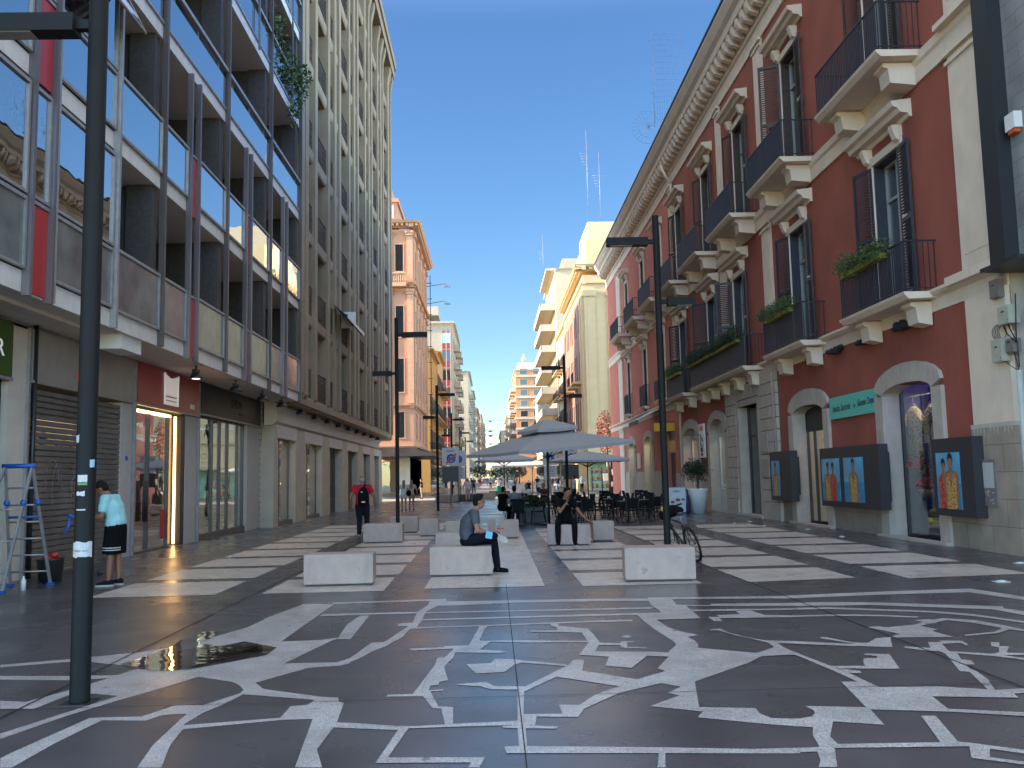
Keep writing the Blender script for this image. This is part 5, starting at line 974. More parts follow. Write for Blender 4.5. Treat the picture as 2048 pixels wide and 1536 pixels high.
for x in (-10.3,-8.05): 
    for z0,z1 in ((22,27.4),(9.4,21.2)): q.fb(A, x-.32, x+.32, z0, z1, .0, .18); q.fb(A, x-.42, x+.42, z1-.5, z1, .181, .35); q.ell((x-.3,PY-.4,z1-.15),(.16,.14,.16),8,6); q.ell((x+.3,PY-.4,z1-.15),(.16,.14,.16),8,6)
for y in (93,97.5,102,106.5,111):
    for z0,z1 in ((22,27.4),(9.4,21.2)): q.fb(B, y-.32, y+.32, z0, z1, 0, .18); q.fb(B, y-.42, y+.42, z1-.5, z1, .181, .35)
q.build('pilaster', m_pk2, T)
for x in (-9.15,-11.6):
    for z,h in ((23.2,2.8),(16.3,3.2),(10.6,3.4),(5.9,2.6)): wpart(A, x, z, .8, h, (m_pk2,m_win), T, 'pkA')
for y in (95.2,99.8,104.3,108.8):
    for z,h in ((23.2,2.8),(16.3,3.2),(10.6,3.4),(5.9,2.6)): wpart(B, y, z, 1.3, h, (m_pk2,m_win), T, 'pkB')
q = MB(); q.box(-12,-8.4,PY-1.0,PY,21.4,21.8); 
for i in range(16): q.lathe([(.07,0),(.11,.3),(.06,.6),(.09,.9)], (-11.9+i*.23,PY-.85,21.8), 6)
q.box(-12,-8.4,PY-1.0,PY-.75,22.7,22.85); q.build('balcony', m_pk2, T)
t = thing('canopy', 'wide flat dark canopy over the corner shop of the pink palazzo', 'canopy', (-8,88,4)); q = MB(); q.box(-26,-5.6,PY-5.5,PY+14,3.9,4.05); q.prism([(-26,PY-5.5,4.05),(-5.6,PY-5.5,4.05),(-5.6,PY+14,4.05),(-26,PY+14,4.05)],[(-26,PY-2.5,4.75),(-7.6,PY-2.5,4.75),(-7.6,PY+13,4.75),(-26,PY+13,4.75)]); q.build('roof', m_black, t)
q = MB(); q.box(-26,-5.55,PY-5.56,PY-5.5,3.86,4.16); q.build('edge_trim', m_pier, t)
m_mint = mat('mint_shop_interior', (.30,.42,.30), .8)
q = MB(); q.fb(FY(PY+.6), -26,-9.6, 0, 3.9, -3, -2.9); q.build('shop_interior', m_mint, T); q = MB(); q.fb(FY(PY+.6), -26,-9.7,.1,3.5,-.1,-.05); q.build('shop_window', m_shopg, T)
q = MB(); q.box(-9.6,-8.3,PY+.4,PY+.9,0,3.9); q.build('pillar', m_cst, T); q = MB(); q.box(-14.2,-13.8,PY+.4,PY+.9,0,3.9); q.build('pillar', m_cst, T); alight('shop_ceiling_light', (-12,PY+2,3.7), 22, (.8,1,.75), 2, 4)
q = MB(); q.box(-8.7,-8.6,PY+1.2,112,0,3.9); 
q.build('shop_side', m_bst, T)
mannequin(-10.7, PY+1.4, pi, 'mannequin in dark jacket in the mint-lit corner shop', m_mq, m_black); mannequin(-12.3, PY+1.3, pi, 'mannequin in lime dress in the mint-lit corner shop', m_mq, m_leafy)
# cable-hung scaffold line and floodlights on pink corner
q = MB(); q.tube([(-7.2,111,4.5),(-7.2,111,27)], .05, 5); 
for z in range(6,27,2): q.box(-7.6,-7.0,110.9,111.1,z,z+.06)
tag(q.build('cable_ladder', m_iron), 'thin vertical cable run on the far edge of the pink palazzo', 'cable')
for z in (25.6,23.4): q = MB(); q.tube([(-7.6,111,z),(-5.4,111,z+.35),(-4.9,111,z)], .05, 6); q.box(-5.5,-4.7,110.9,111.1,z-.12,z+.08); tag(q.build('floodlight', m_alu), ('upper' if z > 24 else 'lower')+' floodlight on a long arm at the pink palazzo edge', 'floodlight')
# ---- generic blocks
def block(name, label, x0, x1, y0, y1, h, wall, side, cols, fh, ww=1.2, wh=1.9, z0=4.5, balc=None, trim=None, front=0, cat='building', glass=m_win, shut=None, roof=None, every=1):
    t = thing(name, label, cat, ((x0+x1)/2,(y0+y1)/2,0)); trim = trim or wall
    q = MB(); q.box(x0,x1,y0,y1,0,h); q.build('wall', wall, t)
    F = FX(x1,1) if side > 0 else FX(x0,-1); A = FY(y0); nf = int((h-z0-1)/fh)
    cornice(F, h+.25, y0-.3, y1, t, trim, .8); cornice(A, h+.26, x0, x1, t, trim, .8)
    n = 0
    for k in range(nf):
        for i in range(cols):
            y = y0+(i+.5)*(y1-y0)/cols
            if n < 88: wpart(F, y, z0+k*fh+.6, ww, wh, (trim,glass), t, name+'s'+str(side)+wall.name, shut); n += 1
        if balc and k % every == 0:
            yy0, yy1 = balc[0], balc[1]; z = z0+k*fh
            for a in range(balc[2]):
                ya = y0+(a+.5)*(y1-y0)/balc[2]-(yy1)/2; q = MB(); q.fb(F, ya, ya+yy1, z+.3, z+.5, .0, yy0); b = q.build('balcony', trim, t)
                q = MB(); q.fb(F, ya, ya+yy1, z+1.45, z+1.52, yy0-.08, yy0-.02)
                if balc[3] == 'solid': q.fb(F, ya, ya+yy1, z+.5, z+1.45, yy0-.1, yy0); q.fb(F, ya, ya+.1, z+.5, z+1.45, 0, yy0); 
                else:
                    for j in range(int(yy1/.22)+1): q.fb(F, ya+j*.22, ya+j*.22+.04, z+.5, z+1.45, yy0-.07, yy0-.03)
                    for e in (ya, ya+yy1-.04):
                        for j in range(4): q.fb(F, e, e+.04, z+.5, z+1.5, j*.25, j*.25+.04)
                q.build('railing', trim if balc[3] == 'solid' else m_rail, b)
        for i in range(front):
            x = x0+(i+.5)*(x1-x0)/front; wpart(A, x, z0+k*fh+.6, ww, wh, (trim,glass), t, name+'f'+wall.name, shut)
    q = MB(); q.fb(F, y0+.5, y1-.5, .3, 3.6, .01, .05); q.build('shop_front', m_win, t)
    q = MB(); q.fb(F, y0, y1, 3.7, 4.3, .02, .5); q.build('shop_canopy', m_black if side > 0 else m_cst, t)
    return t
m_ylw = mat('yellow_stucco', (.55,.34,.12), .9, var=.08, dirt=.15); m_ylt = mat('yellow_trim', (.60,.42,.20), .9)
m_bge = mat('beige_brick_wall', (.42,.36,.27), .9, var=.1, dirt=.1); m_pale = mat('pale_render', (.50,.41,.28), .9, var=.08, dirt=.15); m_wht2 = mat('white_render', (.52,.46,.37), .9, var=.06, dirt=.1)
m_org = mat('orange_brick', (.52,.22,.09), .9, var=.1); m_crm = mat('cream_palace_stucco', (.62,.46,.25), .9, var=.05, dirt=.12, scale=1)
block('yellow_palazzo', 'first yellow palazzo with iron balconies behind the pink one', -22,-7.9,118,134,18.6,m_ylw,1,4,4.6,1.2,2.6,5,(1.1,2.6,4,'iron'),m_ylt,2,shut=m_shn)
block('yellow_palazzo', 'second lower-set yellow palazzo with iron balconies, farther down the left side', -22,-7.8,134.2,150,20.5,m_ylt,1,4,4.6,1.2,2.6,5,(1.1,2.6,4,'iron'),m_ylw,2,shut=m_shn)
T = block('panelled_tower', 'tall beige block with a strip of red and white window panels', -20,-6.9,172,200,31.2,m_bge,1,6,3.6,1.6,1.9,4.6,(1.2,3.4,3,'solid'),m_wht2,0)
A = FY(172)
q = MB(); q.fb(A,-20,-6.6,31.4,31.8,0,.8); q.box(-18,-12,176,186,31.4,34.2); q.box(-16,-10,178,186,34.2,36); q.build('roof_storey', m_bge, T)
for k in range(7):
    z = 5+k*3.6
    for z0,z1,m in ((0,1.0,m_red),(1.05,3.0,m_win if k % 3 else m_sky),(3.05,3.3,m_red)):
        q = MB(); q.fb(A,-8.9,-7.45,z+z0,z+z1,.01,.12); q.build('panel', m, T)
q = MB(); 
for x in (-9.05,-8.2,-7.4): q.fb(A,x-.06,x+.06,5,30.4,.0,.2)
q.build('panel_frame', m_wht2, T)
block('cream_block', 'cream apartment block beyond the red and white tower', -20,-5.4,226,262,28.3,m_pale,1,7,3.4,1.5,1.7,4.5,(1.2,3.2,4,'solid'),m_wht2,3)
block('cream_block', 'pale narrow block farther along the left side', -20,-5.2,268,300,27.5,m_wht2,1,6,3.4,1.5,1.7,4.5,(1.2,3.2,4,'iron'),m_pale,3)
block('distant_block', 'distant beige block near the end of the left side', -20,-4.9,330,400,27,m_pale,1,8,3.4,1.5,1.7,4.5,(1.4,3.2,5,'iron'),m_wht2,4)
block('distant_block', 'farthest pale block closing the left side of the street', -20,-4.4,420,560,31,m_wht2,1,9,3.6,2,1.8,4.5,(1.4,5,6,'solid'),m_pale,4)
# ---- cream palace right
T = thing('cream_palace', 'cream corner palace with giant pilasters beyond the red building', 'building', (18,115,0)); PX = 11.2; CY = 104.
A = FY(CY); B = FX(PX, -1)
q = MB(); q.box(PX,32,CY,132,0,25.2); q.build('wall', m_crm, T)
q = MB(); q.fb(B, CY+4, 132, 5.5, 23.4, .01, .06); q.build('facade_shade_sheet', mat('facade_shade_brown', (.30,.17,.13), .9, var=.1), T)  # thin sheet, shade on the street front put into its brown colour
cornice(A, 26.3, PX-1.0, 32, T, m_crm, 1.3, dent=.8); cornice(B, 26.29, CY-.9, 132, T, m_crm, 1.3, dent=.8)
q = MB(); q.box(PX+.5,32,CY+.5,120,26.3,29.6); q.box(PX+1.5,32,CY+4,116,29.6,30.2); q.build('attic', m_crm, T)
q = MB(); q.box(13,28,CY+9,CY+20,29.5,34.2); q.build('roof_block', m_pale, T)
q = MB()
for x in (11.9,14.6,17.3,20): q.fb(A,x-.62,x+.62,6.2,23.4,.0,.22); q.fb(A,x-.78,x+.78,22.6,23.3,.22,.42); q.fb(A,x-.72,x+.72,6.2,6.9,.22,.34); q.fb(A,x-.3,x+.3,7.4,22,.22,.26)
for y in (CY+.9,CY+3.2): q.fb(B,y-.6,y+.6,6.2,23.4,0,.22)
q.build('pilaster', m_crm, T)
q = MB()
for z in (1.2,1.95,2.7,3.45,4.2,4.95,5.7): q.fb(A, PX, 32, z, z+.66, .0, .1) if z > 3 else None
q.build('rustication', m_crm, T)
for z,s in ((6.1,.5),(24.2,.35)): cornice(A,z,PX-.3,32,T,m_crm,s,'string_course'); cornice(B,z-.004,CY-.25,132,T,m_crm,s,'string_course')
for y in (108.5,114,119.5,125,130):
    for z,h in ((7.2,3.6),(13.2,3.6),(19,3)): wpart(B,y,z,1.3,h,(m_crm,m_win),T,'cp',m_shb)
    for z in (6.9,12.9): 
        q = MB(); q.fb(B,y-1.6,y+1.6,z-.3,z,0,1.2); b = q.build('balcony', m_crm, T); q = MB(); 
        for j in range(17): q.fb(B,y-1.6+j*.2,y-1.57+j*.2,z,z+1.1,1.12,1.16)
        q.fb(B,y-1.6,y+1.6,z+1.1,z+1.15,1.1,1.18); q.build('railing', m_iron, b)
q = MB(); q.fb(A, PX+.2, 32, .1, 3.1, .02, .06); q.build('shop_front', mat('lime_shop_front',(.26,.36,.20),.5,var=.3,scale=1.5), T)
q = MB(); q.box(PX-1.2,32,CY-1.5,CY,3.2,3.5); q.build('canopy', m_pale, T)
q = MB(); 
for cx in (14.2,15.6): q.torus((cx,CY-.12,4.6), .42, .1, (0,1,0), 18, 6); q.ell((cx,CY-.1,4.6),(.2,.1,.2))
q.fb(A,13.2,16.6,3.9,5.3,.1,.14); q.build('relief_panel', m_crm, T)
# goods in front: orange bags & shelves
m_orb = mat('orange_goods', (.65,.12,.03), .5, var=.2)
t = thing('goods_rack', 'shop rack with orange bags in front of the lime shop', 'rack', (11.5,98,0)); q = MB()
for z in (.3,1.1,1.9): q.box(10.9,13.2,97.6,98.4,z,z+.05)
for x in (10.9,12,13.15): q.box(x,x+.05,97.6,98.4,0,2.5)
q.build('rack_frame', m_black, t); q = MB(); rnd = random.Random(3)
for z in (.35,1.15,1.95):
    x = 11.
    while x < 13: q.ell((x,98,z+.22),(.2,.2,.22),8,6); x += rnd.uniform(.42,.7)
q.build('bags', m_orb, t)
# souvenirs / white shirts on dark stand at red building end
t = thing('clothes_stand', 'dark shop stand hung with white and blue garments at the end of the red building', 'stand', (10.2,75.4,0)); q = MB(); q.box(9.9,11.2,75,75.9,0,3.2); q.build('panel', m_black, t)
q = MB()
for (x,z,s) in ((9.75,2.55,.35),(9.5,1.5,.5),(10.2,1.9,.4),(9.9,.9,.35),(10.5,2.6,.3)): q.prism([(x-s*.5,74.9,z+s*.6),(x+s*.5,74.9,z+s*.6),(x+s*.4,74.9,z-s*.6),(x-s*.4,74.9,z-s*.6)],[(x-s*.5,74.8,z+s*.6),(x+s*.5,74.8,z+s*.6),(x+s*.4,74.8,z-s*.6),(x-s*.4,74.8,z-s*.6)])
q.build('garments', m_wht, t)
# ---- tower with balconies
T = block('balcony_tower', 'tall cream tower with stacked solid balconies on the right side', 11.5,30,150,176,36.5,m_pale,-1,5,3.6,1.6,2.2,4.5,(2.6,22,1,'solid'),m_wht2,0)
q = MB(); q.box(13,30,152,170,36.6,39); q.box(10,11.6,151,170,36.7,37.1); q.build('roof_storey', m_bge, T)
block('cream_block', 'cream block with shuttered windows between palace and tower on the right', 11.6,30,133,149,24,m_pale,-1,4,4.2,1.3,2.4,5,(1.2,3,4,'iron'),m_crm,0,shut=m_shb)
block('cream_block', 'low pale block beyond the balcony tower on the right', 10.8,30,180,214,19,m_wht2,-1,6,3.8,1.4,2,4.5,(1.2,3,5,'iron'),m_pale,2)
# orange brick building
T = block('orange_building', 'orange brick apartment building with white floor bands facing the camera', 9.7,34,330,372,40.8,m_org,-1,8,3.9,1.8,2,9.5,(2,9,3,'solid'),m_wht2,0)
A = FY(330)
for k in range(8):
    z = 11+k*3.9; q = MB(); q.fb(A,9.3,34,z,z+.7,.0,.6); q.build('floor_band', m_wht2, T)
    for x in (12.6,17.2,21.5,26): wpart(A,x,z+1.1,2.6 if x < 15 else 2,2,(m_wht2,m_win),T,'orw')
q = MB(); q.box(10.6,30,332,350,40.8,44); q.lathe([(.2,44),(.9,44.4),(1.,45.5),(.5,46.4),(.1,47.5)], (13,333,0), 10); q.build('roof_storey', m_wht2, T)
block('distant_block', 'distant white block with corner balconies right of the street end', 8.3,28,380,430,34,m_wht2,-1,8,3.6,2,2,5,(1.6,5,6,'solid'),m_pale,3)
block('distant_block', 'distant low pinkish block at the end of the right side', 5.6,25,470,600,25.5,m_pale,-1,9,3.6,2,2,5,(1.5,6,6,'iron'),m_wht2,3)
block('distant_block', 'small pale block far beyond, right of the vanishing point', 3.4,14,640,760,22,m_wht2,-1,6,3.6,2,2,5,None,m_pale,3)
block('distant_block', 'hazy block at the very end of the street', -9,-4.6,640,760,40,m_pale,1,6,3.6,2,2,5,None,m_wht2,2)
# low things closing the street
q = MB(); rnd = random.Random(8)
for i,(x,y,z,r) in enumerate(((-3,250,3.4,2.4),(1.2,262,3,2.2),(4.6,255,3.6,2.6),(7.4,240,3.2,2.2))):
    t = thing('street_tree', ('first','second','third','fourth')[i]+' small green tree at the far end of the street, counted from the left', 'tree', (x,y,0)); q = MB(); leaves(q,(x,y,z),(r,r,r*.8),650,.55,rnd); q.build('crown', m_leafd, t, False); q = MB(); q.tube([(x,y,0),(x+.1,y,1.6),(x,y,3)],[.2,.15,.1],7); q.build('trunk', m_doorb, t)
# flowering tree at corner of the red building
t = thing('flowering_tree', 'red-leaved tree hanging at the far corner of the red building', 'tree', (9.7,74.2,0)); q = MB(); 
leaves(q,(9.5,74.4,5.2),(.8,.8,1.9),1500,.2,rnd); q.build('crown', mat('red_leaves',(.30,.10,.08),.7,var=.4,island=.7), t, False); q = MB(); q.tube([(9.8,74.6,0),(9.7,74.5,3),(9.5,74.4,5)],[.12,.09,.05],7); q.build('trunk', m_doorb, t)
# roof wire fence on the red building
m_wire = mat('galvanised_wire', (.25,.26,.27), .5, .5)
t = thing('wire_fence', 'thin razor-wire fan and mesh fence on the roof edge of the red building', 'fence', (9.2,44,19.1)); q = MB()
for i in range(15): q.tube([(8.6+i*.12,43.5,19.2),(8.6+i*.12,43.5,24)], .004, 3)
for i in range(16): q.tube([(8.6,43.5,19.4+i*.3),(10.4,43.5,19.4+i*.3)], .003, 3)
q.tube([(8.55,43.5,19),(8.55,43.5,24.2)], .012, 5); q.build('mesh_panel', m_wire, t); q = MB()
for i in range(20): a = .3+i*.28; q.tube([(8.7,46,20),(8.7+.9*cos(a),46,20.0+.9*sin(a))], .006, 3)
for r in (.55,.9): q.torus((8.7,46,20),r,.006,(0,1,0),28,3)
for i in range(40): a = i*.7; 
q.tube([(8.5+.14*cos(i*.8),43.4,19.4+i*.07+.1*sin(i*.8)) for i in range(64)], .005, 3); q.build('razor_wire', m_wire, t)
for x,y,z,h,l in ((12.8,110,34.2,11,'tallest thin roof antenna on the cream palace'),(14.6,112,34,9,'second thin roof antenna with crossbars on the cream palace'),(9.8,155,37,7,'antenna on the balcony tower roof')):
    q = MB(); q.tube([(x,y,z),(x,y,z+h)], .03, 5)
    for k in range(5): q.tube([(x-.9+.1*k,y,z+h-3-k*.35),(x+.9-.1*k,y,z+h-3-k*.35)], .015, 4)
    tag(q.build('antenna', m_wire), l, 'antenna')
# cables across the street
for i,(y,z) in enumerate(((120,8.2),(124,9.0),(150,12.),(185,9.5),(210,12.2))):
    q = MB(); q.tube([(-7.8+k*1.9, y, z-.9*sin(pi*k/10)) for k in range(11)], .022, 3); q.ell((0,y,z-1.0),(.3,.12,.1))
    tag(q.build('overhead_cable', m_wire), ('lowest and nearest','second','highest of the near ones','fourth','farthest')[i]+' cable strung across the far street', 'cable')
# ================================================================ CAFE
m_umb = mat('umbrella_canvas', (.37,.38,.405), .85, var=.05, scale=6); m_umb2 = mat('umbrella_canvas_light', (.48,.50,.55), .85, var=.05, scale=6)
def umbrella(x, y, s, zr, zt, rot, label, m, vent=False, tilt=0, zp=0):
    t = thing('parasol', label, 'parasol', (x,y,0), rot, True, 'café parasols'); h = s/2; ty = lambda a: a*tilt
    def canopy(h, z0, z1, off=.0):
        q = MB(); R = []; n = 6
        for j in range(n+1):
            f = 1-j/n; ring = []
            for c, d in ((-1,-1),(0,-1.0),(1,-1),(1,0),(1,1),(0,1),(-1,1),(-1,0)):
                k = 1 if c and d else .985; px, py = c*h*f*k, d*h*f*k
                ring.append((px+.02, py, z0+(z1-z0)*(j/n)**.92+ty(px)-(.03 if not (c and d) else 0)*f))
            R.append(ring)
        q.rings(R, False, False); E_ = R[0]; q.prism([(p[0],p[1],p[2]-.09) for p in E_[::1]], E_) if 0 else None
        for i in range(8): a, b = E_[i], E_[(i+1) % 8]; q.poly([a,b,(b[0],b[1],b[2]-.1),(a[0],a[1],a[2]-.1)])
        return q
    canopy(h, zr, zt).build('canopy', m, t, False)
    if vent: canopy(h*.36, zt-.02, zt+.33).build('vent_canopy', m, t, False)
    q = MB(); q.tube([(0,0,.05),(0,0,zt+.05)], .045 if s > 3.5 else .028, 8); q.build('pole', m_black, t)
    for c, d in ((-1,-1),(1,-1),(1,1),(-1,1),(0,-1),(0,1),(1,0),(-1,0)):
        q = MB(); q.tube([(0,0,zt-.08),(c*h*.97,d*h*.97,zr-.05+ty(c*h))], .014, 4); q.tube([(0,0,zr-.35),(c*h*.5,d*h*.5,(zr+zt)/2-.09+ty(c*h*.5))], .013, 4); q.build('rib', m_black, t)
    q = MB(); q.box(-.4,.4,-.4,.4,0,.07); q.build('base', m_black, t); return t
umbrella(1.95,31.0,4.3,2.62,3.3,.42,'largest parasol, double-topped, over the near café tables',m_umb,True,.075)
umbrella(.72,50,3.0,2.62,3.05,.1,'square parasol left of the thick pole, behind the largest one',m_umb2)
umbrella(4.6,43,3.2,2.4,2.82,.15,'square parasol on the right in front of the lime shop',m_umb2)
umbrella(1.9,74,4.2,2.6,3.2,.1,'white parasol farther back seen under the largest one',m_wht)
umbrella(4.2,92,5.,2.8,3.4,.0,'cream parasol of the farther café beyond the crossing',m_pale)
m_chair = mat('black_wicker', (.009,.009,.010), .7, spec=.2, var=.3, scale=60, bump=.3, bscale=200)
def mk_chair():
    t = thing('cafe_chair', '-', 'chair', (0,0,0), 0, True, 'black café chairs'); q = MB()
    q.box(-.22,.22,-.22,.22,.42,.46); q.build('seat', m_chair, t)
    q = MB(); q.prism([(-.23,-.22,.50),(.23,-.22,.50),(.23,-.19,.50),(-.23,-.19,.50)],[(-.225,-.30,.86),(.225,-.30,.86),(.225,-.27,.86),(-.225,-.27,.86)]); q.build('backrest', m_chair, t)
    for s in (-1,1):
        q = MB(); q.tube([(s*.2,.2,.42),(s*.23,.24,0)], [.016,.012], 6); q.build('leg', m_black, t); q = MB(); q.tube([(s*.215,-.29,.84),(s*.21,-.2,.45),(s*.235,-.29,0)], [.014,.016,.012], 6); q.build('leg', m_black, t)
    return t
def mk_table():
    t = thing('cafe_table', '-', 'table', (0,0,0), 0, True, 'dark café tables'); q = MB(); q.box(-.36,.36,-.36,.36,.715,.745); q.build('tabletop', m_black, t)
    q = MB(); q.tube([(0,0,.03),(0,0,.72)], .03, 8); q.build('column', m_black, t); q = MB(); q.box(-.24,.24,-.04,.04,0,.03); q.box(-.04,.04,-.24,.24,.001,.031); q.build('foot', m_black, t); return t
C0 = mk_chair(); T0 = mk_table(); fc = [0]; ft = [0]
m_gl = glassm('drinking_glass', (.9,.95,1), (.9,.95,1), .25)
def chair(x, y, r, l):
    if not fc[0]: fc[0] = 1; C0.location = (x,y,0); C0.rotation_euler = (0,0,r); C0['label'] = l; return C0
    return dup(C0, (x,y,0), r, l)
rows = ['front row','second row','third row','back row']; cols = ['leftmost','left-of-centre','right-of-centre','rightmost']
TABS = [[(.95,32.0),(3.25,32.2),(4.75,31.6),(5.75,33.2)],[(1.5,34.8),(3.4,35.4),(4.7,35.0),(6.1,36.4)],[(1.7,38.6),(3.5,39.0),(5.2,39.2),(6.9,40.2)],[(1.5,43),(3.4,45),(5.6,45.5),(7.6,46)]]
rnd = random.Random(21)
SIDE = {0:'near side',1:'far side',2:'left side',3:'right side'}
for r, row in enumerate(TABS):
    for c, (x, y) in enumerate(row):
        tl = '%s café table of the %s' % (cols[c], rows[r])
        if not ft[0]: ft[0] = 1; T0.location = (x,y,0); T0['label'] = 'dark square '+tl
        else: dup(T0, (x,y,0), rnd.uniform(-.1,.1), 'dark square '+tl)
        for s in range(4):
            if (r,c,s) in ((0,0,2),(0,3,3),(3,0,0),(2,0,2),(3,3,3)): continue
            dx, dy, a = ((0,-.62,0),(0,.62,pi),(-.62,0,-pi/2),(.62,0,pi/2))[s]
            chair(x+dx+rnd.uniform(-.08,.08), y+dy+rnd.uniform(-.08,.08), a+rnd.uniform(-.25,.25), 'black wicker chair on the %s of the %s' % (SIDE[s], tl))
        if r < 3:
            q = MB(); ox, oy = rnd.uniform(-.2,.2), rnd.uniform(-.2,.2)
            q.lathe([(.028,.746),(.035,.84),(.033,.84),(.026,.752)], (x+ox,y+oy,0), 10); tag(q.build('drinking_glass', m_gl), 'clear glass on the '+tl, 'glass')
            q = MB(); q.box(x-ox-.05,x-ox+.05,y-oy-.05,y-oy+.05,.746,.83); tag(q.build('napkin_holder', m_wht if (r+c) % 2 else m_alu), 'small napkin holder on the '+tl, 'napkin holder')
# planter with greenery between tables
t = thing('planter_box', 'low dark planter with green plants beside the front café tables', 'planter', (1.3,33.2,0)); q = MB(); q.box(1.0,2.1,33.0,33.35,0,.55); q.build('box', m_black, t); q = MB(); leaves(q,(1.55,33.1,.72),(.6,.25,.24),420,.13,random.Random(2)); q.build('foliage', m_leafd, t, False)
# big white pot with ball tree
t = thing('potted_tree', 'dark ball-shaped tree in a tall white pot by the white doors', 'potted tree', (8.55,37.4,0)); q = MB(); q.lathe([(.29,0),(.42,.98),(.42,1.02),(.37,1.02),(.35,.9)], (8.55,37.4,0), 24); q.build('pot', m_wht, t)
q = MB(); q.tube([(8.55,37.4,.85),(8.57,37.4,1.3),(8.5,37.4,1.6)],[.05,.04,.03],7); q.tube([(8.55,37.4,.9),(8.6,37.45,1.5)],[.04,.02],7); q.build('trunk', m_doorb, t)
q = MB(); r_ = random.Random(6)
for i in range(14): leaves(q,(8.5+r_.uniform(-.3,.3),37.4+r_.uniform(-.3,.3),1.78+r_.uniform(-.28,.3)),(.30,.30,.27),190,.085,r_)
leaves(q,(9.0,37.4,1.75),(.22,.2,.2),70,.07,r_); q.build('crown', m_leafd, t, False)
# menu board
t = thing('menu_board', 'tilted pale menu board with food pictures beside the lamp post', 'menu board', (7.55,37.0,0)); q = MB(); q.prism([(7.17,36.8,.0),(7.97,36.8,.0),(7.97,36.84,.0),(7.17,36.84,0)],[(7.17,37.0,1.12),(7.97,37.0,1.12),(7.97,37.04,1.12),(7.17,37.04,1.12)]); q.build('panel', m_blue, t)
q = MB(); q.prism([(7.2,36.796,.1),(7.94,36.796,.1),(7.94,36.80,.1),(7.2,36.80,.1)],[(7.2,36.972,1.09),(7.94,36.972,1.09),(7.94,36.976,1.09),(7.2,36.976,1.09)]); q.build('poster', mat('pale_blue_poster',(.50,.56,.62),.5), t)
q = MB()
for x,z,r in ((7.38,.5,.08),(7.6,.58,.1),(7.82,.6,.07)): q.ell((x,36.775+z*.178,z),(r,.01,r*.8),10,6)
q.build('food_picture', m_terr, t); text('menu', .14, lambda u,v,d: (7.58+u, 36.935-d, .95+v), m_shn, t)
t = thing('closed_parasol', 'small closed navy parasol leaning by the white pot', 'parasol', (7.95,36.6,0)); q = MB(); q.lathe([(.03,0),(.10,.05),(.09,.4),(.05,.75),(.02,.8)], (7.98,36.7,0), 10); q.build('fabric', mat('navy_fabric',(.02,.02,.09),.8), t); q = MB(); q.tube([(7.98,36.7,.8),(7.94,36.7,1.0)], .03, 8); q.build('handle', m_black, t)
# traffic signs
m_sgn = mat('sign_white', (.62,.62,.62), .5, var=.03); m_bl = mat('sign_blue', (.02,.07,.40), .4); m_rd = mat('sign_red', (.55,.02,.03), .4)
def tsign(x, y, label, kind, dark=False):
    t = thing('traffic_sign', label, 'traffic sign', (x,y,0)); q = MB(); q.tube([(x,y,0),(x,y,3.55)], .04, 8); q.build('post', m_alu, t)
    q = MB(); q.box(x-.52,x+.52,y-.08,y-.05,2.45,3.55); q.build('plate', m_sgn, t)
    if kind == 0:
        q = MB(); q.torus((x+.05,y-.085,2.88),.23,.05,(0,1,0),20,5); q.box(x-.12,x+.2,y-.09,y-.081,2.76,2.98); q.build('emblem', m_bl, t); q = MB(); q.prism([(x-.3,y-.14,2.6),(x-.22,y-.14,2.56),(x+.4,y-.14,3.14),(x+.33,y-.14,3.2)],[(x-.3,y-.145,2.6),(x-.22,y-.145,2.56),(x+.4,y-.145,3.14),(x+.33,y-.145,3.2)]); q.build('slash', m_rd, t); text('ZONA', .17, lambda u,v,d: (x+u,y-.083-d,3.33+v), m_shn, t)
    else:
        q = MB(); q.lathe([(.28,0),(.28,.02)],(0,0,0),20); q.v = [(x+a, y-.085-c*.5, 2.95+b) for a,b,c in q.v]; q.build('disc', m_bl, t); q = MB(); q.box(x-.03,x+.03,y-.105,y-.1,2.8,3.0); q.ell((x,y-.1,3.05),(.05,.012,.05)); q.build('figure', m_sgn, t); q = MB(); 
        for z in (2.0,2.15,2.3,1.7,1.85): q.box(x-.3,x+.3,y-.09,y-.08,z,z+.03)
        q.build('text_lines', m_pier, t); q = MB(); q.box(x-.45,x+.45,y-.078,y-.05,1.6,2.4); q.build('plate', m_sgn, t)
    if dark: q = MB(); q.box(x-.5,x+.5,y-.3,y-.04,1.45,2.4); q.build('signal_box', m_black, t)
tsign(-2.5,55.9,'traffic sign with blue ring and red slash above a dark box, left of centre',0,True)
tsign(-2.25,62.5,'square sign with blue disc just right of the left slashed sign',1)
tsign(5.3,60,'traffic sign with blue ring and red slash above a dark box, under the large parasol',0,True)
tsign(4.2,64,'square sign with blue disc left of the right slashed sign',1)
# dark car and far kiosks
def car(x,y,m,label):
    t = thing('parked_car', label, 'car', (x,y,0)); q = MB(); q.uprism(lambda u,v,w: (u,y+w,v), [(.3,-2),(.75,-2.05),(.9,-1.3),(1.4,-.6),(1.42,.9),(.95,1.6),(.85,2.05),(.3,2)], x-.85, x+.85); q.build('body', m, t)
    q = MB(); q.prism([(x-.7,y-1.28,.93),(x+.7,y-1.28,.93),(x+.7,y-1.24,.93),(x-.7,y-1.24,.93)],[(x-.6,y-.66,1.36),(x+.6,y-.66,1.36),(x+.6,y-.62,1.36),(x-.6,y-.62,1.36)]); q.build('windscreen', m_win, t)
    for s in (-1,1):
        q = MB(); q.box(x+s*.62-.14,x+s*.62+.14,y-2.08,y-2.0,.6,.75); q.build('headlight', m_wht, t)
        for d in (-1.3,1.3): q = MB(); q.torus((x+s*.8,y+d,.32),.22,.1,(1,0,0),16,6); q.build('wheel', m_black, t)
    return t
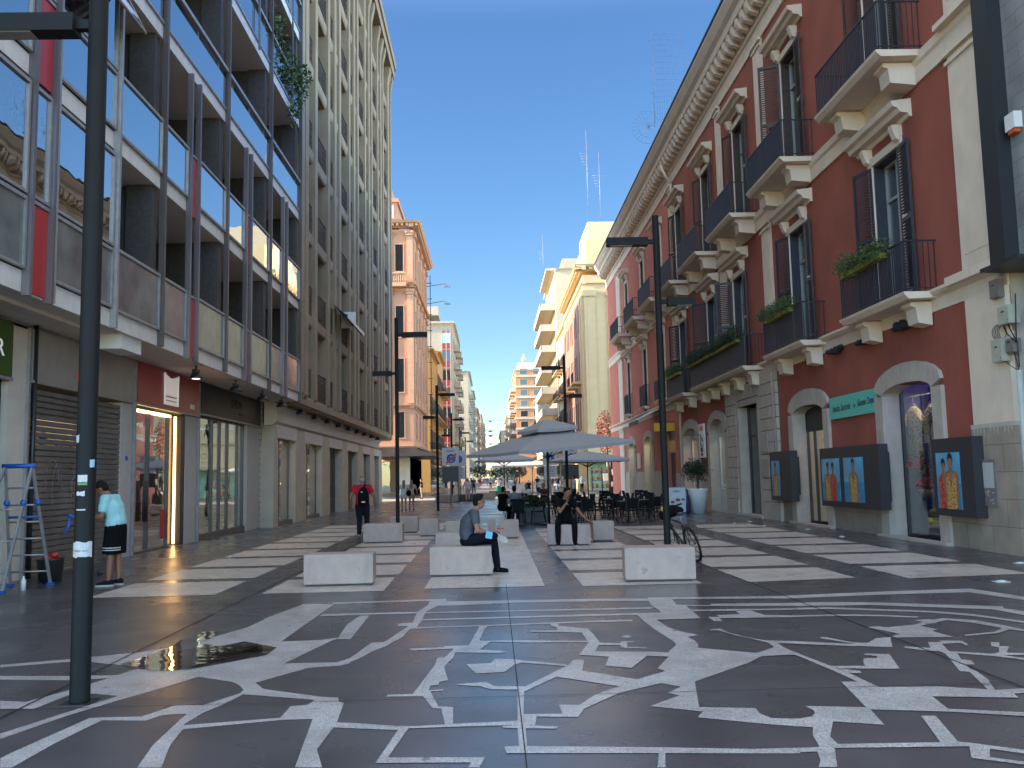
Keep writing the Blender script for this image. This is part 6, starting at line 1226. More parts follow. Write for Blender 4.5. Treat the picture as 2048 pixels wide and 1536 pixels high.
car(1.6,225,mat('dark_blue_paint',(.01,.02,.08),.25,.3),'dark blue car standing at the far end of the street'); car(-1.6,262,m_alu,'silver car beyond the dark blue one'); car(5.2,240,m_wht,'white car at the far right of the street end')
# tools at shutter
m_lad = m_alu; t = thing('step_ladder', 'tall aluminium step ladder with blue fittings by the brown shutter', 'ladder', (-7.4,14.6,0))
P = lambda x,y: (x,y,0)
a0,a1,b0,b1 = (-7.95,13.9,0),(-7.30,14.6,0),(-8.2,15.3,0),(-7.75,15.7,0)
TL,TR = (-7.55,14.35,2.0),(-7.25,14.75,2.0)
TL,TR = Vector((-7.93,14.95,2.0)),Vector((-7.52,15.0,2.0))
fl = [Vector((-8.12,15.6,0)),Vector((-7.50,15.70,0))]; bl = [Vector((-8.35,14.4,0)),Vector((-7.74,14.62,0))]
for nm, pts in (('stile',(TL,fl[0])),('stile',(TR,fl[1])),('stile',(TL,bl[0])),('stile',(TR,bl[1]))):
    q = MB(); q.tube(pts, .028, 4, False); q.build(nm, m_lad, t)
for k in range(6): f = .12+.14*k; q = MB(); q.tube([fl[0].lerp(TL,f),fl[1].lerp(TR,f)], .016, 6); q.build('rung', m_lad, t)
for k in range(3): f = .15+.25*k; q = MB(); q.tube([bl[0].lerp(TL,f),bl[1].lerp(TR,f)], .014, 6); q.build('rung', m_lad, t)
q = MB(); q.tube([TL+Vector((-.05,0,0)),TR+Vector((.05,0,0))], .038, 8); q.build('top_bar', m_blue, t)
for S_ in ((TL,fl[0]),(TR,fl[1]),(TL,bl[0]),(TR,bl[1])): q = MB(); q.ell(S_[1].lerp(S_[0],.70),(.05,.05,.06)); q.build('joint', m_blue, t)
q = MB(); q.tube([fl[0].lerp(TL,.58),fl[1].lerp(TR,.58)], .022, 6); q.build('blue_bar', m_blue, t)
for p in fl+bl: q = MB(); q.box(p.x-.05,p.x+.05,p.y-.04,p.y+.04,0,.04); q.build('foot', m_blue, t)
t = thing('tool_bucket', 'black bucket with red cloth at the foot of the ladder', 'bucket', (-7.75,15.6,0)); q = MB(); q.lathe([(.18,0),(.23,.38),(.24,.4),(.21,.4),(.17,.05)], (-7.75,16.2,0), 18); q.build('bucket', m_black, t); q = MB(); q.ell((-7.75,16.2,.42),(.15,.12,.07)); q.ell((-7.67,16.15,.46),(.08,.07,.06)); q.build('red_cloth', m_red, t)
q = MB(); q.lathe([(.04,0),(.04,.16),(.015,.2),(.015,.23)], (-7.55,14.9,0), 10); tag(q.build('bottle', m_wht), 'small white bottle on the ground under the ladder', 'bottle')
q = MB(); q.lathe([(.05,0),(.055,.05),(.01,.06)], (-7.35,17.3,0), 14); tag(q.build('tape_roll', m_black), 'small dark roll lying by the shutter right of the ladder', 'tape roll')
# litter
for i,(x,y,s) in enumerate(((9.0,15.4,.09),(7.3,13.0,.10),(8.7,22.5,.06),(8.9,25.5,.07),(8.3,27.6,.06),(-5.9,20.6,.05),(7.9,29.5,.05),(8.6,30.2,.08))):
    q = MB(); q.box(x-s,x+s,y-s*.7,y+s*.7,.006,.016); q.box(x-s*.4,x+s*.5,y-s*.3,y+s*.5,.016,.03)
    tag(q.build('litter', m_wht), ('scrap of paper nearest the corner pilaster','pale box lying alone on the dark paving at the right','paper scrap before the big stone arch','paper scrap before the first stone arch','small scrap between arch and portal','scrap on the dark paving before the red shop','tiny scrap near the portal step','crumpled white litter at the portal wall')[i], 'litter')
# ================================================================ PEOPLE
m_sk = mat('skin', (.33,.17,.11), .55, var=.06); m_skt = mat('tanned_skin', (.25,.11,.065), .55, var=.06)
def cloth(n, c): return mat(n, c, .9, spec=.12, var=.12, scale=9, bump=.6, bscale=11)
m_sole = mat('shoe_sole', (.45,.43,.38), .7); m_hairb = mat('black_hair', (.010,.007,.006), .8, spec=.2, var=.4, scale=60); m_hairg = mat('grey_hair', (.28,.27,.26), .7, var=.3, scale=60); m_hairl = mat('light_brown_hair', (.20,.12,.06), .6, var=.3, scale=50)
V = Vector
def seg(q, a, b, r0, r1, n=10):
    a, b = V(a), V(b); q.tube([a, a.lerp(b,.33), a.lerp(b,.66), b], [r0, r0*.72+r1*.28+.004, r0*.38+r1*.62+.003, r1], n); q.ell(a,(r0,)*3,8,6); q.ell(b,(r1,)*3,8,6)
def torso_rings(q, pts, lat, n=14):    # pts: (centre, half width, half depth, forward dir)
    R = []
    for c, w, d, f in pts:
        c, f = V(c), V(f).normalized(); l = V(lat).normalized(); R.append([c+l*w*cos(2*pi*k/n)+f*d*sin(2*pi*k/n)*(1 if sin(2*pi*k/n) > 0 else 1) for k in range(n)])
    q.rings(R)
def vox(o, s, sm=4):
    r = o.modifiers.new('union', 'REMESH'); r.mode = 'VOXEL'; r.voxel_size = s; r.use_smooth_shade = True
    m = o.modifiers.new('soften', 'SMOOTH'); m.iterations = sm; m.factor = .5; return o
def person(loc, rot, J, label, shirt, pants, shoes, hair, skin=m_sk, hs='short', short=False, sleeve=.55, near=True, bulk=1., skirt=False, fingers=True, sc=1., hands=None):
    """J joints in local coordinates, person faces +Y"""
    t = thing('person', label, 'person', loc, rot, True); t.scale = (sc,)*3
    p = {k: V(v) for k, v in J.items()}; vs = .011 if near else .026
    lat = (p['sR']-p['sL']).normalized(); upd = (p['neck']-p['pel']).normalized(); fwd = upd.cross(lat)*-1 if upd.cross(lat).y < 0 else upd.cross(lat)
    if 'tf' in J: fwd = V(J['tf'])
    def trunk(q, e):
        sp = lambda f: p['pel'].lerp(p['neck'], f)+ (V(J.get('bow', (0,0,0)))*sin(pi*f))
        torso_rings(q, [(sp(-.10),.11+e,.09+e,fwd),(sp(-.02),.165*bulk+e,.115*bulk+e,fwd),(sp(.14),.165*bulk+e,.118*bulk+e,fwd),(sp(.35),.145*bulk+e,.108*bulk+e,fwd),(sp(.6),.165*bulk+e,.118*bulk+e,fwd),(sp(.8),.175*bulk+e,.112+e,fwd),(sp(.92),.13+e,.085+e,fwd),(sp(1.0),.07+e,.065+e,fwd)], lat)
        for s in 'LR': q.tube([sp(.86),p['s'+s]],[.085+e,.062+e],10); q.ell(p['s'+s],(.064+e,)*3,8,6)
    # body
    q = MB(); trunk(q, 0)
    hd = p['head']; hf = V(J.get('hf', (0,1,0))).normalized(); hu = V(J.get('hu', (0,0,1))).normalized(); hl = hf.cross(hu).normalized(); hf = hu.cross(hl).normalized()
    M = Matrix((hl, hf, hu)).transposed()
    q.tube([p['neck']-upd*.03, p['neck'].lerp(hd,.5), hd-hu*.02], [.062,.055,.055], 10)
    q.ell(hd+hu*.035-hf*.008, (.074,.095,.098), 14, 10, M); q.ell(hd-hu*.045+hf*.022, (.055,.068,.07), 12, 8, M); q.ell(hd-hu*.085+hf*.05, (.03,.03,.025), 8, 6, M)
    q.tube([hd+hf*.088+hu*.035, hd+hf*.112-hu*.012], [.009,.015], 6)
    q.ell(hd+hf*.085-hu*.045,(.024,.013,.010),8,5,M)
    for s in (-1,1): q.ell(hd+hl*s*.078-hu*.005-hf*.005, (.010,.020,.032), 8, 6, M)
    for s in 'LR':
        seg(q, p['s'+s], p['e'+s], .053*bulk, .040); seg(q, p['e'+s], p['w'+s], .041, .026)
        # hand: palm, four fingers, thumb
        w = p['w'+s]; hdv = (hands or {}).get(s); d = V(hdv[0]).normalized() if hdv else (w-p['e'+s]).normalized(); pn = V(hdv[1]).normalized() if hdv else V((1 if s == 'L' else -1,0,0)); pn = (pn-d*pn.dot(d)).normalized(); sd_ = d.cross(pn).normalized(); curl = hdv[2] if hdv else .35
        if near:
            R = [[w+d*z+sd_*a*cos(2*pi*k/8)+pn*b*sin(2*pi*k/8) for k in range(8)] for z,a,b in ((-.01,.026,.022),(.03,.036,.018),(.07,.040,.015),(.09,.038,.013))]; q.rings(R)
            for j, L in enumerate((.072,.080,.075,.060)):
                b0 = w+d*.085+sd_*(.03-.02*j); d1 = (d+pn*curl).normalized(); d2 = (d+pn*curl*2.6).normalized(); q.tube([b0,b0+d1*L*.5,b0+d1*L*.5+d2*L*.5],[.0115,.0105,.009],6)
            b0 = w+d*.03+sd_*.033; q.tube([b0, b0+(sd_*.7+d*.7+pn*.3).normalized()*.035, b0+(sd_*.45+d+pn*.5).normalized()*.07],[.014,.012,.010],6)
        else: q.ell(w+d*.07,(.035,.035,.06),6,5)
        seg(q, p['h'+s], p['k'+s], .088*bulk, .056); seg(q, p['k'+s], p['a'+s], .056, .038)
    vox(q.build('body', skin, t), vs, 3)
    # shirt
    q = MB(); trunk(q, .014)
    for s in 'LR': m_ = p['s'+s].lerp(p['e'+s], sleeve); q.tube([p['s'+s], p['s'+s].lerp(p['e'+s],sleeve*.5), m_],[.070*bulk,.068*bulk,.070],10); q.ell(p['s'+s],(.076*bulk,)*3,8,6)
    if hs != 'nocollar': q.tube([p['neck']-upd*.05,p['neck']+upd*.012],[.09,.068],12)
    vox(q.build('shirt', shirt, t), vs, 5)
    # trousers / shorts / skirt
    q = MB(); pc = p['pel']; q.ell(pc-V((0,0,.02)), (.178*bulk,.13*bulk,.12), 12, 8)
    for s in 'LR':
        h, k, a = p['h'+s], p['k'+s], p['a'+s]
        if short: e = h.lerp(k, .82 if short is True else short); q.tube([h,h.lerp(e,.5),e],[.112*bulk,.108*bulk,.105*bulk],10); q.ell(h,(.11*bulk,)*3,8,6)
        else: seg(q, h, k, .105*bulk, .074); seg(q, k, k.lerp(a,.93), .074, .060)
    if skirt: q.rings([[pc+V((cos(i*pi/7)*r,sin(i*pi/7)*r*.8,z)) for i in range(14)] for r,z in ((.14,.08),(.2,-.1),(.3,-.62))])
    po = vox(q.build('skirt' if skirt else ('shorts' if short else 'trousers'), pants, t), vs, 4)
    # shoes
    for s in 'LR':
        a = p['a'+s]; td = V(J['t'+s]).normalized(); ud = V(J.get('u'+s,(0,0,1))).normalized(); ud = (ud-td*ud.dot(td)).normalized(); l = td.cross(ud)
        q = MB(); q.cm = 0
        R = [[a+td*y+ud*(zc+b*sin(2*pi*k/10))+l*w*cos(2*pi*k/10) for k in range(10)] for y,w,zc,b in ((-.075,.02,-.045,.025),(-.065,.034,-.03,.045),(-.02,.042,-.02,.055),(.05,.045,-.035,.042),(.12,.048,-.048,.03),(.17,.042,-.055,.024),(.19,.02,-.06,.014))]; q.rings(R)
        so_ = q.build('shoe', shoes, t); q = MB(); R = [[a+td*y+ud*z+l*w*c for c in (-1,1)] for y,w,z in ()]
        O = [(-.08,.025),(-.06,.040),(.0,.042),(.08,.048),(.14,.050),(.185,.035),(.2,.012)]; lo = [a+td*y+l*w-ud*.083 for y,w in O]+[a+td*y-l*w-ud*.083 for y,w in O[::-1]]; q.prism(lo, [v+ud*.024 for v in lo]); q.build('sole', m_sole, so_)
    # hair and face
    q = MB()
    if hs in ('short','nocollar'):
        R = []
        q.ell(hd+hu*.052-hf*.022, (.083,.096,.094), 14, 10, M); q.ell(hd+hu*.0-hf*.05, (.074,.062,.085), 12, 8, M)
        if near: 
            for i in range(9): a_ = -1.2+i*.3; q.ell(hd+hu*.125+hf*(.04*cos(a_))+hl*.06*sin(a_), (.03,.035,.022), 6, 5, M)
    elif hs == 'bald': q.ell(hd-hf*.028+hu*.012, (.083,.084,.082), 12, 8, M)
    elif hs == 'long':
        q.ell(hd+hu*.05-hf*.02, (.088,.104,.10), 12, 8, M); q.tube([hd-hf*.06, hd-hf*.1-hu*.18, hd-hf*.12-hu*.36], [.085,.09,.05], 10)
    if q.v: vox(q.build('hair', hair, t), max(.012,vs*.9), 2)
    if near:
        for s in (-1,1):
            q = MB(); q.ell(hd+hf*.083+hl*s*.03+hu*.02, (.011,.006,.006), 8, 5, M); q.build('eye', m_black, t); q = MB(); q.tube([hd+hf*.084+hl*s*.015+hu*.040, hd+hf*.080+hl*s*.047+hu*.042], .005, 5); q.build('eyebrow', hair, t)
        q = MB(); q.ell(hd+hf*.092-hu*.045,(.022,.006,.003),8,5,M); q.build('mouth', m_red, t)
    return t
def stand(h=1.0, st=0., sw=0., lean=0, arm=.1):
    """standing / walking joints, 1.75 m body scaled by h; st stride, sw arm swing"""
    J = dict(pel=(0,0,.95),neck=(0,lean+.0,1.46),head=(0,lean*1.2+.02,1.60),sL=(-.185,lean*.95,1.42),sR=(.185,lean*.95,1.42),hL=(-.09,0,.92),hR=(.09,0,.92))
    for s, g in (('L',-1),('R',1)):
        f = st*g; J['k'+s] = (g*.10, f*.5+.05*abs(st), .50); J['a'+s] = (g*.10, f-.04, .085 if f >= 0 else .085+abs(f)*.30)
        J['t'+s] = (g*.15,1,0) if f >= 0 else (g*.1,1,-.9*min(1,abs(f)*3)); J['u'+s] = (0,0,1)
        a = -sw*g; J['e'+s] = (g*(.22+arm), lean*.9+a*.5-.03, 1.14); J['w'+s] = (g*(.22+arm*1.1), lean*.8+a+.06, .89)
    return J
c_grey = cloth('grey_polo', (.088,.092,.110)); c_navy = cloth('navy_trousers', (.009,.010,.018)); c_blk = cloth('black_cloth', (.006,.006,.007)); c_red = cloth('red_polo', (.42,.018,.035)); c_tq = cloth('turquoise_tshirt', (.34,.62,.64)); c_wht = cloth('white_cloth', (.62,.60,.60)); c_jean = cloth('dark_jeans', (.014,.016,.024)); c_beig = cloth('beige_cloth', (.33,.27,.20)); c_grn = cloth('green_cloth', (.01,.16,.10)); c_lb = cloth('pale_blue_shirt', (.20,.24,.30)); c_rd = cloth('red_cloth', (.45,.05,.03)); c_dk = cloth('dark_print', (.05,.04,.05)); c_pink = cloth('pale_pink_cloth', (.55,.35,.33))
# 1 man in grey sitting, faces +X (local +Y), legs crossed
J = dict(pel=(0,0,.60),neck=(0,.13,1.09),head=(0.02,.20,1.235),sL=(-.19,.12,1.04),sR=(.19,.12,1.04),hL=(-.09,.02,.585),hR=(.09,.02,.585),bow=(0,-.07,0),
  kR=(.10,.44,.565),aR=(.10,.50,.09),tR=(.05,1,0),kL=(-.12,.45,.64),aL=(.22,.47,.615),tL=(.72,.25,-.38),uL=(.35,-.75,.4),
  eL=(-.26,.16,.76),wL=(-.12,.38,.68),eR=(.25,.17,.76),wR=(.12,.39,.70),hf=(-.15,1,-.12),hu=(0,.12,1))
J['kR'],J['kL'] = (.10,.44,.565),(-.10,.46,.62)
J.update(aR=(.13,.50,.09), kL=(-.08,.45,.60), aL=(.30,.50,.60))
# visible (near) leg is the crossed one: mirror so the right leg lies over the left knee and its sole faces the camera
J.update(kL=(-.08,.44,.575), aL=(-.06,.50,.09), tL=(0,1,0), kR=(.24,.33,.66), aR=(.06,.52,.665), tR=(.02,.82,-.5), uR=(-.95,.1,.1))
t = person((-.42,15.72,0), -pi/2, J, 'man in grey polo sitting on a bench, one leg crossed, looking at his phone', c_grey, c_navy, c_blk, m_hairb, hs='short', hands={'L':((.3,1,.1),(0,.2,.9),.5),'R':((-.3,1,.05),(0,.2,1),.5)}, sleeve=.6, bulk=1.12)
q = MB(); q.box(-.045,.05,.50,.62,.765,.778); tag(q.build('mobile_phone', c_rd), 'red-cased phone in the hands of the man in grey', 'phone'); ph = bpy.data.objects['mobile_phone']; ph.location = (-.42,15.72,0); ph.rotation_euler = (0,0,-pi/2)
q = MB(); q.prism([(.33,.30,.64),(.34,.41,.62),(.34,.43,.73),(.33,.32,.76)],[(.335,.30,.64),(.345,.41,.62),(.345,.43,.73),(.335,.32,.76)]); fm = q.build('face_mask', mat('mask_blue',(.20,.50,.70),.8)); fm.location = (-.42,15.72,0); fm.rotation_euler = (0,0,-pi/2); tag(fm, 'pale blue face mask hanging on the wrist of the man in grey', 'face mask')
# 2 man in black facing the camera
J = dict(pel=(0,0,.60),neck=(.0,.14,1.10),head=(-.06,.20,1.24),sL=(-.20,.10,1.05),sR=(.20,.12,1.04),hL=(-.12,.03,.585),hR=(.10,.03,.585),bow=(0,-.06,0),
  kL=(-.20,.42,.53),aL=(-.20,.40,.085),tL=(-.25,1,0),kR=(.20,.44,.53),aR=(.20,.42,.085),tR=(.12,1,0),
  eR=(.14,.38,.80),wR=(-.03,.34,1.02),eL=(-.34,.22,.78),wL=(-.50,.36,.60),hf=(-.45,.85,-.30),hu=(-.1,.25,1))
t = person((1.76,22.0,0), pi, J, 'man in black sitting on a bench, hand at his mouth', c_blk, c_blk, c_blk, m_hairb, skin=m_skt, hs='short', hands={'R':((-.25,-.15,1),(-.6,.3,.1),.8),'L':((-.8,.5,-.25),(0,-.1,-1),.3)}, sleeve=.62, bulk=1.05)
q = MB(); q.torus((1.80,21.66,.99), .034, .009, (.6,-.2,.9), 16, 5); tag(q.build('wristwatch', m_alu), 'steel watch on the raised wrist of the man in black', 'watch')
q = MB(); q.box(2.12,2.28,21.62,21.72,.502,.512); tag(q.build('mobile_phone', m_black), 'dark phone lying on the bench beside the man in black', 'phone')
# 3 walking man with backpack
J = stand(st=.0, sw=.12); J.update(aL=(-.08,-.06,.14), kL=(-.09,.10,.50), tL=(-.05,1,-.55), aR=(.09,.28,.085), kR=(.10,.22,.52), tR=(.1,1,0), eL=(-.31,-.08,1.16), wL=(-.30,.02,.91), eR=(.33,-.02,1.14), wR=(.34,.06,.86))
t = person((-3.68,25.9,0), 0, J, 'grey-haired man in a red polo walking away with a black backpack', c_red, c_jean, c_blk, m_hairg, skin=m_skt, hs='bald', bulk=1.12, sleeve=.6, sc=1.03)
q = MB(); q.rings([[V((.06+w*cos(2*pi*k/12), -.20-d*(sin(2*pi*k/12)), z)) for k in range(12)] for z,w,d in ((.93,.10,.04),(.97,.155,.09),(1.15,.165,.11),(1.3,.15,.10),(1.42,.10,.06),(1.46,.05,.03))]); bpk = vox(q.build('backpack', c_blk), .012, 3)
bpk.location = (-3.68,25.9,0); tag(bpk, 'black backpack on the back of the man in the red polo', 'backpack')
q = MB(); q.tube([(.06,-.22,1.44),(.10,-.13,1.53),(.14,.05,1.5),(.15,.14,1.35)], .022, 6); q.build('strap', c_blk, bpk); q = MB(); q.box(.03,.12,-.325,-.312,1.03,1.06); q.build('badge', m_wht, bpk); q = MB(); q.box(.0,.06,-.318,-.300,1.315,1.33); q.build('label', m_wht, bpk)
# 4 man at shutter, faces -X
J = stand(lean=.10, arm=.02); J.update(neck=(0,.12,1.42), head=(0,.24,1.53), sL=(-.19,.10,1.37), sR=(.19,.10,1.37), eL=(-.24,.14,1.10), wL=(-.16,.40,1.08), eR=(.24,.14,1.10), wR=(.16,.40,1.10), hf=(0,.8,-.6), hu=(0,.6,.8), kL=(-.1,.04,.48), aL=(-.10,.06,.085), kR=(.1,.0,.48), aR=(.10,-.02,.085), bow=(0,-.03,0))
t = person((-6.28,15.35,0), pi/2, J, 'man in turquoise t-shirt and black shorts standing behind the near lamp post', c_tq, c_blk, c_navy, m_hairb, skin=m_skt, hs='short', short=.95, bulk=1.22, sleeve=.75, sc=1.04)
for z in (.57,.605): 
    for s in (-1,1): q = MB(); q.torus((s*.10,.022,z), .131, .007, (0,.0,1), 20, 5); q.build('stripe', m_wht, t)
q = MB(); q.box(.10,.22,.17,.20,.68,.94); c_ = q.build('cloth_rag', c_wht); c_.location = (-6.28,15.35,0); c_.rotation_euler = (0,0,pi/2); tag(c_, 'white rag hanging from the waist of the man in turquoise', 'cloth')
q = MB(); q.tube([(-7.0,15.25,1.13),(-7.02,15.25,1.0),(-7.08,15.22,.86)], [.02,.025,.02], 6); q.tube([(-7.0,15.25,1.13),(-6.92,15.25,1.16)], .018, 6); q.ell((-7.0,15.25,1.17),(.05,.03,.03)); tag(q.build('spray_tool', m_blue), 'blue spray tool held toward the shutter by the man in turquoise', 'tool')
# others (farther)
def walker(x, y, rot, label, sh, pa, hair=m_hairb, hs='short', st=.16, short=False, skin=m_sk, skirt=False, sc=.97, bulk=.95):
    return person((x,y,0), rot, stand(st=st, sw=.12), label, sh, pa, c_blk, hair, skin=skin, hs=hs, short=short, near=False, skirt=skirt, sc=sc, bulk=bulk)
t = walker(-4.62,47.9,.1,'long-haired woman in white top and shorts walking away on the left',c_wht,c_wht,m_hairl,'long',.04,.45,sc=.93)
q = MB(); q.ell((-4.36,47.8,.93),(.14,.1,.17)); q.tube([(-4.4,47.85,1.0),(-4.45,47.85,1.35)], .015, 5); tag(q.build('shoulder_bag', c_blk), 'black shoulder bag carried by the long-haired woman', 'bag')
walker(-4.28,48.6,.0,'woman in brown walking just beyond the long-haired one',c_pink,c_beig,m_hairl,'long',.08,.4,sc=.92)
walker(-5.85,76,pi/2,'person in black top and beige shorts standing by the palazzo shops',c_blk,c_beig,st=.03,short=.9)
walker(-1.68,64.2,pi,'woman dressed in white walking toward the camera in the sunlit crossing',c_wht,c_pink,m_hairl,'long',.15,sc=.95)
walker(.62,80,.4,'woman with green skirt and white top beyond the café',c_wht,c_grn,m_hairl,'long',.05,skirt=True,sc=.96)
walker(-1.9,98,pi-.3,'person in dark jacket walking down the street centre',c_dk,c_jean)
walker(-4.9,98,0,'person in olive shorts by the left shops',c_dk,c_grn,short=.6); walker(-4.4,104,pi,'person in pink top and dark shorts on the left',c_pink,c_jean,short=.7); walker(-3.7,103,.5,'person in red on the left side of the far street',c_rd,c_rd); walker(-2.9,110,0,'dark-dressed person behind the one in red',c_lb,c_blk)
walker(5.9,88,pi,'person in black and white print near the right signs',c_dk,c_beig); walker(6.6,90,pi-.4,'person in navy beside the printed dress',c_navy,c_lb); walker(8.6,86,pi,'person with pale shirt by the lime shop',c_lb,c_jean); walker(5.1,100,0,'slim person in black standing beyond the right signs',c_blk,c_jean)
walker(4.75,52,pi*.6,'waiter in white shirt and black apron standing among the tables',c_wht,c_blk,st=.02)
far_l = ['white top','blue shirt','dark coat','beige shirt','red top','grey shirt']; far_c = [c_wht,c_lb,c_dk,c_beig,c_rd,c_grey]; rnd = random.Random(5)
for i in range(14):
    x = -4.5+i*.72+rnd.uniform(-.2,.2); y = 128+(i*37 % 70); walker(x,y,rnd.choice((0,pi,pi/2)),'distant walker in %s, %s in the line of far walkers from the left' % (far_l[i % 6], ['first','second','third','fourth','fifth','sixth','seventh','eighth','ninth','tenth','eleventh','twelfth','thirteenth','last'][i]),far_c[i % 6],far_c[(i+2) % 6] if i % 3 else c_blk)
def sitter(x, y, rot, label, sh, pa, near=False, skin=m_sk):
    J = dict(pel=(0,0,.56),neck=(0,.08,1.04),head=(0,.12,1.19),sL=(-.19,.07,.99),sR=(.19,.07,.99),hL=(-.09,.02,.53),hR=(.09,.02,.53),kL=(-.12,.44,.5),aL=(-.12,.42,.085),tL=(0,1,0),kR=(.12,.44,.5),aR=(.12,.42,.085),tR=(0,1,0),eL=(-.28,.14,.76),wL=(-.15,.38,.77),eR=(.28,.14,.76),wR=(.15,.38,.77))
    return person((x,y,0), rot, J, label, sh, pa, c_blk, m_hairb, skin=skin, near=near)
sitter(.85,33.9,0,'man in pale blue shirt sitting with his back to us at the front café table',c_lb,c_jean,True)
sitter(.35,32.9,-.9,'person in black leaning over the front left café table',c_blk,c_blk); sitter(1.7,44.2,pi,'café guest in white facing the camera at the back row',c_wht,c_jean); sitter(2.6,44.6,pi-.5,'café guest in dark clothes beside the white one',c_dk,c_jean)
sitter(3.8,92,pi,'distant café guest in black beyond the crossing',c_blk,c_jean); sitter(4.9,93.5,0,'distant café guest in beige beyond the crossing',c_beig,c_jean)
# ---------------------------------------------------------------- bicycle
m_tyre = mat('tyre_rubber', (.012,.012,.012), .8); m_bf = mat('bike_frame_paint', (.05,.055,.035), .35, .3, var=.2); m_ylb = mat('yellow_bag', (.40,.33,.05), .6, var=.4, scale=20)
t = thing('bicycle', 'dark bicycle with rear rack leaning against the lamp post', 'bicycle', (3.82,16.95,0), .16, True)
t.rotation_euler = (0, radians(-15), radians(9))
WR = .335
def wheel(y):
    q = MB(); q.torus((0,y,WR), WR-.022, .022, (1,0,0), 32, 6); w = q.build('wheel', m_tyre, t); q = MB(); q.torus((0,y,WR), WR-.05, .010, (1,0,0), 28, 5); q.ell((0,y,WR),(.035,.025,.025),8,6)
    for k in range(16): a = k*pi/8; q.tube([(0.01*(-1)**k,y,WR),(0,y+(WR-.05)*cos(a),WR+(WR-.05)*sin(a))], .0022, 3)
    q.build('rim', m_alu, w)
wheel(0); wheel(1.05)
BB = (0,.42,.28); ST = (0,.24,.74); HT_ = (0,.86,.80); HB = (0,.89,.66)
q = MB()
for a, b, r in ((BB,ST,.017),(ST,HT_,.017),(BB,HB,.02),(HT_,HB,.02)): q.tube([a,b], r, 8)
for s in (-1,1): q.tube([(s*.05,0,WR),(s*.02,BB[1],BB[2])], .010, 6); q.tube([(s*.05,0,WR),(s*.015,ST[1],ST[2]-.04)], .009, 6); q.tube([(s*.05,1.05,WR),(s*.04,.92,.66),(0,.895,.67)], .012, 6)
q.build('frame', m_bf, t)
q = MB(); q.tube([ST,(0,.21,.90)], .013, 8); sdl = q.build('seat_post', m_alu, t); q = MB(); q.rings([[V((w*cos(2*pi*k/10),y,.93+h*sin(2*pi*k/10))) for k in range(10)] for y,w,h in ((.06,.06,.015),(.10,.085,.028),(.18,.08,.028),(.28,.035,.02),(.36,.02,.012))]); q.build('saddle', m_black, t)
q = MB(); q.tube([HT_,(0,.84,.98)], .014, 8); q.tube([(-.30,.80,1.02),(-.1,.85,1.0),(.1,.85,1.0),(.30,.80,1.02)], .013, 8); hb = q.build('handlebar', m_black, t)
for s in (-1,1): q = MB(); q.tube([(s*.20,.82,1.015),(s*.31,.80,1.02)], .018, 8); q.build('grip', m_tyre, hb)
q = MB(); 
for s in (-1,1): q.tube([(s*.07,-.28,.70),(s*.07,.18,.70)], .007, 5); q.tube([(s*.07,-.15,.70),(s*.06,0,WR)], .007, 5); q.tube([(s*.07,-.26,.70),(s*.08,-.2,.5),(s*.07,0,WR)], .005, 4)
for y in (-.28,-.14,0,.17): q.tube([(-.07,y,.70),(.07,y,.70)], .006, 5)
q.build('rear_rack', m_black, t)
q = MB(); q.torus(BB, .09, .006, (1,0,0), 20, 4); q.tube([(.06,.42,.28),(.09,.52,.14)], .010, 6); q.tube([(-.06,.42,.28),(-.09,.32,.42)], .010, 6); q.box(.09,.18,.48,.56,.125,.145); q.box(-.18,-.09,.28,.36,.41,.43); q.build('crankset', m_black, t)
q = MB(); q.torus((0,0,WR), WR+.022, .010, (1,0,0), 26, 4); q.build('mudguard', m_black, t)
q = MB(); q.tube([(.05,.30,.3),(.22,.2,.02)], .008, 5); q.build('kickstand', m_black, t)
bag = MB(); bag.ell((0,.66,.96),(.20,.20,.12)); bag.ell((-.1,.70,.93),(.15,.15,.12)); bag.ell((.08,.5,.95),(.12,.14,.08)); b_ = bag.build('bike_bag', c_blk); b_.location = t.location; b_.rotation_euler = t.rotation_euler; tag(b_, 'black bag hanging at the bicycle handlebar', 'bag')
bag = MB(); bag.ell((-.14,.62,1.05),(.06,.07,.06)); bag.ell((-.05,.66,1.07),(.06,.05,.05)); b_ = bag.build('flower_bunch', m_ylb); b_.location = t.location; b_.rotation_euler = t.rotation_euler; tag(b_, 'yellow-green bundle on top of the black bicycle bag', 'bundle')
# ---------------------------------------------------------------- goods in the right windows
def patt(name, a, b, sc):
    m = mat(name, a, .8); n = m.node_tree; N = n.nodes; L = n.links; bs = N['Principled BSDF']; vo = N.new('ShaderNodeTexVoronoi'); vo.inputs['Scale'].default_value = sc; tc = N.new('ShaderNodeTexCoord'); L.new(tc.outputs['Object'], vo.inputs['Vector'])
    cr = N.new('ShaderNodeValToRGB'); cr.color_ramp.interpolation = 'CONSTANT'; cr.color_ramp.elements[0].color = (*a,1); cr.color_ramp.elements[1].position = .4; cr.color_ramp.elements[1].color = (*b,1); L.new(vo.outputs['Distance'], cr.inputs[0]); L.new(cr.outputs[0], bs.inputs['Base Color']); return m
p_navy = patt('navy_print', (.02,.02,.06), (.42,.30,.13), 13); p_cream = patt('cream_print', (.45,.34,.16), (.05,.05,.12), 16); p_or = patt('orange_print', (.5,.14,.04), (.10,.25,.12), 10)
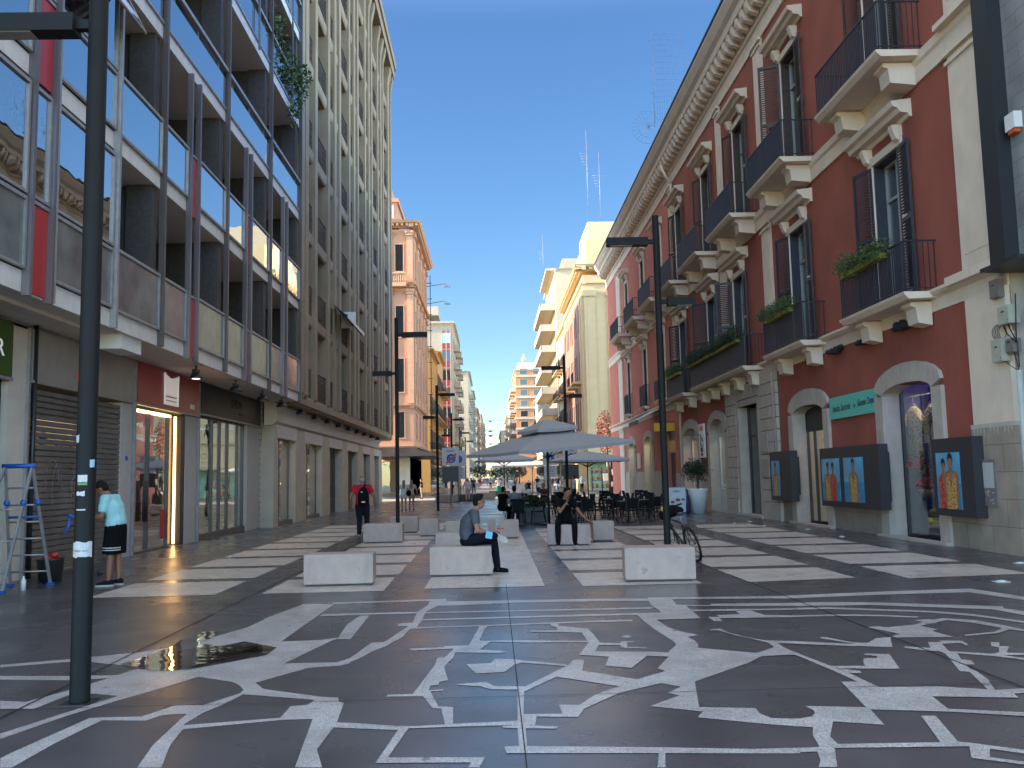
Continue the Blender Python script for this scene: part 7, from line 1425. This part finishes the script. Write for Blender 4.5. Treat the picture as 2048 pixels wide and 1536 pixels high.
def dress(y, z0, z1, w, m, label, x=10.55):
    t = thing('hanging_dress', label, 'dress', (x,y,z0)); q = MB(); H = z1-z0
    q.rings([[(x+d*sin(2*pi*k/14)*1., y+ww*cos(2*pi*k/14), z0+H*f) for k in range(14)] for f,ww,d in ((0,w*.55,.1),(.35,w*.5,.1),(.62,w*.33,.08),(.8,w*.42,.09),(.93,w*.40,.08),(1,w*.15,.04))])
    for s in (-1,1): q.tube([(x,y+s*w*.3,z0+H*.92),(x,y+s*w*.62,z0+H*.72),(x,y+s*w*.66,z0+H*.6)], [.07,.08,.09], 8)
    q.build('dress', m, t, True); q = MB(); q.tube([(x,y-.18,z1+.0),(x,y,z1+.07),(x,y+.18,z1+.0)], .012, 5); q.tube([(x,y,z1+.07),(x,y,z1+.2)], .008, 5); q.build('hanger', m_alu, t)
dress(22.15,1.5,3.2,.8,p_navy,'dark blue printed dress hanging left in the big arched window'); dress(21.2,.95,3.2,.75,p_cream,'long cream and black patterned dress hanging in the big arched window')
dress(27.3,1.5,2.6,.6,p_or,'orange printed dress hanging in the first arched shop')
q = MB(); q.tube([(10.55,20,3.44),(10.55,22.8,3.44)], .015, 6); tag(q.build('clothes_rail', m_alu), 'clothes rail across the big arched window', 'rail')
t = thing('flower_basket', 'round basket of red and pink flowers on a folding stand in the arched window', 'basket', (10.9,20.8,.9)); q = MB(); q.lathe([(.22,0),(.32,.18),(.3,.18)], (10.5,21.4,.98), 14); q.build('basket', m_sh1, t)
m_flw = mat('flowers', (.55,.10,.09), .7, var=.5, scale=10, island=.6); q = MB(); leaves(q,(10.5,21.4,1.28),(.33,.36,.18),350,.11,random.Random(4)); q.build('flowers', m_flw, t, False); q = MB()
for s in (-1,1): q.tube([(10.4,21.1 if s<0 else 21.7,.95),(10.5,21.7 if s<0 else 21.1,0)], .015, 5)
q.build('stand', m_leafd, t)
q = MB(); leaves(q,(10.4,21.9,1.75),(.2,.28,.14),200,.10,random.Random(5)); tag(q.build('flower_bunch', m_flw, None, False), 'red flower bunch above the basket in the big arched window', 'flowers')
q = MB(); q.ell((10.5,21.0,.62),(.25,.3,.14)); q.lathe([(.28,.35),(.3,.5)],(10.5,21.0,0),14); tag(q.build('fruit_tray', m_ylb), 'tray of yellow and red ornaments low in the big arched window', 'tray')
